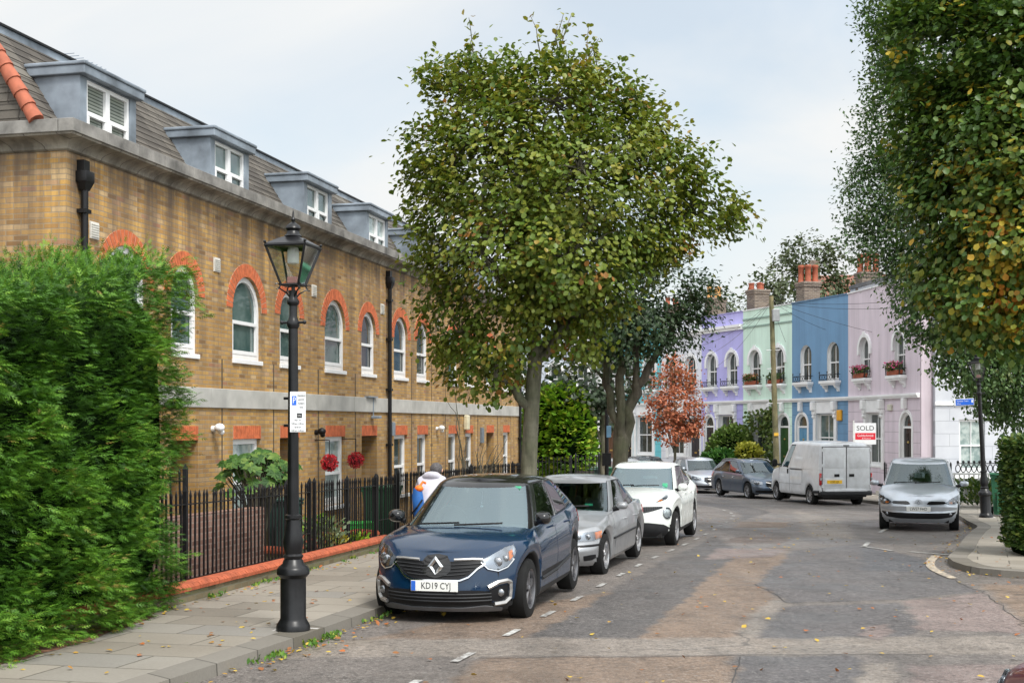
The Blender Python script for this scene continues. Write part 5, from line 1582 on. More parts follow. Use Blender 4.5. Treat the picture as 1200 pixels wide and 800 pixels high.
    # paper permit, mirror and a hanging charm behind the screen
    mb = MB(); mb.box((c.X(1.98), -.10, 1.34), (c.X(2.01), .10, 1.41), bev=.01); mb.build('rear_view_mirror', M['trimblk'], c.root)
    mb = MB(); mb.tube([(c.X(1.99), 0, 1.34), (c.X(1.95), 0, 1.2)], .004, 4); mb.ball((c.X(1.95), 0, 1.17), .02, 2); mb.build('hanging_charm', M['upvc'], c.root)
    mb = MB(); mb.box((c.X(1.83), .42, 1.40), (c.X(1.825), .52, 1.425)); mb.build('permit', mat_plain('green_permit', (.10, .55, .30), .6), c.root)
    return c
navy_suv()

def saloon():
    loc, h = place(None, 1.0, 20.75, 195.8)
    sp = std(4.47, 1.74, 1.415, 2.725, .78, .315, ar=.362,
        belt=[(0, .66), (.25, .725), (.7, .81), (1.3, .895), (2.2, .925), (3.2, .955), (3.8, .965), (4.3, .95), (4.47, .91)],
        wt=[(0, .92), (.1, .97), (.35, .985), (.5, 1.0), (.6, .985), (.85, .955), (1, .905)],
        front=[(0, .10), (.25, .02), (.45, 0), (.6, .05), (.8, .07), (.93, .10), (1, .16)],
        rear=[(0, .12), (.3, 0), (.55, .04), (.85, .05), (1, .12)],
        crown=[(0, 0), (.25, .015), (.7, .045), (1.3, .05), (3.6, .045), (4.47, 0)],
        sill=[(0, .22), (.35, .19), (2, .20), (4.0, .24), (4.47, .33)],
        roof=[(0, 1.3), (1.6, 1.35), (2.1, 1.395), (2.5, 1.415), (3.0, 1.40), (3.5, 1.33), (4.1, 1.1)],
        gA=(1.22, 2.02), gB=(3.86, 3.20), gw=(.89, .66), wins=[(.06, .44), (.475, .84)], bow=.38, df=.62, nf=2.7, rcurve=.9)
    c = Car('parked_car', 'silver four door saloon parked between the navy SUV and the white crossover', 'car', sp, P_SILVER, loc, h, GRP, spokes=5, wind='clear_screen')
    lamp_set(c, [(.30, .565, .665), (.55, .56, .675), (.72, .565, .685), (.86, .60, .70)], amber=[(.74, .575, .675), (.88, .605, .695)], balls=[(.42, .615, .05), (.58, .615, .05)])
    for sg in (1, -1): 
        c.patch('grille', 'F', [(.025, .555, .66), (.08, .545, .67), (.15, .555, .665)], M['gloss_black'], .010, .03, 8, 4, sg)
        mb = MB(); c.line(mb, 'F', [(.02, .55), (.02, .665), (.15, .67), (.16, .56), (.02, .545)], .008, .014, sg, 5); mb.build('grille_frame', M['chrome'], c.root)
    mb = MB(); c.line(mb, 'F', [(-.93, .50), (-.5, .485), (0, .48), (.5, .485), (.93, .50)], .018, .008); mb.build('bumper_strip', M['trimblk'], c.root, 60)
    c.patch('lower_grille', 'F', [(-.45, .27, .345), (0, .265, .345), (.45, .27, .345)], M['trimblk'], .006, .03, 20, 3)
    for sg in (1, -1): c.patch('fog_recess', 'F', [(.52, .275, .345), (.66, .28, .36), (.76, .31, .36)], M['trimblk'], .008, .03, 8, 3, sg)
    c.badge(.70, .04, shape='round')
    c.plate('F', .415, 'LR04 XNB')
    c.doors([1.36, 2.42, 3.28], .26, .76, handles=[2.16, 3.02])
    for sg in (1, -1):
        mb = MB(); c.line(mb, 'S', [(1.20, .53), (2.2, .545), (3.05, .555)], .016, .012, sg); mb.build('side_moulding', M['trimblk'], c.root, 60)
    c.mirror(1.62, .955, P_SILVER, (.10, .18, .12), .11)
    mb = MB(); mb.box((c.X(1.75), .30, .98), (c.X(1.72), .42, 1.01)); mb.build('permit', bpy.data.materials['green_permit'], c.root)
    lamp_set(c, [(.45, .72, .86), (.97, .74, .88)], 'R', 'tail_light', ('redlens', None))
saloon()

def crossover():
    loc, h = place(None, 2.72, 26.25, 195.8)
    sp = std(4.135, 1.765, 1.57, 2.53, .83, .34, ar=.405,
        belt=[(0, .86), (.22, .93), (.7, 1.02), (1.2, 1.06), (2.2, 1.06), (3.0, 1.10), (3.6, 1.17), (4.135, 1.12)],
        wt=[(0, .92), (.1, .97), (.3, .985), (.48, .985), (.62, 1.0), (.8, .975), (1, .86)],
        front=[(0, .13), (.2, .02), (.4, 0), (.6, .02), (.8, .05), (.93, .10), (1, .18)],
        rear=[(0, .12), (.25, 0), (.6, .04), (1, .16)],
        crown=[(0, 0), (.22, .02), (.6, .06), (1.2, .07), (3.5, .04), (4.135, 0)], sill=[(0, .24), (.35, .23), (2, .25), (3.8, .30), (4.135, .38)],
        roof=[(0, 1.45), (1.5, 1.52), (2.0, 1.56), (2.4, 1.57), (3.0, 1.53), (3.6, 1.44), (4.1, 1.3)],
        gA=(1.0, 1.72), gB=(3.95, 3.45), gw=(.86, .68), wins=[(.07, .45), (.49, .78)], bow=.42, df=.72, nf=2.5, dr=.45)
    c = Car('parked_car', 'pearl white crossover with round front lamps, behind the silver saloon', 'car', sp, P_PEARL, loc, h, GRP, spokes=5, clad=True, clad_t=.13)
    c.patch('lower_grille', 'F', [(-.80, .27, .36), (-.6, .25, .46), (-.3, .25, .50), (.3, .25, .50), (.6, .25, .46), (.80, .27, .36)], M['clad'], .008, .04, 30, 4)
    c.patch('grille', 'F', [(-.56, .77, .80), (-.3, .70, .80), (-.12, .66, .79), (.12, .66, .79), (.3, .70, .80), (.56, .77, .80)], M['gloss_black'], .006, .03, 30, 4)
    mb = MB()
    for k in range(-13, 14):
        a = k * .038; lo = .67 if abs(a) < .14 else .67 + (abs(a) - .14) * .26
        c.line(mb, 'F', [(a, lo + .01), (a, .785)], .005, .012, N=2)
    mb.build('grille_bars', M['clad'], c.root)
    mb = MB()
    for sg in (1, -1): c.line(mb, 'F', [(.19, .80), (.10, .655), (.0, .645)], .014, .016, sg)
    mb.build('chrome_strip', M['chrome'], c.root, 60)
    c.badge(.735, .055, shape='round', xoff=.03)
    c.ball_light(.675, .66, .105)
    lamp_set(c, [(.46, .875, .885), (.58, .90, .935), (.70, .93, .985), (.78, .965, 1.0)], name='side_lamp', amber=[(.50, .885, .90), (.60, .908, .925)])
    c.plate('F', .545, 'LC12 RHI')
    c.doors([1.24, 2.20, 2.95], .34, .96)
    c.mirror(1.30, 1.08, P_PEARL, (.11, .19, .15), .11)
    mb = MB(); mb.box((c.X(1.25), .50, 1.12), (c.X(1.24), .60, 1.20)); mb.build('permit', bpy.data.materials['green_permit'], c.root)
    lamp_set(c, [(.55, .9, 1.05), (.95, .9, 1.06)], 'R', 'tail_light', ('redlens', None))
crossover()

def mpv():
    loc, h = place(None, 9.82, 30.85, 198.2)
    sp = std(4.26, 1.81, 1.62, 2.685, .83, .325, ar=.375,
        belt=[(0, .74), (.25, .82), (.6, .93), (1.0, 1.01), (2.2, 1.03), (3.4, 1.06), (4.26, 1.02)],
        wt=[(0, .91), (.12, .96), (.32, .985), (.5, 1.0), (.75, .985), (1, .91)],
        front=[(0, .12), (.2, .02), (.38, 0), (.55, .03), (.8, .09), (.93, .15), (1, .24)],
        rear=[(0, .12), (.25, 0), (.6, .03), (1, .12)],
        crown=[(0, 0), (.25, .03), (.6, .07), (1.0, .08), (3.6, .04), (4.26, 0)],
        roof=[(0, 1.45), (1.3, 1.54), (1.9, 1.60), (2.4, 1.62), (3.2, 1.59), (4.0, 1.50)],
        gA=(.86, 1.72), gB=(4.1, 3.7), gw=(.90, .70), wins=[(.06, .16), (.19, .50), (.54, .80)], bow=.5, df=.72, nf=2.6)
    c = Car('parked_car', 'pale silver people carrier facing the camera, parked beside the right hand kerb', 'car', sp, P_SILVERB, loc, h, GRP, spokes=7, wind='clear_screen')
    lamp_set(c, [(.44, .665, .69), (.55, .63, .745), (.68, .63, .79), (.82, .66, .83), (.92, .72, .85)], amber=[(.52, .655, .69), (.60, .65, .70)], balls=[(.62, .69, .05), (.75, .71, .05)])
    for sg in (1, -1): c.patch('grille', 'F', [(.09, .645, .655), (.13, .632, .71), (.40, .645, .705), (.43, .665, .69)], M['gloss_black'], .008, .03, 10, 3, sg)
    c.badge(.675, .062, xoff=.015)
    mb = MB(); mb.lathe([(.085, 0), (.085, .006), (.001, .008)], 24, (c.nrm('F', 0, .675)[0].x + .004, 0, .675), 'x'); mb.build('badge_disc', P_SILVERB, c.root)
    c.patch('bumper_band', 'F', [(-.88, .53, .555), (-.5, .50, .585), (0, .495, .59), (.5, .50, .585), (.88, .53, .555)], mat_plain('grey_bumper_band', (.22, .225, .235), .4), .010, .02, 30, 3)
    c.patch('lower_grille', 'F', [(-.74, .46, .47), (-.6, .36, .46), (-.3, .325, .45), (.3, .325, .45), (.6, .36, .46), (.74, .46, .47)], M['trimblk'], .008, .03, 30, 4)
    for sg in (1, -1):
        p, n = c.nrm('F', .55 * sg, .425); mb = MB(); mb.ball(p + n * .01, .035, 2, sc=(.5, 1, 1)); mb.build('fog_lamp', M['bowl'], c.root, 60)
    c.plate('F', .54, 'LW57 FHD')
    c.doors([1.22, 2.20, 3.10], .30, .86)
    c.mirror(1.16, 1.03, P_SILVERB, (.09, .20, .13), .15)
mpv()

def van():
    loc, h = place(None, 10.55, 44.3, -11)
    L = 4.62
    sp = std(L, 1.86, 2.1, 2.85, .85, .32, ar=.375, van=True, panel_rear=True,
        belt=[(0, .86), (.25, .96), (.7, 1.10), (1.1, 1.18), (1.6, 1.22), (L, 1.22)],
        wt=[(0, .94), (.1, .985), (.35, 1.0), (.7, 1.0), (1, .985)], bar=[(0, .88), (.5, .96), (1.2, 1.0), (L - .4, 1.0), (L, .985)],
        front=[(0, .08), (.3, 0), (.6, .03), (.85, .09), (1, .22)], rear=[(0, .06), (.15, 0), (.3, .03), (1, .03)],
        crown=[(0, 0), (.25, .02), (.9, .06), (L, .02)], sill=[(0, .26), (.5, .30), (L - .9, .34), (L - .5, .36), (L, .40)],
        roof=[(0, 1.9), (1.5, 2.02), (2.0, 2.09), (3.0, 2.11), (L, 2.07)],
        gA=(1.0, 1.72), gB=(L - .03, L - .10), gw=(.985, .88), wins=[(.03, .19)], bow=.36, bowr=.13, df=.55, dr=.16, nr=5.0, rcurve=1.0, gtaper=pc([(0, .96), (.2, 1), (1, 1.0)]), rcrown=.05)
    c = Car('parked_van', 'white panel van seen from behind with yellow number plate, parked at the right kerb', 'van', sp, P_VAN, loc, h, 'vehicles', spokes=8)
    del c.root['group']
    # rear doors as panels over a grey sheet painting the shut line's shade
    xr = c.pt('R', 0, .6).x
    for y0, y1 in ((-.845, -.005), (.005, .845)):
        mb = MB(); mb.box((xr - .012, y0, .50), (xr + .05, y1, 1.96), bev=.02)
        d = mb.build('rear_door', P_VAN, c.root, 40)
        mb = MB(); mb.box((xr - .020, y0 + .08, 1.27), (xr - .010, y1 - .08, 1.90), bev=.004); mb.build('panel', P_VAN, d, 40)
        mb = MB(); hy = -.18 if y0 < 0 else .34; mb.box((xr - .03, hy - .09, .98), (xr - .01, hy + .09, 1.07), bev=.008); mb.build('handle', M['trimblk'], d)
        mb = MB()
        for z in (.62, 1.30, 1.80): mb.box((xr - .03, (y0 - .02) if y0 < 0 else y1 - .03, z), (xr - .005, (y0 + .03) if y0 < 0 else y1 + .02, z + .10), bev=.005)
        mb.build('hinge', P_VAN, d)
    mb = MB(); mb.box((xr - .01, -.85, .49), (xr + .02, .85, 1.97)); mb.build('door_gap', mat_plain('grey_shut_line', (.10, .10, .105), .6), c.root)
    mb = MB(); mb.box((xr - .035, .10, .70), (xr - .012, .78, .93), bev=.01); mb.build('plate_recess', P_VAN, c.root)
    o = c.plate('R', .815, 'LD05 LJK', yellow=True, y=0.0, x=xr - .045); o.location.y = .43
    mb = MB(); mb.box((xr - .05, -.90, .36), (xr + .25, .90, .50), bev=.03); mb.build('rear_bumper', M['clad'], c.root, 50)
    for sg in (1, -1):
        mb = MB(); mb.box((xr - .01, sg * .86, .70), (xr + .10, sg * .925, 1.10), bev=.02); t = mb.build('tail_light', M['redlens'], c.root, 40)
        mb = MB(); mb.box((xr - .016, sg * .865, .86), (xr + .02, sg * .918, .96), bev=.004); mb.build('reversing_lamp', M['bowl'], t)
    mb = MB(); mb.box((xr - .02, -.10, 1.985), (xr + .02, .10, 2.02), bev=.004); mb.build('brake_light', M['trimblk'], c.root)
    for sg in (1, -1):
        mb = MB(); c.line(mb, 'S', [(1.22, .45), (1.22, 1.19)], .004, .003, sg); c.line(mb, 'S', [(2.12, .42), (2.12, 1.2)], .004, .003, sg); c.line(mb, 'S', [(3.18, .72), (3.18, 1.2)], .004, .003, sg); c.line(mb, 'S', [(1.2, .66), (2.1, .66), (3.1, .68)], .004, .004, sg)
        mb.build('door_seam', bpy.data.materials['grey_shut_line'], c.root)
        mb = MB(); c.line(mb, 'S', [(2.2, 1.17), (3.12, 1.17)], .018, .004, sg); mb.build('sliding_rail', M['trimblk'], c.root)
        mb = MB(); c.line(mb, 'S', [(L - .9, .45), (L - .45, .47), (L - .12, .48)], .055, -.01, sg); mb.build('bumper_corner', M['clad'], c.root)
        p, n = c.nrm('S', (2.0, sg), 1.0); mb = MB(); mb.box(p + Vector((-.02, -.02, 0)), p + Vector((.06, .02, .16)), bev=.01); mb.build('handle', M['trimblk'], c.root)
    c.mirror(1.22, 1.30, M['trimblk'], (.10, .20, .28), .16)
van()

def estate(name, label, paint, x, y, hd, L=4.5, H=1.43, spokes=7, rails=True, tail=False, hatch=False, detail=True, plate=None, cat='car'):
    loc, h = place(None, x, y, hd)
    sp = std(L, 1.76, H, 2.6, .86, .315, ar=.365,
        belt=[(0, .66), (.25, .735), (.7, .83), (1.2, .91), (2.2, .935), (3.2, .965), (L, .96)],
        wt=[(0, .92), (.1, .97), (.35, .985), (.55, 1.0), (.8, .975), (1, .905)],
        front=[(0, .11), (.25, .02), (.45, 0), (.6, .04), (.85, .08), (1, .20)], rear=[(0, .12), (.3, 0), (.6, .03), (1, .12)],
        crown=[(0, 0), (.25, .02), (.7, .05), (1.2, .06), (L - .4, .03), (L, 0)],
        roof=[(0, H - .1), (1.5, H - .07), (2.1, H - .015), (2.6, H), (3.4, H - .02), (L, H - .11)],
        gA=(1.12, 1.92), gB=(L - .10, L - (.75 if not hatch else .55)), gw=(.89, .68), wins=[(.05, .36), (.395, .66), (.70, .92)], bow=.38, df=.66, nf=2.6)
    c = Car(name, label, cat, sp, paint, loc, h, GRP, spokes=spokes, wind='clear_screen')
    lamp_set(c, [(.42, .58, .66), (.6, .57, .70), (.78, .59, .735), (.9, .64, .75)], balls=[(.55, .63, .05), (.7, .64, .05)])
    c.patch('grille', 'F', [(-.30, .53, .69), (-.2, .45, .70), (.2, .45, .70), (.30, .53, .69)], M['gloss_black'], .008, .03, 16, 4)
    c.badge(.64, .05, shape='round', xoff=.02)
    c.patch('lower_grille', 'F', [(-.7, .29, .36), (0, .27, .36), (.7, .29, .36)], M['trimblk'], .008, .03, 20, 3)
    c.plate('F', .43, plate or 'LM53 KYT')
    c.plate('R', .62 if not hatch else .70, plate or 'LM53 KYT', yellow=True)
    c.doors([1.3, 2.28, 3.16], .27, .78)
    c.mirror(1.50, .985, paint, (.10, .18, .12), .11)
    lamp_set(c, [(.50, .72, .90), (.8, .70, .93), (.97, .74, .93)], 'R', 'tail_light', ('redlens', None))
    if rails:
        for sg in (1, -1):
            mb = MB(); P = []
            for k in range(9):
                d = 1.75 + (L - 2.5) * k / 8; P.append((c.X(d), sg * .60 * c.W * 1.02, c.roof(d) + (.035 if 0 < k < 8 else -.01)))
            mb.tube(P, .016, 6); mb.build('roof_rail', M['silverplastic'], c.root, 60)
    return c
estate('parked_car', 'slate blue estate with roof rails, parked in front of the white van', P_SLATE, 9.22, 49.3, 165.3, 4.55, 1.43, 9)
estate('parked_car', 'light silver hatchback facing the camera, beyond the slate blue estate', P_SILVERB, 8.10, 55.2, 171, 4.25, 1.45, 6, rails=False, hatch=True, plate='LS02 OEW')
estate('parked_car', 'dark grey hatchback, furthest along the right kerb near the turquoise house', P_DARK, 6.85, 64.0, 168, 4.3, 1.46, 5, rails=False, hatch=True, plate='LB08 FUT')
estate('parked_car', 'dull silver hatchback going away in the road beyond the white crossover', P_SILVER, 4.3, 53.0, -13, 4.1, 1.45, 5, rails=False, hatch=True, plate='LV03 ERD')
estate('parked_car', 'dark red car at the bottom right corner, mostly outside the picture', P_RED, 3.25, 4.72, 0.0, 4.2, 1.45, 5, rails=False, hatch=True, plate='LN06 GHO')
# ------------------------------------------------------------------ trees, hedges and plants
def mat_bark(name, a, b):
    m = NT(name)
    mp = m.n('ShaderNodeMapping'); mp.inputs['Scale'].default_value = (9, 9, 1.6); m.l(m.obj(), mp.inputs[0])
    nz = m.noise(1.0, 6, .65, vec=mp.outputs[0])
    big = m.noise(1.3, 3)
    c = m.mix(m.ramp(big, [(.4, 0.0), (.6, .55)]), m.ramp(nz, [(.38, a), (.60, b)]), (.075, .09, .04))
    c = m.mix(.7, c, m.ramp(m.noise(5, 5, .7), [(.35, .55), (.6, 1.0)]), 'MULTIPLY')
    m.col(c).rough(.9); m.bump(nz, .7, .02)
    return m.mat
M['bark'] = mat_bark('grey_green_bark', (.095, .085, .06), (.22, .20, .15))
M['bark_dark'] = mat_bark('dark_bark', (.05, .042, .03), (.13, .11, .085))
LEAF = {
 'maple': mat_leaf('maple_leaf', [(0, (.035, .075, .010)), (.30, (.080, .135, .016)), (.58, (.150, .195, .025)), (.82, (.235, .235, .033)), (.94, (.29, .22, .04)), (1, (.28, .13, .028))]),
 'dark': mat_leaf('dark_green_leaf', [(0, (.016, .036, .014)), (.5, (.030, .060, .022)), (.85, (.055, .090, .032)), (1, (.09, .12, .04))]),
 'dusk': mat_leaf('pinkish_green_leaf', [(0, (.02, .04, .022)), (.6, (.05, .075, .04)), (.8, (.10, .09, .06)), (1, (.20, .095, .08))]),
 'orange': mat_leaf('orange_leaf', [(0, (.10, .13, .035)), (.12, (.22, .11, .045)), (.4, (.42, .13, .065)), (.75, (.54, .19, .10)), (1, (.60, .28, .15))]),
 'lime': mat_leaf('lime_leaf', [(0, (.025, .062, .012)), (.40, (.062, .125, .020)), (.64, (.12, .18, .030)), (.78, (.24, .23, .03)), (.88, (.44, .32, .03)), (.97, (.46, .25, .02)), (1, (.36, .14, .02))]),
 'lime_far': mat_leaf('poplar_leaf', [(0, (.030, .075, .026)), (.5, (.075, .145, .045)), (.9, (.14, .21, .07)), (1, (.20, .24, .08))]),
 'bright': mat_leaf('bright_green_leaf', [(0, (.06, .15, .012)), (.5, (.17, .33, .022)), (.85, (.30, .46, .04)), (1, (.44, .46, .07))]),
 'cypress': mat_leaf('cypress_spray', [(0, (.014, .045, .005)), (.35, (.046, .135, .011)), (.75, (.105, .245, .019)), (.97, (.20, .34, .035)), (1, (.22, .17, .04))], .55, .15),
 'shrub': mat_leaf('yellow_green_leaf', [(0, (.06, .12, .02)), (.5, (.12, .20, .045)), (1, (.22, .29, .09))]),
 'conifer': mat_leaf('soft_conifer', [(0, (.025, .09, .02)), (.6, (.06, .17, .035)), (1, (.11, .25, .05))]),
 'gold': mat_leaf('golden_leaf', [(0, (.22, .24, .03)), (.6, (.42, .42, .06)), (1, (.55, .52, .14))]),
 'privet': mat_leaf('privet_leaf', [(0, (.016, .045, .010)), (.5, (.045, .095, .018)), (.85, (.10, .15, .03)), (1, (.16, .20, .05))]),
 'fatsia': mat_leaf('palmate_leaf', [(0, (.02, .065, .010)), (.6, (.055, .135, .018)), (1, (.15, .23, .04))], .6),
 'far': mat_leaf('far_tree_leaf', [(0, (.040, .060, .028)), (.6, (.085, .11, .05)), (1, (.15, .16, .08))]),
 'petal': mat_leaf('flower_petal', [(0, (.60, .05, .22)), (.6, (.75, .12, .32)), (1, (.78, .35, .45))]),
 'vine': mat_leaf('vine_leaf', [(0, (.05, .10, .02)), (.7, (.14, .20, .05)), (1, (.25, .28, .09))]),
}
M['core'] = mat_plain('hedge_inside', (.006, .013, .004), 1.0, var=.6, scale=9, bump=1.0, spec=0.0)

def crown_points(blobs, dens, clump=.26, per=18, shell=(.45, 1.0), tone_fn=None):
    """blobs: (x,y,z,rx,ry,rz) local; clumps near the surface of each, leaves round each clump"""
    P = []; C = []
    B = np.array(blobs, float)
    for b in B:
        n = max(6, int(dens * (b[3] * b[5] + b[3] * b[4] + b[4] * b[5]) / 3))
        u = unit(n); r = RNG.uniform(shell[0], shell[1], n) ** .6
        c = b[:3] + u * r[:, None] * b[3:]
        # drop clumps buried deep in other blobs
        keep = np.ones(n, bool)
        for o in B:
            q = np.linalg.norm((c - o[:3]) / o[3:], axis=1)
            keep &= ~(q < .38)
        gap = np.sin(c[:, 0] * 2.9 + 1.3 * np.sin(c[:, 2] * 2.1)) * np.sin(c[:, 2] * 3.1 + c[:, 1] * 1.7) * np.sin(c[:, 1] * 2.3 + 1)
        keep &= gap > -.44
        c = c[keep]
        C.append(c)
    C = np.concatenate(C)
    n = len(C)
    L = np.repeat(C, per, axis=0) + RNG.normal(size=(n * per, 3)) * clump * np.array([1, 1, .75]) * RNG.uniform(.5, 1.15, (n, 1)).repeat(per, axis=0)
    tc_ = RNG.normal(.46, .17, n)
    if tone_fn is not None: tc_ = tc_ + tone_fn(C)
    tone = np.clip(tc_, 0, 1).repeat(per) + RNG.normal(0, .075, n * per)
    cen = B[:, :3].mean(axis=0)
    return L, C, np.clip(tone, 0, 1), cen

def leaves_from(name, L, tone, cen, size, mat, parent, shape='broad', droop=.35, out=.6):
    n = len(L)
    o = L - cen; o /= (np.linalg.norm(o, axis=1, keepdims=True) + 1e-6)
    D = o * out + unit(n) * .75; D[:, 2] -= droop
    N = np.tile([0, 0, 1.0], (n, 1)) + o * .75 + unit(n) * .45
    return leaf_mesh(name, L, D, N, RNG.uniform(size[0], size[1], n), mat, parent, shape, tone)

def limb(mb, a, b, r0, r1, wig=.12, n=6, seg=8):
    a = Vector(a); b = Vector(b); P = []; L = (b - a).length
    for i in range(n + 1):
        t = i / n; p = a.lerp(b, t)
        if 0 < i < n: p += Vector((random.gauss(0, wig * .35), random.gauss(0, wig * .35), random.gauss(0, wig * .2) + math.sin(PI * t) * .06 * L))
        P.append(p)
    mb.tube(P, [r0 + (r1 - r0) * (i / n) for i in range(n + 1)], seg)
    return P

def tree(label, x, y, trunk, limbs, blobs, mat, bark, size, dens=9, per=18, clump=.26, name='street_tree', shape='broad', group=None, twigs=90, shell=(.45, 1.0), h0=KH, droop=.35, tone_bias=0.0, sprigs=0, tone_fn=None):
    """trunk: [(dx,dy,z,r)] local; limbs: [(start idx or point, end point, r0, r1)]; blobs local"""
    base = gz(0, y) + h0
    root = thing(name, label, 'tree', (x, y, base), 0, group)
    mb = MB()
    if trunk:
        T = [Vector(t[:3]) for t in trunk]
        mb.tube(T, [t[3] for t in trunk], 14)
        for (a, b, r0, r1) in limbs:
            st = T[a] if isinstance(a, int) else Vector(a)
            limb(mb, st, b, r0, r1)
    L, C, tone, cen = crown_points(blobs, dens, clump, per, shell, tone_fn)
    ends = [Vector(b) for (_, b, _, _) in limbs] or ([Vector(trunk[-1][:3])] if trunk else [])
    if ends and twigs:
        for c in C[RNG.choice(len(C), min(twigs, len(C)), replace=False)]:
            c = Vector(c); e = min(ends, key=lambda q: (q - c).length)
            if (e - c).length < 3.2: limb(mb, e, c, .022, .006, .1, 4, 5)
    if sprigs:
        top = C[np.argsort(-C[:, 2])[:sprigs * 4]]
        EX = []
        for k in range(sprigs):
            p = Vector(top[RNG.integers(len(top))]); q = p + Vector((random.uniform(-.25, .25), random.uniform(-.2, .2), random.uniform(.35, .75)))
            limb(mb, p, q, .012, .004, .03, 3, 4)
            for j in range(12): EX.append(p.lerp(q, random.uniform(.3, 1.05)) + Vector((random.gauss(0, .05), random.gauss(0, .05), 0)))
        L = np.concatenate([L, np.array(EX)]); tone = np.concatenate([tone, RNG.uniform(.4, .9, len(EX))])
    if mb.v: mb.build('trunk', bark, root, 60)
    leaves_from('crown', L, np.clip(tone + tone_bias, 0, 1), cen, size, mat, root, shape, droop)
    return root

def pxblobs(x0, y0, pb, h0=KH, flat=1.0):
    """(px,py,rx,ry,dy) on the photo -> local metres at depth y0+dy"""
    base = gz(0, y0) + h0; out = []
    for (px, py, rx, ry, dy) in pb:
        Y = y0 + dy; k = Y / F
        out.append(((px - 600) * k - x0, dy, EYE - (py - HZ) * k - base, rx * k, max(rx, ry) * k * flat, ry * k))
    return out
def pxp(x0, y0, px, py, dy=0.0, h0=KH):
    Y = y0 + dy; k = Y / F
    return ((px - 600) * k - x0, dy, EYE - (py - HZ) * k - gz(0, y0) - h0)

# the big maple over the parked cars
tx, ty = .30, 21.9
bl = pxblobs(tx, ty, [(560, 130, 70, 62, .2), (645, 132, 75, 62, -.3), (715, 160, 62, 62, .4), (522, 190, 46, 66, .3), (590, 190, 80, 80, -.9), (680, 215, 80, 75, -.9), (775, 218, 50, 52, .2), (828, 250, 40, 32, .0),
     (524, 280, 42, 58, -.2), (585, 290, 72, 68, -1.1), (665, 300, 72, 58, -1.0), (745, 270, 62, 46, -.5), (530, 375, 40, 52, .1), (588, 385, 46, 42, -.7), (690, 345, 52, 36, -.5), (570, 438, 32, 26, -.2), (630, 250, 80, 90, 1.2), (705, 115, 46, 42, 0), (755, 150, 36, 34, .2), (800, 200, 40, 34, -.2), (836, 262, 40, 30, .2), (745, 200, 50, 50, -.9), (720, 320, 50, 40, -.6), (780, 280, 48, 30, -.4), (516, 235, 40, 60, .3), (520, 325, 36, 46, .1), (630, 335, 52, 36, -.9), (600, 430, 30, 26, .5), (535, 420, 30, 30, .2), (675, 395, 36, 26, -.3), (640, 105, 60, 40, .2), (590, 100, 50, 36, -.2), (655, 380, 34, 30, .4), (540, 96, 45, 30, 0)])
T = [pxp(tx, ty, 619, 665) + (.19,), pxp(tx, ty, 619, 600) + (.155,), pxp(tx, ty, 620, 540) + (.14,), pxp(tx, ty, 623, 480) + (.132,), pxp(tx, ty, 627, 425) + (.128,), pxp(tx, ty, 626, 380) + (.115,), pxp(tx, ty, 616, 320) + (.10,), pxp(tx, ty, 608, 250) + (.07,), pxp(tx, ty, 604, 150) + (.03,)]
LB = [(3, pxp(tx, ty, 580, 440, -.2), .085, .05), (3, pxp(tx, ty, 540, 390, .1), .07, .03), (4, pxp(tx, ty, 690, 370, -.4), .08, .05), (4, pxp(tx, ty, 730, 300, -.3), .075, .03), (5, pxp(tx, ty, 665, 300, -.8), .08, .03), (5, pxp(tx, ty, 560, 290, -.6), .07, .03), (6, pxp(tx, ty, 680, 200, -.5), .06, .02), (6, pxp(tx, ty, 530, 200, .2), .06, .02), (7, pxp(tx, ty, 650, 120, -.2), .05, .015), (7, pxp(tx, ty, 570, 110, .2), .05, .015), (4, pxp(tx, ty, 810, 250, .1), .07, .02), (5, pxp(tx, ty, 740, 180, .3), .06, .02), (5, pxp(tx, ty, 630, 250, 1.1), .07, .02)]
tree('tall maple with yellowing green leaves standing behind the navy SUV', tx, ty, T, LB, bl, LEAF['maple'], M['bark'], (.07, .12), dens=122, per=20, clump=.195, tone_bias=.08, name='maple_tree', twigs=170, shell=(.5, 1.0), sprigs=14)

# the darker tree behind it, splitting into several stems
tx, ty = 2.56, 30.2
bl = pxblobs(tx, ty, [(720, 340, 70, 60, .2), (775, 340, 55, 45, -.3), (800, 380, 36, 30, -.2), (740, 390, 60, 34, -.6), (690, 385, 40, 34, -.2), (765, 385, 50, 28, .6), (660, 340, 45, 50, .8), (822, 345, 22, 32, 0), (740, 290, 50, 40, .5), (700, 400, 26, 18, -.5)])
T = [pxp(tx, ty, 727, 622) + (.24,), pxp(tx, ty, 727, 595) + (.20,), pxp(tx, ty, 726, 560) + (.185,), pxp(tx, ty, 727, 535) + (.18,), pxp(tx, ty, 728, 515) + (.20,), pxp(tx, ty, 728, 505) + (.13,)]
LB = [(pxp(tx, ty, 725, 525), pxp(tx, ty, 710, 450), .12, .085), (pxp(tx, ty, 710, 453), pxp(tx, ty, 705, 340), .085, .03), (pxp(tx, ty, 728, 515, -.05), pxp(tx, ty, 730, 430, -.1), .12, .10), (pxp(tx, ty, 730, 433), pxp(tx, ty, 724, 330), .09, .03), (pxp(tx, ty, 731, 522), pxp(tx, ty, 745, 450), .15, .12), (pxp(tx, ty, 744, 455), pxp(tx, ty, 785, 395), .11, .05), (pxp(tx, ty, 784, 397), pxp(tx, ty, 812, 350), .06, .02), (pxp(tx, ty, 745, 454), pxp(tx, ty, 750, 350), .09, .03)]
tree('dark green tree with a trunk forking into thick stems, beyond the tall maple', tx, ty, T, LB, bl, LEAF['dark'], M['bark_dark'], (.085, .14), shape='simple', dens=105, per=19, clump=.24, name='street_tree', twigs=80)

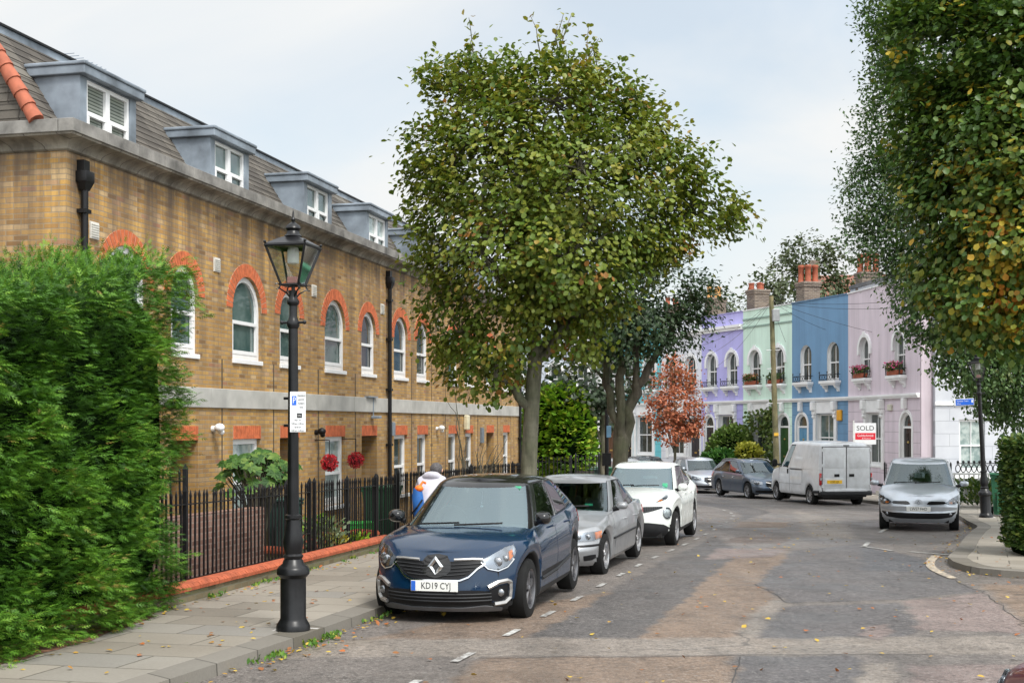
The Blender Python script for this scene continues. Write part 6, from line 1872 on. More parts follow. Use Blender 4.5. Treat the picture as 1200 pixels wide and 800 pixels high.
# thin tree with pinkish leaves further down the left pavement
tx, ty = 3.05, 43.0
bl = pxblobs(tx, ty, [(690, 430, 40, 42, 0), (665, 420, 26, 30, .3), (715, 450, 30, 40, .2), (675, 465, 32, 30, -.3), (700, 490, 26, 26, 0), (735, 430, 26, 40, .5)])
tree('small slender tree with dusky pink tinged leaves, half hidden by the forked dark tree', tx, ty, [pxp(tx, ty, 707, 588) + (.14,), pxp(tx, ty, 707, 530) + (.12,), pxp(tx, ty, 706, 480) + (.10,)], [(2, pxp(tx, ty, 690, 430), .06, .02), (2, pxp(tx, ty, 718, 430), .06, .02), (1, pxp(tx, ty, 684, 470), .06, .03)], bl, LEAF['dusk'], M['bark'], (.14, .22), dens=20, per=16, clump=.28, name='street_tree', twigs=25)

# little tree in autumn red
tx, ty = 7.45, 58.3
bl = pxblobs(tx, ty, [(790, 505, 26, 14, 0), (775, 485, 18, 20, 0), (806, 480, 20, 22, .2), (792, 470, 22, 24, -.4), (780, 450, 14, 18, .2), (800, 450, 16, 20, 0), (790, 432, 11, 18, 0), (812, 500, 14, 12, 0), (766, 470, 9, 10, 0)])
tree('small conical tree with russet red leaves standing in front of the white terraced house', tx, ty, [pxp(tx, ty, 791, 576) + (.07,), pxp(tx, ty, 791, 530) + (.06,), pxp(tx, ty, 791, 480) + (.04,), pxp(tx, ty, 790, 425) + (.012,)], [(1, pxp(tx, ty, 775, 490), .03, .01), (1, pxp(tx, ty, 808, 485), .03, .01), (2, pxp(tx, ty, 780, 450), .02, .008), (2, pxp(tx, ty, 800, 450), .02, .008)], bl, LEAF['orange'], M['bark_dark'], (.08, .15), dens=75, per=18, clump=.19, name='red_leaved_tree', twigs=30, droop=.1)

# big trees on the right
tx, ty = 12.2, 24.5
bl = pxblobs(tx, ty, [(1110, 70, 75, 85, -.3), (1190, 60, 80, 95, -1.2), (1110, 160, 62, 70, -.4), (1185, 170, 80, 80, -1.6), (1120, 240, 62, 62, -.6), (1200, 270, 70, 70, -1.8), (1105, 320, 46, 46, -.3), (1165, 340, 60, 46, -1.3), (1250, 200, 80, 140, -.8), (1075, 20, 45, 40, .2), (1140, -30, 90, 60, 0), (1240, 0, 90, 90, -1), (1150, 385, 46, 26, -.8), (1210, 370, 46, 46, -1.2), (1090, 210, 40, 40, 0), (1085, 130, 36, 40, 0), (1280, 330, 70, 80, -.5)]) + [(.2, .2, 5.6, 2.0, 2.0, 2.0), (.9, .3, 7.6, 2.2, 2.0, 2.0), (-.2, .4, 9.4, 2.2, 2.0, 1.9), (1.4, -.2, 4.6, 1.4, 1.4, 1.2), (.3, .2, 11.0, 1.6, 1.6, 1.3), (-1.0, 1.0, 6.5, 1.8, 1.8, 2.2)]
def gold(C):                                   # the side towards the street has turned most
    return .27 * np.exp(-((C[:, 0] + 3.3) ** 2) / 1.3) * np.clip(1.3 - np.abs(C[:, 2] - 5.2) / 2.6, 0, 1) - .10
tree('huge lime tree with green and yellow autumn leaves overhanging the right pavement', tx, ty, [(0, 0, 0, .34), (.05, 0, 2, .30), (.0, .1, 4, .27), (0, 0, 7, .2), (0, 0, 9.5, .1)], [(2, (-2.3, -.4, 5.2), .13, .03), (3, (-2.6, -.3, 8.2), .11, .03), (2, (.4, -1.6, 5.0), .12, .03), (3, (-1.5, -1.4, 7.0), .1, .03), (2, (-1.2, -.8, 4.6), .1, .03), (3, (1.5, .2, 9), .1, .03)], bl, LEAF['lime'], M['bark'], (.095, .155), dens=150, per=16, clump=.20, name='lime_tree', twigs=90, tone_bias=.06, shell=(.3, 1.0), tone_fn=gold)
tx, ty = 15.6, 37.0
bl = pxblobs(tx, ty, [(1090, 60, 62, 80, 0), (1055, 150, 50, 70, -.3), (1040, 230, 50, 62, .2), (1035, 280, 46, 42, -.2), (1080, 230, 60, 80, -.8), (1100, 330, 60, 50, -.8), (1135, 395, 46, 34, -.6), (1160, 420, 56, 50, -1.0), (1095, 370, 40, 34, -.5), (1190, 450, 50, 46, -.6), (1060, 60, 36, 60, 0), (1172, 462, 34, 28, -.5), (1205, 478, 40, 34, -.6), (1160, 432, 30, 28, -.6), (1190, 430, 40, 40, -.7), (1122, 425, 22, 20, -.6), (1040, 10, 30, 40, 0), (1075, 320, 40, 30, .2), (1180, 330, 80, 80, 0), (1170, 150, 90, 120, .6), (1100, -30, 70, 60, 0)])
tree('tall green leafy tree behind the yellowing lime, its lower branches round the right street lamp', tx, ty, [(0, 0, 0, .3), (0, 0, 3, .25), (-.2, 0, 6, .2), (-.3, 0, 10, .1)], [(1, (-2.3, -.4, 5), .1, .03), (2, (-3.2, 0, 7.5), .1, .02), (1, (-.6, -.8, 3.6), .08, .03), (2, (-2.5, 0, 10), .08, .02)], bl, LEAF['lime_far'], M['bark_dark'], (.09, .15), shape='simple', tone_bias=.10, dens=140, per=19, clump=.27, name='street_tree', twigs=60)

# trees beyond the roofs of the terrace
for (lab, tx, ty, pb) in (
   ('loose grey green tree rising behind the brick chimney with tall red pots', 22.0, 92, [(945, 300, 34, 26, 0), (920, 320, 24, 26, 0), (960, 330, 36, 30, 0), (975, 310, 18, 26, 0), (935, 345, 30, 22, 0), (990, 345, 24, 22, 0)]),
   ('thin scraggy tree behind the low chimney pots of the mint green house', 17.5, 86, [(896, 330, 14, 12, 0), (905, 345, 18, 16, 0), (885, 345, 8, 24, 0), (915, 335, 12, 16, 0), (860, 358, 12, 10, 0)]),
   ('dark tree behind the lilac house, beside the forked street tree', 14.6, 84, [(838, 350, 16, 16, 0), (850, 362, 12, 10, 0), (826, 345, 12, 16, 0)])):
    tree(lab, tx, ty, [(0, 0, 0, .3), (0, 0, 6, .2), (0, 0, 10, .1)], [], pxblobs(tx, ty, pb), LEAF['far'], M['bark_dark'], (.18, .32), dens=16, per=14, clump=.42, name='background_tree', twigs=50, shell=(.2, 1.0))
# greenery filling the far left behind the bush
tree('dense dark tree behind the bright green bush at the end of the brick building', .2, 52, [(0, 0, 0, .2), (0, 0, 3, .15)], [], pxblobs(.2, 52, [(640, 440, 30, 36, 0), (655, 480, 40, 36, 0), (625, 425, 22, 18, 0)]), LEAF['dark'], M['bark_dark'], (.18, .3), dens=12, per=15, clump=.34, name='background_tree', twigs=10)

# ---- hedges and bushes: a bumpy dark inside and a coat of leaves
def coat(name, label, cat, loc, core_fn, surf, n, size, mat, shape='simple', name_leaf='foliage', droop=0.0, out=.8, tone=None, spread=.05, jitter=.12, up=.2):
    """surf(n) -> points, outward normals (local)"""
    root = thing(name, label, cat, loc)
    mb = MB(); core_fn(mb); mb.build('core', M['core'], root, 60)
    P, N = surf(n)
    lump = np.array([math.sin(p[0] * 3.1 + 1) * math.sin(p[1] * 2.7 + 2) * math.sin(p[2] * 3.3) for p in P])
    P = P + N * (RNG.normal(0, spread, len(P)) + lump * jitter)[:, None]
    D = N * out + unit(len(P)) * .6; D[:, 2] += up - droop
    fn = np.cross(D, unit(len(P))) ; fn = fn * .6 + np.array([0, 0, .9])
    t = RNG.random(len(P)) if tone is None else np.clip(tone(P) + RNG.normal(0, .18, len(P)), 0, 1)
    leaf_mesh(name_leaf, P, D, fn, RNG.uniform(size[0], size[1], len(P)), mat, root, shape, t)
    return root

# tall cypress hedge on the left
def hedge_left():
    y0, y1 = 7.6, 14.15
    loc = Vector((LW(12), 12.0, gz(0, 12) + KH))
    fx = lambda y: LW(y) - loc.x + .20 + (.10 if y < 13 else 0)            # front face
    top = lambda y: 3.10 + (y - 10.7) * .165
    def core(mb):
        ys = np.linspace(y0 + .25, y1 - .12, 18); sec = []
        for y in ys:
            f = fx(y) - .20; h = top(y) - .2 - loc.z * 0
            yy = y - 12
            sec.append([(f - .25, yy, .05), (f - .02, yy, .6), (f, yy, 1.8), (f - .05, yy, h - .35), (f - .35, yy, h - .03), (f - 1.6, yy, h), (f - 1.9, yy, h - .4), (f - 1.9, yy, .05)])
        v = [p for s_ in sec for p in s_]; k = 8
        f_ = [(i * k + j, i * k + (j + 1) % k, (i + 1) * k + (j + 1) % k, (i + 1) * k + j) for i in range(len(ys) - 1) for j in range(k)]
        f_ += [tuple(range(k)), tuple((len(ys) - 1) * k + j for j in range(k))]
        mb.add(v, f_)
    def surf(n):
        P = []; N = []
        for i in range(n):
            r = random.random()
            if r < .60:
                y = random.uniform(y0, y1); z = random.random() ** 1.05 * (top(y) + .05); P.append((fx(y) - .10 - .04 * (z < .3), y - 12, z)); N.append((1, random.gauss(0, .25), random.gauss(0, .2)))
            elif r < .74:
                y = random.uniform(y0, y1); P.append((fx(y) - random.uniform(.1, 1.7), y - 12, top(y) - .05)); N.append((random.gauss(.15, .3), random.gauss(0, .3), 1))
            elif r < .92:                                     # far end
                P.append((fx(y1) - random.uniform(.1, 1.9), y1 - 12 - .1, random.uniform(.1, top(y1)))); N.append((.35, .9, 0))
            else:                                             # near end
                P.append((fx(y0) - random.uniform(.1, 1.8), y0 - 12 + .1, random.uniform(0, top(y0)))); N.append((.2, -1, 0))
        return np.array(P), np.array(N)
    root = thing('cypress_hedge', 'tall dense bright green cypress hedge at the left edge of the pavement', 'hedge', loc)
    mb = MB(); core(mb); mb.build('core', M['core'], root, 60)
    C, N = surf(8200); k = 15
    lump = np.array([math.sin(p[1] * 3.7 + 1.2 * math.sin(p[2] * 2.3)) * math.sin(p[2] * 4.1 + math.sin(p[1] * 3.0)) for p in C])
    big = np.array([math.sin(p[1] * 1.3 + 2) * math.sin(p[2] * 1.5 + .6) for p in C])
    off = RNG.normal(0, .075, len(C)) + lump * .17 + big * .10 - .03
    C = C + N * off[:, None]
    G = N / np.linalg.norm(N, axis=1, keepdims=True) * .85 + unit(len(C)) * .45 + np.array([0, .15, .12]); G /= np.linalg.norm(G, axis=1, keepdims=True)
    P = np.repeat(C, k, 0); GG = np.repeat(G, k, 0); n = len(P)
    fan = unit(n) * np.array([1, 1, .45]); D = GG + fan * .55; D[:, 2] -= .05
    P = P + GG * RNG.uniform(-.09, .10, n)[:, None] + fan * .05
    Fn = np.cross(D, unit(n)) * .5 + np.array([0, 0, .9])
    tone = np.clip(np.repeat(.44 + off * 1.2 + RNG.normal(0, .13, len(C)), k) + RNG.normal(0, .13, n), 0, 1)
    leaf_mesh('foliage', P, D, Fn, RNG.uniform(.055, .115, n), LEAF['cypress'], root, 'feather', tone)
    # longer shoots along the top
    P = []; D = []
    for k in range(150):
        y = random.uniform(y0 + 2, y1); b = np.array((fx(y) - random.uniform(.0, .9), y - 12, top(y) - .08)); d = np.array((random.gauss(.1, .35), random.gauss(0, .35), 1.0)); L = random.choice((.14, .18, .22, .26, .42 if random.random() < .12 else .2))
        for j in range(9):
            t = j / 8; P.append(b + d * L * t); q = unit(1)[0] * .6 + d; D.append(q)
    P = np.array(P); D = np.array(D)
    leaf_mesh('top_shoots', P, D, unit(len(P)), RNG.uniform(.07, .14, len(P)), LEAF['cypress'], root, 'feather')
hedge_left()

def ell_surf(blobs):
    B = [np.array(b, float) for b in blobs]; w = np.array([b[3] * b[5] for b in B]); w /= w.sum()
    def f(n):
        P = []; N = []
        for b, k in zip(B, (w * n).astype(int)):
            u = unit(k); p = b[:3] + u * b[3:] * .97
            keep = np.ones(k, bool)
            for o in B:
                if o is b: continue
                keep &= np.linalg.norm((p - o[:3]) / o[3:], axis=1) > .88
            keep &= p[:, 2] > -.02
            P.append(p[keep]); N.append((u / b[3:])[keep])
        P = np.concatenate(P); N = np.concatenate(N); N /= np.linalg.norm(N, axis=1, keepdims=True)
        return P, N
    return f
def ell_core(blobs, k=.86):
    def f(mb):
        for b in blobs:
            bm = bmesh.new(); bmesh.ops.create_icosphere(bm, subdivisions=3, radius=1)
            for q in bm.verts: q.co = Vector((b[0] + q.co.x * b[3] * k, b[1] + q.co.y * b[4] * k, max(-.05, b[2] + q.co.z * b[5] * k)))
            mb.addbm(bm)
    return f
def bush(name, label, cat, x, y, pb, n, size, mat, shape='simple', flat=1.0, **kw):
    bl = pxblobs(x, y, pb, flat=flat)
    return coat(name, label, cat, Vector((x, y, gz(0, y) + KH)), ell_core(bl), ell_surf(bl), n, size, mat, shape, **kw)
bush('garden_bush', 'big rounded bright green bush at the end of the brick building', 'bush', 1.75, 42.6, [(655, 490, 40, 36, .4), (668, 520, 28, 46, 0), (640, 515, 28, 44, .6), (664, 478, 28, 25, 0), (677, 500, 17, 28, -.2)], 6200, (.13, .24), LEAF['bright'], 'broad', jitter=.10, flat=.9)
bush('garden_bush', 'domed yellow green shrub in front of the lilac house', 'bush', 10.35, 60.6, [(858, 522, 24, 22, 0), (845, 530, 16, 16, .2), (872, 532, 14, 15, 0)], 3600, (.11, .20), LEAF['shrub'], 'broad', jitter=.08)
bush('garden_bush', 'feathery mid green conifer shrub below the domed yellow green shrub', 'bush', 9.75, 59.6, [(846, 545, 18, 17, -.5), (862, 548, 14, 14, -.7), (832, 548, 12, 14, -.3)], 2300, (.14, .28), LEAF['conifer'], 'spray', jitter=.06)
bush('garden_bush', 'little golden yellow shrub beside the conifer shrub and the slate blue estate', 'bush', 10.75, 58.6, [(876, 530, 12, 9, 0), (884, 532, 8, 8, 0)], 900, (.12, .2), LEAF['gold'], 'broad', jitter=.05)

# clipped hedge on the right pavement
def hedge_right():
    loc = Vector((8.28, 20.9, gz(0, 20.9) + KH)); Lx, Ly, Hh = 4.2, 1.3, 1.90
    an = R(-8)
    def core(mb): mb.box((.10, .10, -.05), (Lx - .1, Ly - .1, Hh - .12), bev=.15)
    def surf(n):
        P = []; N = []
        for i in range(n):
            r = random.random()
            if r < .45: P.append((random.uniform(0, Lx), .06, random.uniform(.12, Hh))); N.append((0, -1, 0))
            elif r < .75: P.append((.04 + .10 * (random.random() < .5), random.uniform(0, Ly), random.uniform(.12, Hh))); N.append((-1, 0, 0))
            else: P.append((random.uniform(0, Lx), random.uniform(0, Ly), Hh - .04)); N.append((0, 0, 1))
        return np.array(P), np.array(N)
    root = coat('privet_hedge', 'square clipped green hedge at the right edge of the picture', 'hedge', loc, core, surf, 12000, (.05, .10), LEAF['privet'], 'broad', jitter=.05, spread=.035)
    root.rotation_euler = (0, 0, an)
hedge_right()

# palmate leaved plant over the railings
def fatsia():
    g = Vector((-3.78, 19.0, gz(0, 19.5) + KH)); root = thing('palmate_plant', 'bushy plant with big hand shaped leaves showing above the railings by the ground floor window', 'plant', g)
    P = []; D = []; N = []; mb = MB()
    for k in range(84):
        a = random.uniform(0, 2 * PI); rr = random.uniform(.1, .62); z = 1.72 - rr * .55 + random.uniform(-.28, .14)
        c = Vector((math.cos(a) * rr * 1.0, math.sin(a) * rr, z)); mb.tube([(0, 0, 0), (c.x * .4, c.y * .4, z * .7), c], [.02, .012, .006], 5)
        nrm = Vector((c.x * .8 + .2, c.y * .8 - .55, .8)).normalized(); u = nrm.cross(Vector((0, 0, 1))).normalized(); v = nrm.cross(u)
        for q in range(8):
            t = 2 * PI * (q / 8.0) + random.uniform(-.1, .1)
            d = u * math.cos(t) + v * math.sin(t); d.z -= .18
            P.append(c); D.append(d); N.append(nrm)
    mb.build('stems', M['bark'], root)
    leaf_mesh('leaves', np.array(P), np.array(D), np.array(N), RNG.uniform(.08, .15, len(P)), LEAF['fatsia'], root, 'simple')
fatsia()

def small_plant(name, label, x, y, r, hgt, n, size, mat, shape='simple', cat='plant', z=None, up=.7):
    g = Vector((x, y, (gz(0, y) + KH) if z is None else z)); root = thing(name, label, cat, g)
    P = np.column_stack([RNG.normal(0, r * .5, n), RNG.normal(0, r * .5, n), RNG.random(n) ** .8 * hgt]); D = np.column_stack([P[:, 0], P[:, 1], np.full(n, up * r + .05)]) + unit(n) * .12
    leaf_mesh('leaves', P, D, unit(n) + np.array([0, 0, .6]), RNG.uniform(size[0], size[1], n), mat, root, shape)
    mb = MB()
    for k in range(7): mb.tube([(0, 0, 0), (random.gauss(0, r * .4), random.gauss(0, r * .4), hgt * .9)], [.008, .003], 4)
    mb.build('stems', M['bark'], root)
    return root
M['sage'] = mat_leaf('grey_green_leaf', [(0, (.10, .14, .07)), (1, (.24, .30, .18))])
small_plant('garden_plant', 'grey green bushy herb behind the railings to the right of the near lamp', -3.12, 20.6, .36, .62, 420, (.05, .12), M['sage'])
small_plant('garden_plant', 'low yellow flowering plant at the foot of the railings by the near lamp', -2.93, 21.0, .26, .34, 240, (.04, .09), LEAF['gold'])
small_plant('garden_plant', 'small green plant spilling over the red wall under the railings', -2.72, 21.9, .24, .3, 220, (.05, .10), LEAF['bright'])
small_plant('garden_plant', 'ferny green plants under the white house window behind the silver people carrier', 14.2, 38.6, .75, .75, 700, (.10, .22), LEAF['privet'], 'spray')
small_plant('garden_plant', 'dark ferns at the foot of the white railings near the right lamp', 15.3, 40.0, .6, .7, 500, (.10, .22), LEAF['dark'], 'spray')

def bare_shrub():
    g = Vector((-1.05, 30.5, gz(0, 30.5) + KH)); root = thing('bare_shrub', 'leafless dark twiggy shrub behind the railings beside the ground floor windows', 'shrub', g); mb = MB()
    for k in range(34):
        a = random.uniform(-1.3, 1.5); h_ = random.uniform(1.2, 2.0); e = Vector((math.sin(a) * random.uniform(.3, 1.0), random.uniform(-.7, .9), h_))
        limb(mb, (random.gauss(0, .1), random.gauss(0, .3), 0), e, .022, .006, .12, 5, 5)
    limb(mb, (0, 0, 0), (-.35, .2, 3.3), .025, .006, .15, 8, 5); limb(mb, (-.2, .1, 2.2), (-.5, .1, 2.9), .012, .004, .1, 4, 4)
    mb.build('branches', M['bark_dark'], root)
bare_shrub()

# climbing plant on the mint house
def vine():
    hr = HROOT[2]; Wm = (Vector(PTS[2]) - Vector(PTS[3])).length; root = thing('climbing_plant', 'straggly green climbing plant round the window of the mint green house', 'plant', hr.location.copy(), hr.rotation_euler.z)
    P = []; b = hr.location.z; mb = MB()
    for (x0, x1, z0, z1, n) in ((.9, 2.9, 1.5, 2.5, 260), (2.3, 2.9, -.3, 2.6, 330), (2.75, 3.1, .2, 2.9, 140), (.6, 1.0, .3, 2.3, 120)):
        for k in range(n): P.append((random.uniform(x0, x1), -.16 - abs(random.gauss(0, .1)), random.uniform(z0, z1) - b))
        mb.tube([((x0 + x1) / 2, -.12, .0), ((x0 + x1) / 2 + .05, -.14, (z0 + z1) / 2 - b), (x1, -.12, z1 - b)], [.02, .015, .006], 5)
    mb.build('stems', M['bark_dark'], root)
    P = np.array(P); n = len(P); leaf_mesh('leaves', P, unit(n) + np.array([0, -.6, -.4]), unit(n) + np.array([0, -1, .3]), RNG.uniform(.10, .2, n), LEAF['vine'], root, 'broad')
vine()

# window boxes with flowers
def flower_box(i, k, label, mats, withbox=True):
    es = [e for e in IRONBOX if e[0] == i]; _, hr, o, ang, Lp, base = es[k]
    loc = Vector(hr.location) + Matrix.Rotation(ang, 3, 'Z') @ Vector((o['cx'], -.21, o['z0'] + .005))
    root = thing('flower_box', label, 'flower box', loc, ang, 'flower boxes on the first floor sills')
    mb = MB(); mb.box((-.5, -.10, 0), (.5, .10, .19), bev=.02); mb.build('trough', M['pot'], root)
    n = 260; P = np.column_stack([RNG.uniform(-.55, .55, n), RNG.normal(-.02, .10, n), .18 + RNG.random(n) * .26]); leaf_mesh('leaves', P, unit(n) + np.array([0, -.3, .4]), unit(n), RNG.uniform(.07, .14, n), LEAF['privet'], root, 'simple')
    if mats:
        n = 130; P = np.column_stack([RNG.uniform(-.5, .5, n), RNG.normal(-.06, .10, n), .28 + RNG.random(n) * .24]); leaf_mesh('flowers', P, unit(n), unit(n), RNG.uniform(.06, .11, n), LEAF[mats], root, 'simple')
flower_box(0, 0, 'terracotta trough with few pink flowers on the left upper sill of the pink house', 'petal')
flower_box(0, 1, 'terracotta trough full of pink flowers on the right upper sill of the pink house', 'petal')
flower_box(2, 0, 'terracotta trough with low orange plants on the left upper sill of the mint house', 'orange')
flower_box(2, 1, 'trough of dark leafy plants on the right upper sill of the mint house', None)
hr = HROOT[1]
small_plant('potted_plant', 'small yellow green plant in a wall pot on the blue house front', *(Vector(hr.location) + Matrix.Rotation(hr.rotation_euler.z, 3, 'Z') @ Vector((4.02, -.16, 0))).xy, .28, .45, 120, (.08, .16), LEAF['vine'], z=.40)
# ------------------------------------------------------------------ street furniture and small things
M['lampglass'] = mat_glass('lantern_glass', (.90, .92, .92), .10, .03)
M['lampwhite'] = mat_plain('opal_lamp', (.75, .75, .72), .4)
M['black_gloss'] = mat_plain('glossy_black_paint', (.008, .008, .009), .34, var=.4, scale=8, spec=.35)
M['copingbrick'] = mat_brick('orange_red_coping', [(0, (.36, .085, .035)), (.4, (.52, .135, .05)), (.8, (.60, .17, .065)), (1, (.44, .11, .05))], (.33, .20, .13), bw=.077, bh=5, ms=.006, bump=.5)
M['lowbrick'] = mat_brick('mossy_brick', [(0, (.13, .11, .06)), (.5, (.24, .19, .11)), (1, (.17, .17, .08))], (.16, .15, .10), bump=.5)
M['brownbrick'] = mat_brick('brown_brick', [(0, (.17, .085, .06)), (.5, (.27, .15, .11)), (1, (.34, .20, .15))], (.30, .22, .18), bump=.5)
M['bin_green'] = mat_plain('bin_plastic', (.020, .115, .055), .5, var=.15)
M['bin_dark'] = mat_plain('dark_bin_plastic', (.012, .045, .035), .5, var=.15)
M['boxgreen'] = mat_plain('lime_box', (.02, .42, .05), .5)
M['galv'] = mat_plain('galvanised', (.36, .37, .38), .5, .6)
M['signwhite'] = mat_plain('sign_white', (.72, .73, .74), .4, var=.02)
M['signblue'] = mat_plain('sign_blue', (.012, .12, .62), .4, var=.03)
M['signred'] = mat_plain('sign_red', (.62, .012, .03), .4, var=.03)
M['polewood'] = mat_bark('pole_wood', (.16, .135, .07), (.28, .235, .125))

def street_lamp(label, x, y, lean=0.0, k=1.0):
    root = thing('street_lamp', label, 'street lamp', (x, y, gz(0, y) + KH - .005), 0, 'cast iron street lamps'); root.rotation_euler = (0, lean, R(-13)); root.scale = (k, k, k)
    mb = MB()
    mb.lathe([(.175, 0), (.175, .05), (.165, .075), (.145, .11), (.132, .135), (.132, .55), (.15, .57), (.168, .59), (.168, .64), (.15, .665), (.11, .70), (.10, .735), (.085, .75)], 32)
    for a in range(0, 16):
        pass
    mb.lathe([(.085, .74), (.10, .76), (.105, .78), (.085, .80), (.098, .86), (.105, .92), (.092, 1.0), (.075, 1.10), (.068, 1.15), (.085, 1.165), (.085, 1.195), (.064, 1.21)], 20)
    base = mb.build('base', M['black_gloss'], root, 40)
    mb = MB(); mb.box((-.21, -.21, -.02), (.21, .21, .006)); mb.build('footing', mat_plain('pale_mortar_footing', (.40, .38, .36), .9) if 'pale_mortar_footing' not in bpy.data.materials else bpy.data.materials['pale_mortar_footing'], root)
    mb = MB()
    mb.lathe([(.062, 1.2), (.058, 1.6), (.048, 3.10), (.046, 3.14)], 20); mb.build('shaft', M['black_gloss'], root, 40)
    mb = MB(); mb.lathe([(.046, 3.12), (.064, 3.15), (.066, 3.19), (.05, 3.22), (.040, 3.26), (.040, 3.36), (.06, 3.38), (.064, 3.41), (.045, 3.44), (.04, 3.47), (.045, 3.52)], 20)
    mb.tube([(-.12, 0, 3.19), (.12, 0, 3.19)], .014, 8); mb.ball((-.125, 0, 3.19), .022, 2); mb.ball((.125, 0, 3.19), .022, 2)
    mb.build('collar', M['black_gloss'], root, 40)
    mb = MB(); zb, zt, b, t = 3.575, 3.97, .095, .215
    for k_ in range(4):
        a = PI / 4 + PI / 2 * k_; c, s_ = math.cos(a), math.sin(a)
        mb.tube([(c * .035, s_ * .035, 3.45), (c * .07, s_ * .07, 3.49), (c * .16, s_ * .16, 3.54), (c * b * 1.38, s_ * b * 1.38, zb)], .009, 6)
        ring = [(c * (.175 + .03 * math.cos(q)), s_ * (.175 + .03 * math.cos(q)), 3.555 + .03 * math.sin(q)) for q in np.linspace(.5, 5.2, 9)]; mb.tube(ring, .006, 5)
    mb.build('bracket', M['black_gloss'], root, 50)
    lan = MB()
    for k_ in range(4):
        sx, sy = [(1, 1), (-1, 1), (-1, -1), (1, -1)][k_]; sx2, sy2 = [(1, 1), (-1, 1), (-1, -1), (1, -1)][(k_ + 1) % 4]
        lan.tube([(sx * b, sy * b, zb), (sx * t, sy * t, zt)], .0125, 6)
        lan.tube([(sx * b, sy * b, zb), (sx2 * b, sy2 * b, zb)], .012, 6); lan.tube([(sx * t, sy * t, zt), (sx2 * t, sy2 * t, zt)], .018, 6)
        lan.ball((sx * (t + .004), sy * (t + .004), zt + .035), .018, 1)
    lan.tube([(0, 0, 3.5), (0, 0, zb)], .02, 8)
    lo = lan.build('lantern_frame', M['black_gloss'], root, 50)
    g = MB()
    for k_ in range(4):
        sx, sy = [(1, 1), (-1, 1), (-1, -1), (1, -1)][k_]; sx2, sy2 = [(1, 1), (-1, 1), (-1, -1), (1, -1)][(k_ + 1) % 4]; q = .985
        g.add([(sx * b * q, sy * b * q, zb + .004), (sx2 * b * q, sy2 * b * q, zb + .004), (sx2 * t * q, sy2 * t * q, zt - .004), (sx * t * q, sy * t * q, zt - .004)], [(0, 1, 2, 3)])
    g.build('glass_pane', M['lampglass'], lo)
    mb = MB(); mb.lathe([(.055, 3.80), (.06, 3.82), (.06, 3.93), (.05, 3.965)], 14); mb.build('bulb', M['lampwhite'], lo, 60)
    mb = MB(); mb.box((-.05, -.05, 3.59), (.05, .05, 3.66), bev=.01); mb.build('gear_box', mat_plain('pinkish_gear', (.42, .20, .18), .6) if 'pinkish_gear' not in bpy.data.materials else bpy.data.materials['pinkish_gear'], lo)
    mb = MB()
    mb.add([(sx * (t + .012), sy * (t + .012), zt + .016) for sx, sy in ((1, 1), (-1, 1), (-1, -1), (1, -1))] + [(sx * .085, sy * .085, zt + .10) for sx, sy in ((1, 1), (-1, 1), (-1, -1), (1, -1))], [(0, 1, 5, 4), (1, 2, 6, 5), (2, 3, 7, 6), (3, 0, 4, 7), (3, 2, 1, 0), (4, 5, 6, 7)])
    mb.lathe([(.085, zt + .095), (.095, zt + .11), (.07, zt + .135), (.062, zt + .165), (.072, zt + .175), (.082, zt + .19), (.07, zt + .22), (.035, zt + .245), (.016, zt + .26), (.024, zt + .285), (.012, zt + .31), (.008, zt + .36), (.001, zt + .385)], 18)
    mb.build('lantern_roof', M['black_gloss'], root, 40)
    return root
LAMP1 = street_lamp('cast iron lamp post standing on the left pavement in front of the railings', -2.13, 12.46, 0.0, .94)
LAMP2 = street_lamp('cast iron lamp post on the right pavement with a small blue direction sign', 12.15, 32.8, R(-3.0), 1.0)

# parking plate on the near lamp
def parking_sign():
    yw = 12.2; k = yw / F
    cx, cz = (349 - 600) * k, EYE - (482.5 - HZ) * k
    root = thing('parking_sign', 'white parking restriction plate with a blue P fixed to the near lamp post', 'sign', (cx, yw, cz), R(8))
    w, h_ = .148, .385
    mb = MB(); mb.box((-w / 2, -.004, -h_ / 2), (w / 2, .004, h_ / 2), bev=.004); mb.build('plate', M['signwhite'], root)
    mb = MB(); mb.box((-.055, -.0065, .065), (-.013, -.0045, .152)); mb.build('blue_panel', M['signblue'], root)
    rot = (PI / 2, 0, 0)
    text_mesh('lettering', 'P', .085, M['signwhite'], root, (-.034, -.0078, .108), rot, .0006, sx=.7)
    for i, s_ in enumerate(('Resident', 'permit', 'holders', 'only')): text_mesh('lettering', s_, .026, M['ink'], root, (.033, -.0058, .157 - i * .037), rot, .0006, sx=.78)
    mb = MB(); mb.box((-.008, -.0065, -.055), (.040, -.0045, -.012)); mb.build('zone_panel', M['ink'], root)
    text_mesh('lettering', 'CA-L', .022, M['signwhite'], root, (.016, -.0078, -.034), rot, .0006, sx=.7)
    for i, s_ in enumerate(('Mon - Fri', '8.30 am - 6.30 pm', 'Sat & Sun', '8.30 am - 6.30 pm')): text_mesh('lettering', s_, .024, M['ink'], root, (0, -.0058, -.078 - i * .033), rot, .0006, sx=.66)
    mb = MB()
    for z in (-.13, .13): mb.lathe([(.075, -.012), (.075, .012)], 16, (-.062, .075, z)); 
    mb.build('clamp', M['black'], root)
parking_sign()

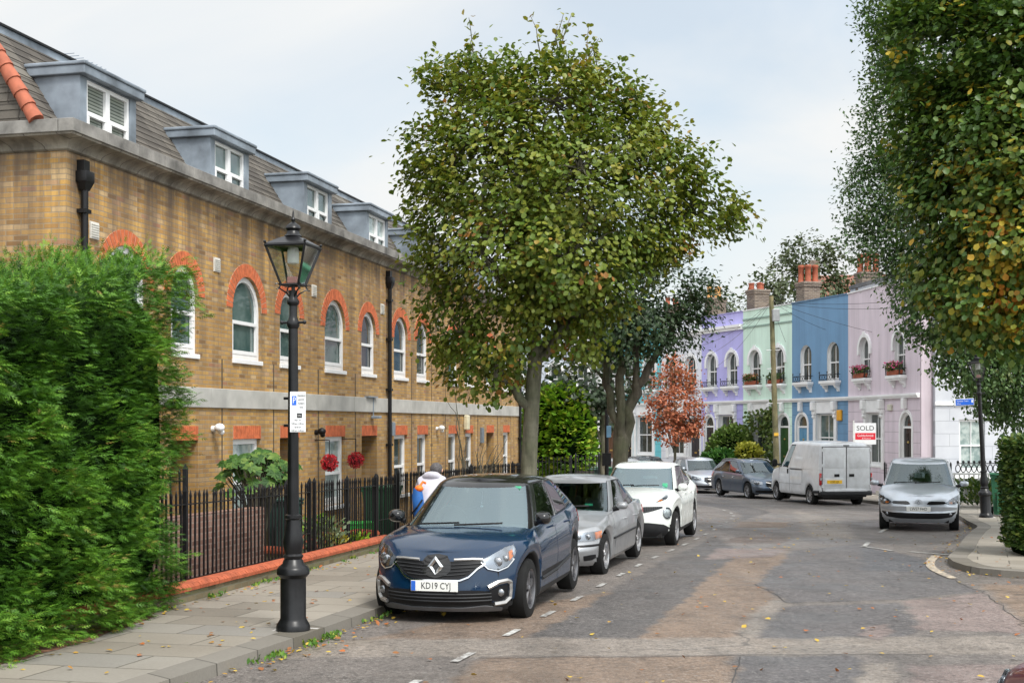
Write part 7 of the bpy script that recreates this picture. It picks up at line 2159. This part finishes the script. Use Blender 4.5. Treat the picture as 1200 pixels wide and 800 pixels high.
def direction_sign():
    yw = 32.4; k = yw / F; cx, cz = (1129.5 - 600) * k, EYE - (471 - HZ) * k
    root = thing('direction_sign', 'small blue direction sign with white lettering on the right lamp post', 'sign', (cx, yw, cz), R(-4))
    root.rotation_euler = (0, R(-3), R(-4))
    w, h_ = .50, .175
    mb = MB(); mb.box((-w / 2, -.01, -h_ / 2), (w / 2, .01, h_ / 2), bev=.006); mb.build('plate', M['signwhite'], root)
    mb = MB(); mb.box((-w / 2 + .045, -.0125, -h_ / 2 + .012), (w / 2 - .01, -.0105, h_ / 2 - .012)); mb.build('blue_panel', M['signblue'], root)
    text_mesh('lettering', 'Kentish Town', .058, M['signwhite'], root, (-.03, -.0135, .03), (PI / 2, 0, 0), .0006, sx=.85)
    text_mesh('lettering', 'West', .052, M['signwhite'], root, (-.13, -.0135, -.035), (PI / 2, 0, 0), .0006, sx=.85)
    mb = MB(); mb.add([(.185, -.0135, -.02), (.225, -.0135, -.02), (.225, -.0135, .03), (.237, -.0135, .03), (.205, -.0135, .06), (.173, -.0135, .03), (.185, -.0135, .03)], [tuple(range(7))]); mb.build('arrow', M['signwhite'], root)
direction_sign()

# low red coped walls
def low_wall(name, label, pts, hgt=.13, coped=True, mat='lowbrick', cop_h=.095, width=.23):
    a = Vector(pts[0]); b = Vector(pts[1]); L = (b - a).length; ang = math.atan2(b.y - a.y, b.x - a.x); z0 = gz(0, a.y) + KH; pitch = math.atan2(gz(0, b.y) - gz(0, a.y), L)
    root = thing(name, label, 'wall', (a.x, a.y, z0), ang); root.rotation_euler = (0, -pitch, ang)
    mb = MB(); mb.box((0, .015, -.06), (L, width - .015, hgt)); mb.build('brickwork', M[mat], root)
    if coped:
        mb = MB(); n = int(L / .077); w = L / n
        for i in range(n):
            x0 = i * w + .0035; x1 = (i + 1) * w - .0035; j = random.uniform(-.004, .004)
            pr = [(-.012 + j, hgt + .002), (-.015 + j, hgt + cop_h * .45), (.02 + j, hgt + cop_h * .82), (width * .35, hgt + cop_h), (width * .65, hgt + cop_h), (width - .02, hgt + cop_h * .82), (width + .012, hgt + cop_h * .45), (width + .012, hgt + .002)]
            mb.prism([(x0, p[0], p[1]) for p in pr], (x1 - x0, 0, 0))
        mb.box((0, -.004, hgt), (L, width + .004, hgt + cop_h * .5))
        mb.build('coping', mat_plain('coping_brick', (.40, .095, .04), .8, var=.28, scale=8, bump=.3) if 'coping_brick' not in bpy.data.materials else bpy.data.materials['coping_brick'], root)
    return root
def wl(y, off=0.0): return (LW(y) - off, y)
low_wall('low_brick_wall', 'low wall with orange red rounded brick coping along the left pavement, beside the near lamp', [wl(12.2), wl(22.9)])
low_wall('low_brick_wall', 'low red coped wall continuing behind the parked cars along the front gardens', [wl(24.4), wl(38.6)])
low_wall('low_brick_wall', 'short red coped wall returning into the garden beside the green bin', [wl(22.95, .25), (LW(23.3) - 1.15, 23.75)], .22)
low_wall('low_brick_wall', 'short red coped wall beside the gate just behind the near lamp', [(LW(19.0) - .35, 19.05), (LW(19.5) - 1.3, 19.4)], .22)
low_wall('garden_wall', 'waist high brown brick garden wall behind the railings next to the cypress hedge', [wl(13.6, .62), wl(18.6, .62)], .92, False, 'brownbrick')

# iron railings: every bar its own part
def railing(name, label, a, b, top=1.2, base=.16, posts=(0, 1), group='black iron railings along the left front gardens', spacing=.125, zoff=0.0, gate=False):
    a = Vector(a); b = Vector(b); L = (b - a).length; ang = math.atan2(b.y - a.y, b.x - a.x); z0 = gz(0, a.y) + KH + zoff; sl = (gz(0, b.y) - gz(0, a.y)) / L
    root = thing(name, label, 'gate' if gate else 'railing', (a.x, a.y, z0), ang, group)
    for z in (base, top - .10) + ((base + .35,) if gate else ()):
        mb = MB(); mb.prism([(0, -.022, z - .006), (0, .022, z - .006), (0, .022, z + .006), (0, -.022, z + .006)], (L, 0, sl * L)); mb.build('rail', M['black'], root)
    mb = MB(); mb.tube([(0, 0, base - .02), (0, 0, top - .02)], .0145, 4, sq=True); mb.tube([(0, 0, top - .03), (0, 0, top + .01), (0, 0, top + .07)], [.016, .018, .002], 6)
    bar = None; n = max(2, int(L / spacing))
    for i in range(n):
        x = (i + .5) * L / n
        if bar is None: bar = mb.build('bar', M['black'], root); o = bar
        else: o = bar.copy(); COL.objects.link(o); o.parent = root
        o.location = (x, 0, sl * x); o.rotation_euler = (random.gauss(0, .006), random.gauss(0, .008), 0)
    pm = MB(); pm.box((-.026, -.026, -.30), (.026, .026, top + .05)); pm.add([(-.03, -.03, top + .05), (.03, -.03, top + .05), (.03, .03, top + .05), (-.03, .03, top + .05), (0, 0, top + .13)], [(0, 1, 4), (1, 2, 4), (2, 3, 4), (3, 0, 4), (3, 2, 1, 0)])
    post = None
    for f in posts:
        if post is None: post = pm.build('post', M['black'], root); o = post
        else: o = post.copy(); COL.objects.link(o); o.parent = root
        o.location = (f * L, 0, sl * f * L)
    return root
railing('iron_railing', 'run of black iron railings between the cypress hedge and the near lamp', wl(13.9, .30), wl(18.6, .30), posts=(.3, 1), base=.20)
railing('iron_gate', 'narrow black iron garden gate directly behind the near lamp', wl(18.75, .32), wl(19.6, .32), posts=(0, 1), base=.12, gate=True)
railing('iron_railing', 'run of black iron railings right of the near lamp in front of the flower balls', wl(19.75, .30), wl(22.9, .30), posts=(0, .5, 1), base=.20)
railing('iron_gate', 'black iron gate beside the green garden bin', wl(23.05, .32), wl(24.2, .32), posts=(0, 1), base=.12, gate=True)
railing('iron_railing', 'run of black iron railings behind the stooping person', wl(24.35, .30), wl(30.4, .30), posts=(0, .5, 1), base=.20, top=1.25)
railing('iron_railing', 'furthest run of black iron railings along the brick building, with the bare shrub behind', wl(30.5, .30), wl(38.3, .30), posts=(0, .33, .66, 1), base=.20, top=1.3)
railing('iron_railing', 'black iron railings across the garden between hedge and brick building', (LW(16.2) - .75, 16.4), (LW(16.2) - 2.2, 16.75), posts=(0, 1), base=.1, top=1.45)
railing('iron_railing', 'short black railing in front of the bright green bush', (.75, 39.6), (1.85, 40.1), posts=(0, 1), base=.1, top=1.45, group='black railings by the bright green bush')
railing('iron_gate', 'black iron gate with a board behind it, right of the bright green bush', (2.0, 40.2), (2.75, 40.5), posts=(0, 1), base=.1, top=1.5, group='black railings by the bright green bush', gate=True)
mb = MB(); mb.box((2.05, 40.42, gz(0, 40) + KH), (2.6, 40.46, gz(0, 40) + 1.15)); tag(mb.build('wooden_board', mat_plain('dark_board', (.05, .042, .035), .8)), 'dark wooden board behind the iron gate by the green bush', 'board')
railing('iron_railing', 'black railings between the white van and the pale silver people carrier', (12.7, 43.6), (14.5, 42.3), posts=(0, 1), base=.1, top=1.2, group='railings before the terrace')
for i in range(6):
    Rp, Lp = Vector(PTS[i]), Vector(PTS[i + 1]); t = (Rp - Lp).normalized(); nn = Vector((t.y, -t.x)); a = Lp + nn * 1.7 + t * .05; b = Rp + nn * 1.7 - t * 1.0
    if i == 0: b = a + (b - a) * .55
    ang = math.atan2(b.y - a.y, b.x - a.x); L = (b - a).length; z0 = gz(0, a.y) + KH; mb = MB(); sl = (gz(0, b.y) - gz(0, a.y)) / L
    for z in (.12, .98): mb.prism([(0, -.02, z), (0, .02, z), (0, .02, z + .03), (0, -.02, z + .03)], (L, 0, sl * L))
    n = int(L / .14)
    for k in range(n): x = (k + .5) * L / n; mb.tube([(x, 0, 0 + sl * x), (x, 0, 1.12 + sl * x)], .012, 4); mb.ball((x, 0, 1.14 + sl * x), .028, 1)
    o = mb.build('iron_railing', M['black'], None); o.location = (a.x, a.y, z0); o.rotation_euler = (0, 0, ang)
    tag(o, 'low black spiked railings in front of the %s terraced house' % ['pale pink', 'deep blue', 'mint green', 'lilac', 'bluish white', 'turquoise'][i], 'railing', 'railings before the terrace')
def white_railing():
    a = Vector((13.55, 39.4)); b = Vector((15.3, 38.9)); L = (b - a).length; z0 = gz(0, 39) + KH; root = thing('white_railing', 'white painted railings below the white house, behind the pale silver people carrier', 'railing', (a.x, a.y, z0), math.atan2(b.y - a.y, b.x - a.x))
    for z in (.1, .95): mb = MB(); mb.box((0, -.03, z), (L, .03, z + .06)); mb.build('rail', M['upvc'], root)
    mb = MB(); mb.box((-.022, -.012, .161), (.022, .012, .949)); first = None
    for k in range(13):
        o = mb.build('bar', M['upvc'], root) if first is None else first.copy()
        if first is None: first = o
        else: COL.objects.link(o); o.parent = root
        o.location = ((k + .5) * L / 13, 0, 0)
white_railing()

# wheeled bins
def bin_(label, x, y, mat, rz, k=1.0, group='wheeled bins'):
    root = thing('wheelie_bin', label, 'bin', (x, y, gz(0, y) + KH), rz, group); root.scale = (k, k, k)
    mb = MB(); v = [(-.21, -.24, .04), (.21, -.24, .04), (.21, .22, .04), (-.21, .22, .04), (-.28, -.33, .94), (.28, -.33, .94), (.28, .30, .94), (-.28, .30, .94)]
    mb.add(v, [(0, 3, 2, 1), (0, 1, 5, 4), (1, 2, 6, 5), (2, 3, 7, 6), (3, 0, 4, 7), (4, 5, 6, 7)]); mb.box((-.30, -.35, .90), (.30, .32, .95), bev=.01)
    for sx in (-.12, .12): mb.box((sx - .02, -.345, .12), (sx + .02, -.25, .55))
    mb.build('tub', mat, root)
    mb = MB(); mb.box((-.31, -.37, .955), (.31, .36, 1.0), bev=.02); mb.box((-.2, -.40, .96), (.2, -.36, .985)); mb.tube([(-.28, .38, .96), (.28, .38, .96)], .02, 8); mb.build('lid', mat, root, 40)
    for sx in (-.24, .24): mb = MB(); mb.lathe([(.10, -.025), (.10, .025)], 16, (sx, .24, .10), 'x'); mb.build('wheel', M['tyre'], root, 40)
bin_('dark green wheelie bin standing behind the garden gate by the near lamp', -3.65, 20.2, M['bin_dark'], R(20))
bin_('mid green bin with a pale lid in the front garden near the stooping person', -2.5, 24.6, M['bin_green'], R(-10), 1.05)
bin_('green wheelie bin between the right street lamp and the clipped hedge', 12.9, 33.6, M['bin_green'], R(-20), 1.12)
bin_('dark wheelie bin, left of the pair beyond the bright green bush', 2.95, 48.6, M['bin_dark'], R(10))
bin_('dark green wheelie bin, right of the pair beyond the bright green bush', 3.5, 48.9, M['bin_green'], R(5), 1.05)
def planter():
    y = 23.4; root = thing('recycling_box', 'bright lime green recycling box behind the railings left of the green bin', 'box', (-2.8, y, gz(0, y) + KH + .03), R(15))
    mb = MB(); mb.add([(-.2, -.15, 0), (.2, -.15, 0), (.2, .15, 0), (-.2, .15, 0), (-.25, -.2, .36), (.25, -.2, .36), (.25, .2, .36), (-.25, .2, .36)], [(0, 3, 2, 1), (0, 1, 5, 4), (1, 2, 6, 5), (2, 3, 7, 6), (3, 0, 4, 7), (4, 5, 6, 7)]); mb.build('tub', M['boxgreen'], root)
    mb = MB(); mb.box((-.27, -.22, .362), (.27, .22, .40), bev=.012); mb.build('lid', M['boxgreen'], root)
planter()
def trough():
    y = 22.6; root = thing('brick_planter', 'low terracotta trough in the garden behind the railings under the flower balls', 'planter', (-3.45, y, gz(0, y) + KH + .02), R(75))
    mb = MB(); mb.box((-.5, -.16, 0), (.5, .16, .30), bev=.02); mb.build('tub', M['pot'], root)
    n = 160; P = np.column_stack([RNG.uniform(-.5, .5, n), RNG.normal(0, .1, n), .3 + RNG.random(n) * .25]); leaf_mesh('leaves', P, unit(n) + np.array([0, 0, .5]), unit(n), RNG.uniform(.06, .12, n), LEAF['bright'], root, 'simple')
trough()

# telephone pole and its wires
def tele_pole():
    y = 52.0; k = y / F; x = (911 - 600) * k; b = gz(0, y) + KH
    root = thing('telephone_pole', 'tall wooden telephone pole with cables in front of the mint green house', 'pole', (x, y, b)); root.rotation_euler = (0, R(-1.8), 0)
    H = 7.95; mb = MB(); mb.tube([(0, 0, 0), (0, 0, 3.5), (0, 0, H)], [.125, .112, .09], 14); mb.build('shaft', M['polewood'], root, 60)
    mb = MB(); mb.box((-.02, -.30, H - 1.05), (.26, -.08, H - .55), bev=.02); mb.build('junction_box', M['galv'], root)
    for z in (H - .30, H - .35): pass
    mb = MB()
    for z in (5.75, 5.0, 4.35, 3.6):
        mb.tube([(-.28, -.05, z), (.28, -.05, z)], .014, 6)
    mb.build('step_iron', M['galv'], root)
    mb = MB(); mb.box((-.09, -.16, 2.28), (.09, -.135, 2.40)); mb.build('tag_plate', mat_plain('yellow_tag', (.70, .40, .04), .5), root)
    def wire(p, q, sag, r=.007, n=14):
        P = [Vector(p).lerp(Vector(q), i / n) - Vector((0, 0, sag * 4 * (i / n) * (1 - i / n))) for i in range(n + 1)]; mb = MB(); mb.tube(P, r, 4); mb.build('cable', M['black'], root)
    loc = Vector((x, y, b)); T = Vector((0, 0, H - .2))
    for (px, py, yy, sag) in ((1100, 360, 44, .25), (1100, 352, 46.5, .2), (980, 391, 55.2, .12), (822, 405, 64.5, .3), (828, 418, 64.0, .3), (845, 428, 63.0, .3), (880, 380, 60.3, .1), (1190, 420, 49.4, .4), (926, 402, 57.6, .08)):
        kk = yy / F; wire(T, Vector(((px - 600) * kk, yy, EYE - (py - HZ) * kk)) - loc, sag)
tele_pole()

# estate agent's board
def sold_board():
    y = 48.0; k = y / F; x = (1014 - 600) * k; z = EYE - (508 - HZ) * k; b = gz(0, y) + KH
    root = thing('sold_board', 'white and red SOLD board on a post in front of the pale pink house', 'sign', (x, y, b), R(-3)); zc = z - b
    mb = MB(); mb.box((-.40, -.012, zc - .40), (.40, .012, zc + .40), bev=.004); mb.build('board', M['signwhite'], root)
    mb = MB(); mb.box((-.375, -.0155, zc - .22), (.375, -.0125, zc + .03)); mb.build('red_panel', M['signred'], root)
    text_mesh('lettering', 'SOLD', .25, M['ink'], root, (0, -.014, zc + .20), (PI / 2, 0, 0), .001, sx=1.05)
    text_mesh('lettering', 'Goldschmidt', .13, M['signwhite'], root, (0, -.0165, zc - .07), (PI / 2, 0, 0), .001, sx=.9)
    text_mesh('lettering', '& Howland', .07, M['signwhite'], root, (0.04, -.0165, zc - .175), (PI / 2, 0, 0), .001)
    mb = MB(); mb.box((-.46, -.03, -.1), (-.405, .03, zc + .5)); mb.build('post', mat_plain('white_post', (.6, .6, .58), .7), root)
sold_board()

# dark sign post between the trunks
def sign_post():
    y = 33.0; k = y / F; x = (711 - 600) * k; b = gz(0, y) + KH
    root = thing('sign_post', 'plain black sign post with a small dark box in front of the forked tree', 'post', (x, y, b))
    mb = MB(); mb.lathe([(.055, 0), (.05, 2.75), (.03, 2.78)], 14); mb.build('shaft', M['black'], root, 40)
    mb = MB(); mb.box((-.12, -.07, 1.32), (.11, .05, 1.65), bev=.01); mb.build('box', M['black'], root)
    mb = MB(); mb.box((-.01, -.065, 2.05), (.11, -.055, 2.35), bev=.004); mb.build('plate', mat_plain('pale_blue_plate', (.18, .36, .55), .4), root)
    mb = MB(); mb.lathe([(.06, 1.02), (.06, 1.06)], 14); mb.build('band', M['upvc'], root)
sign_post()

# ------------------------------------------------------------------ the stooping person
def skin_person():
    x, y = -1.22, 18.35
    root = thing('person', 'grey haired person in white hooded top, stooping on the pavement beyond the navy SUV', 'person', (x, y, gz(0, y) + KH), R(-14))
    V = []; E = []; RA = []
    def v(p, r, par=None):
        V.append(p); RA.append(r if isinstance(r, tuple) else (r, r))
        if par is not None: E.append((par, len(V) - 1))
        return len(V) - 1
    pel = v((0, 0, .90), (.155, .115)); sp1 = v((0, .08, 1.05), (.15, .115), pel); ch = v((0, .20, 1.21), (.175, .125), sp1); nb = v((0, .33, 1.33), (.10, .085), ch)
    nk = v((0, .385, 1.375), .056, nb); h1 = v((0, .43, 1.40), (.066, .075), nk); h2 = v((0, .455, 1.445), (.075, .092), h1); h3 = v((0, .455, 1.495), (.060, .075), h2)
    for s_ in (-1, 1):
        sh = v((s_ * .165, .26, 1.285), .082, ch); el = v((s_ * .255, .27, 1.02), .056, sh); wr = v((s_ * .225, .47, .86), .034, el); pm = v((s_ * .22, .53, .82), (.040, .022), wr)
        for q, (dx, L) in enumerate(((-.03, .07), (-.01, .08), (.01, .076), (.03, .06))):
            k1 = v((s_ * .22 + dx, .57, .79), .0095, pm); k2 = v((s_ * .22 + dx, .58 + L * .2, .79 - L * .5), .009, k1); v((s_ * .22 + dx * .9, .57 + L * .1, .79 - L), .0085, k2)
        t1 = v((s_ * .22 - s_ * .045, .52, .80), .011, pm); v((s_ * .22 - s_ * .055, .55, .77), .0095, t1)
        hp = v((s_ * .095, .0, .84), .105, pel); kn = v((s_ * .11, .06 - s_ * .10, .47), .066, hp); an = v((s_ * .115, -.04 - s_ * .16, .10), .042, kn); v((s_ * .12, .03 - s_ * .16, .045), (.042, .035), an); v((s_ * .125, .14 - s_ * .16, .035), (.038, .026), len(V) - 1)
    me = bpy.data.meshes.new('body'); me.from_pydata(V, E, [])
    o = bpy.data.objects.new('body_src', me); COL.objects.link(o)
    md = o.modifiers.new('skin', 'SKIN'); md.use_smooth_shade = True
    for d, r in zip(me.skin_vertices[0].data, RA): d.radius = r
    me.skin_vertices[0].data[0].use_root = True
    ss = o.modifiers.new('sub', 'SUBSURF'); ss.levels = 2; ss.render_levels = 2
    dg = bpy.context.evaluated_depsgraph_get(); dg.update()
    m2 = bpy.data.meshes.new_from_object(o.evaluated_get(dg)); bpy.data.objects.remove(o)
    m2.name = 'body'
    for mt in (mat_plain('skin', (.50, .28, .19), .55), mat_plain('white_hoodie', (.44, .43, .48), .85, var=.12, scale=9, bump=.3), mat_plain('dark_trousers', (.03, .035, .05), .85), mat_plain('shoes', (.04, .035, .03), .6)): m2.materials.append(mt)
    for p in m2.polygons:
        c = p.center
        if c.z < .075: i = 3
        elif (c.y > .385 and c.z > 1.36) or (c.y > .49 and c.z < .88): i = 0
        elif c.z > .86 or (abs(c.x) > .19 and c.y > .15): i = 1
        else: i = 2
        p.material_index = i; p.use_smooth = True
    b = bpy.data.objects.new('body', m2); COL.objects.link(b); b.parent = root
    mb = MB()                                          # hood lying on the shoulders
    mb.lathe([(.055, .02), (.10, .035), (.135, .02), (.15, -.02), (.135, -.06), (.09, -.075)], 20, (0, 0, 0)); 
    hd = mb.build('hood', bpy.data.materials['white_hoodie'], root, 70); hd.location = (0, .285, 1.335); hd.rotation_euler = (R(-38), 0, 0); hd.scale = (1.08, 1.0, 1.0)
    bm = bmesh.new(); bmesh.ops.create_icosphere(bm, subdivisions=3, radius=1)
    bmesh.ops.delete(bm, geom=[q for q in bm.verts if q.co.y > .35 and q.co.z < .45], context='VERTS')
    for q in bm.verts: q.co = Vector((q.co.x * .092, .448 + q.co.y * .105, 1.462 + q.co.z * .092)) * 1.0
    mb = MB(); mb.addbm(bm); mb.build('hair', mat_plain('grey_hair', (.085, .078, .078), .8, var=.5, scale=40, bump=.8), root, 80)
    mb = MB()
    for s_ in (-1, 1): mb.ball((s_ * .088, .46, 1.435), .026, 2, sc=(.45, .7, 1.2))
    mb.ball((0, .56, 1.42), .018, 2, sc=(.8, 1.2, 1.2)); mb.build('ears', bpy.data.materials['skin'], root, 80)
    mb = MB()
    for s_ in (-1, 1): mb.ball((s_ * .032, .535, 1.45), .011, 2)
    mb.build('eyes', M['ink'], root, 80)
    # bag slung at the left side
    bag = thing('shoulder_bag', 'blue bag with an orange top hanging at the left side of the stooping person', 'bag', (x - .13, y - .06, gz(0, y) + KH + .74), R(-14))
    mb = MB(); mb.tube([(.02, .0, .06), (.015, 0, .2), (.0, 0, .36), (-.0, 0, .46)], [.07, .085, .08, .06], 14); mb.build('pouch', mat_plain('blue_nylon', (.01, .10, .34), .6, var=.3, scale=7, bump=.3), bag, 70)
    mb = MB(); mb.ball((.03, -.02, .46), .062, 3, sc=(1, .9, .75), jit=.04); mb.build('top_pocket', mat_plain('orange_nylon', (.85, .16, .01), .6, var=.2), bag, 70)
    mb = MB(); mb.tube([(.02, .02, .48), (.06, .06, .55), (.09, .10, .53)], .018, 6); mb.build('strap', bpy.data.materials['orange_nylon'], bag)
    mb = MB(); mb.tube([(-.07, -.06, .1), (0.03, -.105, .2), (.09, -.05, .3)], .012, 6); mb.build('strap', M['trimblk'], bag)
skin_person()
# ------------------------------------------------------------------ sky, sun, camera
SUN_EL, SUN_AZ = 54.0, 150.0      # degrees; azimuth clockwise from straight ahead (behind the camera, to the right)
w = bpy.data.worlds.new('World'); S.world = w; w.use_nodes = True
t = w.node_tree; bg = t.nodes['Background']
sky = t.nodes.new('ShaderNodeTexSky'); sky.sky_type = 'NISHITA'; sky.sun_disc = False
sky.sun_elevation = R(SUN_EL); sky.sun_rotation = R(SUN_AZ); sky.altitude = 50; sky.air_density = 1.0; sky.dust_density = 2.0
tc = t.nodes.new('ShaderNodeTexCoord')
sep = t.nodes.new('ShaderNodeSeparateXYZ'); t.links.new(tc.outputs['Generated'], sep.inputs[0])
def mth(op, a, b):
    n = t.nodes.new('ShaderNodeMath'); n.operation = op
    for s_, v_ in ((n.inputs[0], a), (n.inputs[1], b)):
        if hasattr(v_, 'is_output'): t.links.new(v_, s_)
        else: s_.default_value = v_
    return n.outputs[0]
# clouds laid out on a flat layer above the place
den = mth('ADD', mth('MAXIMUM', sep.outputs[2], 0.0), .22)
cb = t.nodes.new('ShaderNodeCombineXYZ'); t.links.new(mth('DIVIDE', sep.outputs[0], den), cb.inputs[0]); t.links.new(mth('DIVIDE', sep.outputs[1], den), cb.inputs[1])
nz = t.nodes.new('ShaderNodeTexNoise'); nz.inputs['Scale'].default_value = 1.15; nz.inputs['Detail'].default_value = 6; nz.inputs['Roughness'].default_value = .5; nz.inputs['Distortion'].default_value = .5
mp = t.nodes.new('ShaderNodeMapping'); mp.inputs['Location'].default_value = (3.3, .4, 0); t.links.new(cb.outputs[0], mp.inputs[0]); t.links.new(mp.outputs[0], nz.inputs['Vector'])
rp = t.nodes.new('ShaderNodeValToRGB'); rp.color_ramp.elements[0].position = .36; rp.color_ramp.elements[1].position = .60; rp.color_ramp.elements[0].color = (.58, .58, .58, 1); rp.color_ramp.elements[1].color = (1, 1, 1, 1)
t.links.new(nz.outputs['Fac'], rp.inputs[0])
mx = t.nodes.new('ShaderNodeMix'); mx.data_type = 'RGBA'
t.links.new(rp.outputs[0], mx.inputs[0]); tint = t.nodes.new('ShaderNodeVectorMath'); tint.operation = 'MULTIPLY'; tint.inputs[1].default_value = (1.28, 1.45, 1.38); t.links.new(sky.outputs[0], tint.inputs[0]); t.links.new(tint.outputs[0], mx.inputs[6]); mx.inputs[7].default_value = (CLOUD[0], CLOUD[1], CLOUD[2], 1)
# the cloud layer is brightest round the hidden sun and dullest away from it
dp = t.nodes.new('ShaderNodeVectorMath'); dp.operation = 'DOT_PRODUCT'; t.links.new(tc.outputs['Generated'], dp.inputs[0])
dp.inputs[1].default_value = (math.sin(R(SUN_AZ)) * math.cos(R(SUN_EL)), math.cos(R(SUN_AZ)) * math.cos(R(SUN_EL)), math.sin(R(SUN_EL)))
mr = t.nodes.new('ShaderNodeMapRange'); mr.inputs[1].default_value = -.2; mr.inputs[2].default_value = .95; mr.inputs[3].default_value = SKY0; mr.inputs[4].default_value = SKY1
t.links.new(dp.outputs['Value'], mr.inputs[0])
sc = t.nodes.new('ShaderNodeVectorMath'); sc.operation = 'SCALE'; t.links.new(mx.outputs[2], sc.inputs[0]); t.links.new(mr.outputs[0], sc.inputs['Scale'])
t.links.new(sc.outputs[0], bg.inputs['Color']); bg.inputs['Strength'].default_value = .12

sd = bpy.data.lights.new('sun', 'SUN'); sd.energy = SUNE; sd.angle = R(14); sd.color = (1, .965, .91)
so = bpy.data.objects.new('sun', sd); COL.objects.link(so)
el, az = R(SUN_EL), R(SUN_AZ)
dirv = Vector((math.sin(az) * math.cos(el), math.cos(az) * math.cos(el), math.sin(el)))   # towards the sun
so.rotation_euler = (-dirv).to_track_quat('-Z', 'Y').to_euler(); so.location = (20, -20, 40)

cd = bpy.data.cameras.new('camera'); cam = bpy.data.objects.new('camera', cd); COL.objects.link(cam)
cam.location = (0, 0, EYE); cam.rotation_euler = (PI / 2, 0, 0)
cd.sensor_width = 36; cd.lens = 36 * F / 1200; cd.shift_y = (HZ - 400) / 1200; cd.clip_start = .1; cd.clip_end = 4000
S.camera = cam
S.render.resolution_x = 1024; S.render.resolution_y = 682
S.view_settings.view_transform = 'Standard'; S.view_settings.look = 'None'; S.view_settings.gamma = 1; S.view_settings.use_curve_mapping = False
S.view_settings.exposure = EXPO
S.render.engine = 'CYCLES'
cy = S.cycles; cy.max_bounces = 8; cy.diffuse_bounces = 3; cy.glossy_bounces = 3; cy.transparent_max_bounces = 12; cy.transmission_bounces = 4; cy.use_denoising = True; cy.sample_clamp_indirect = 4
try: cy.denoiser = 'OPENIMAGEDENOISE'
except Exception: pass
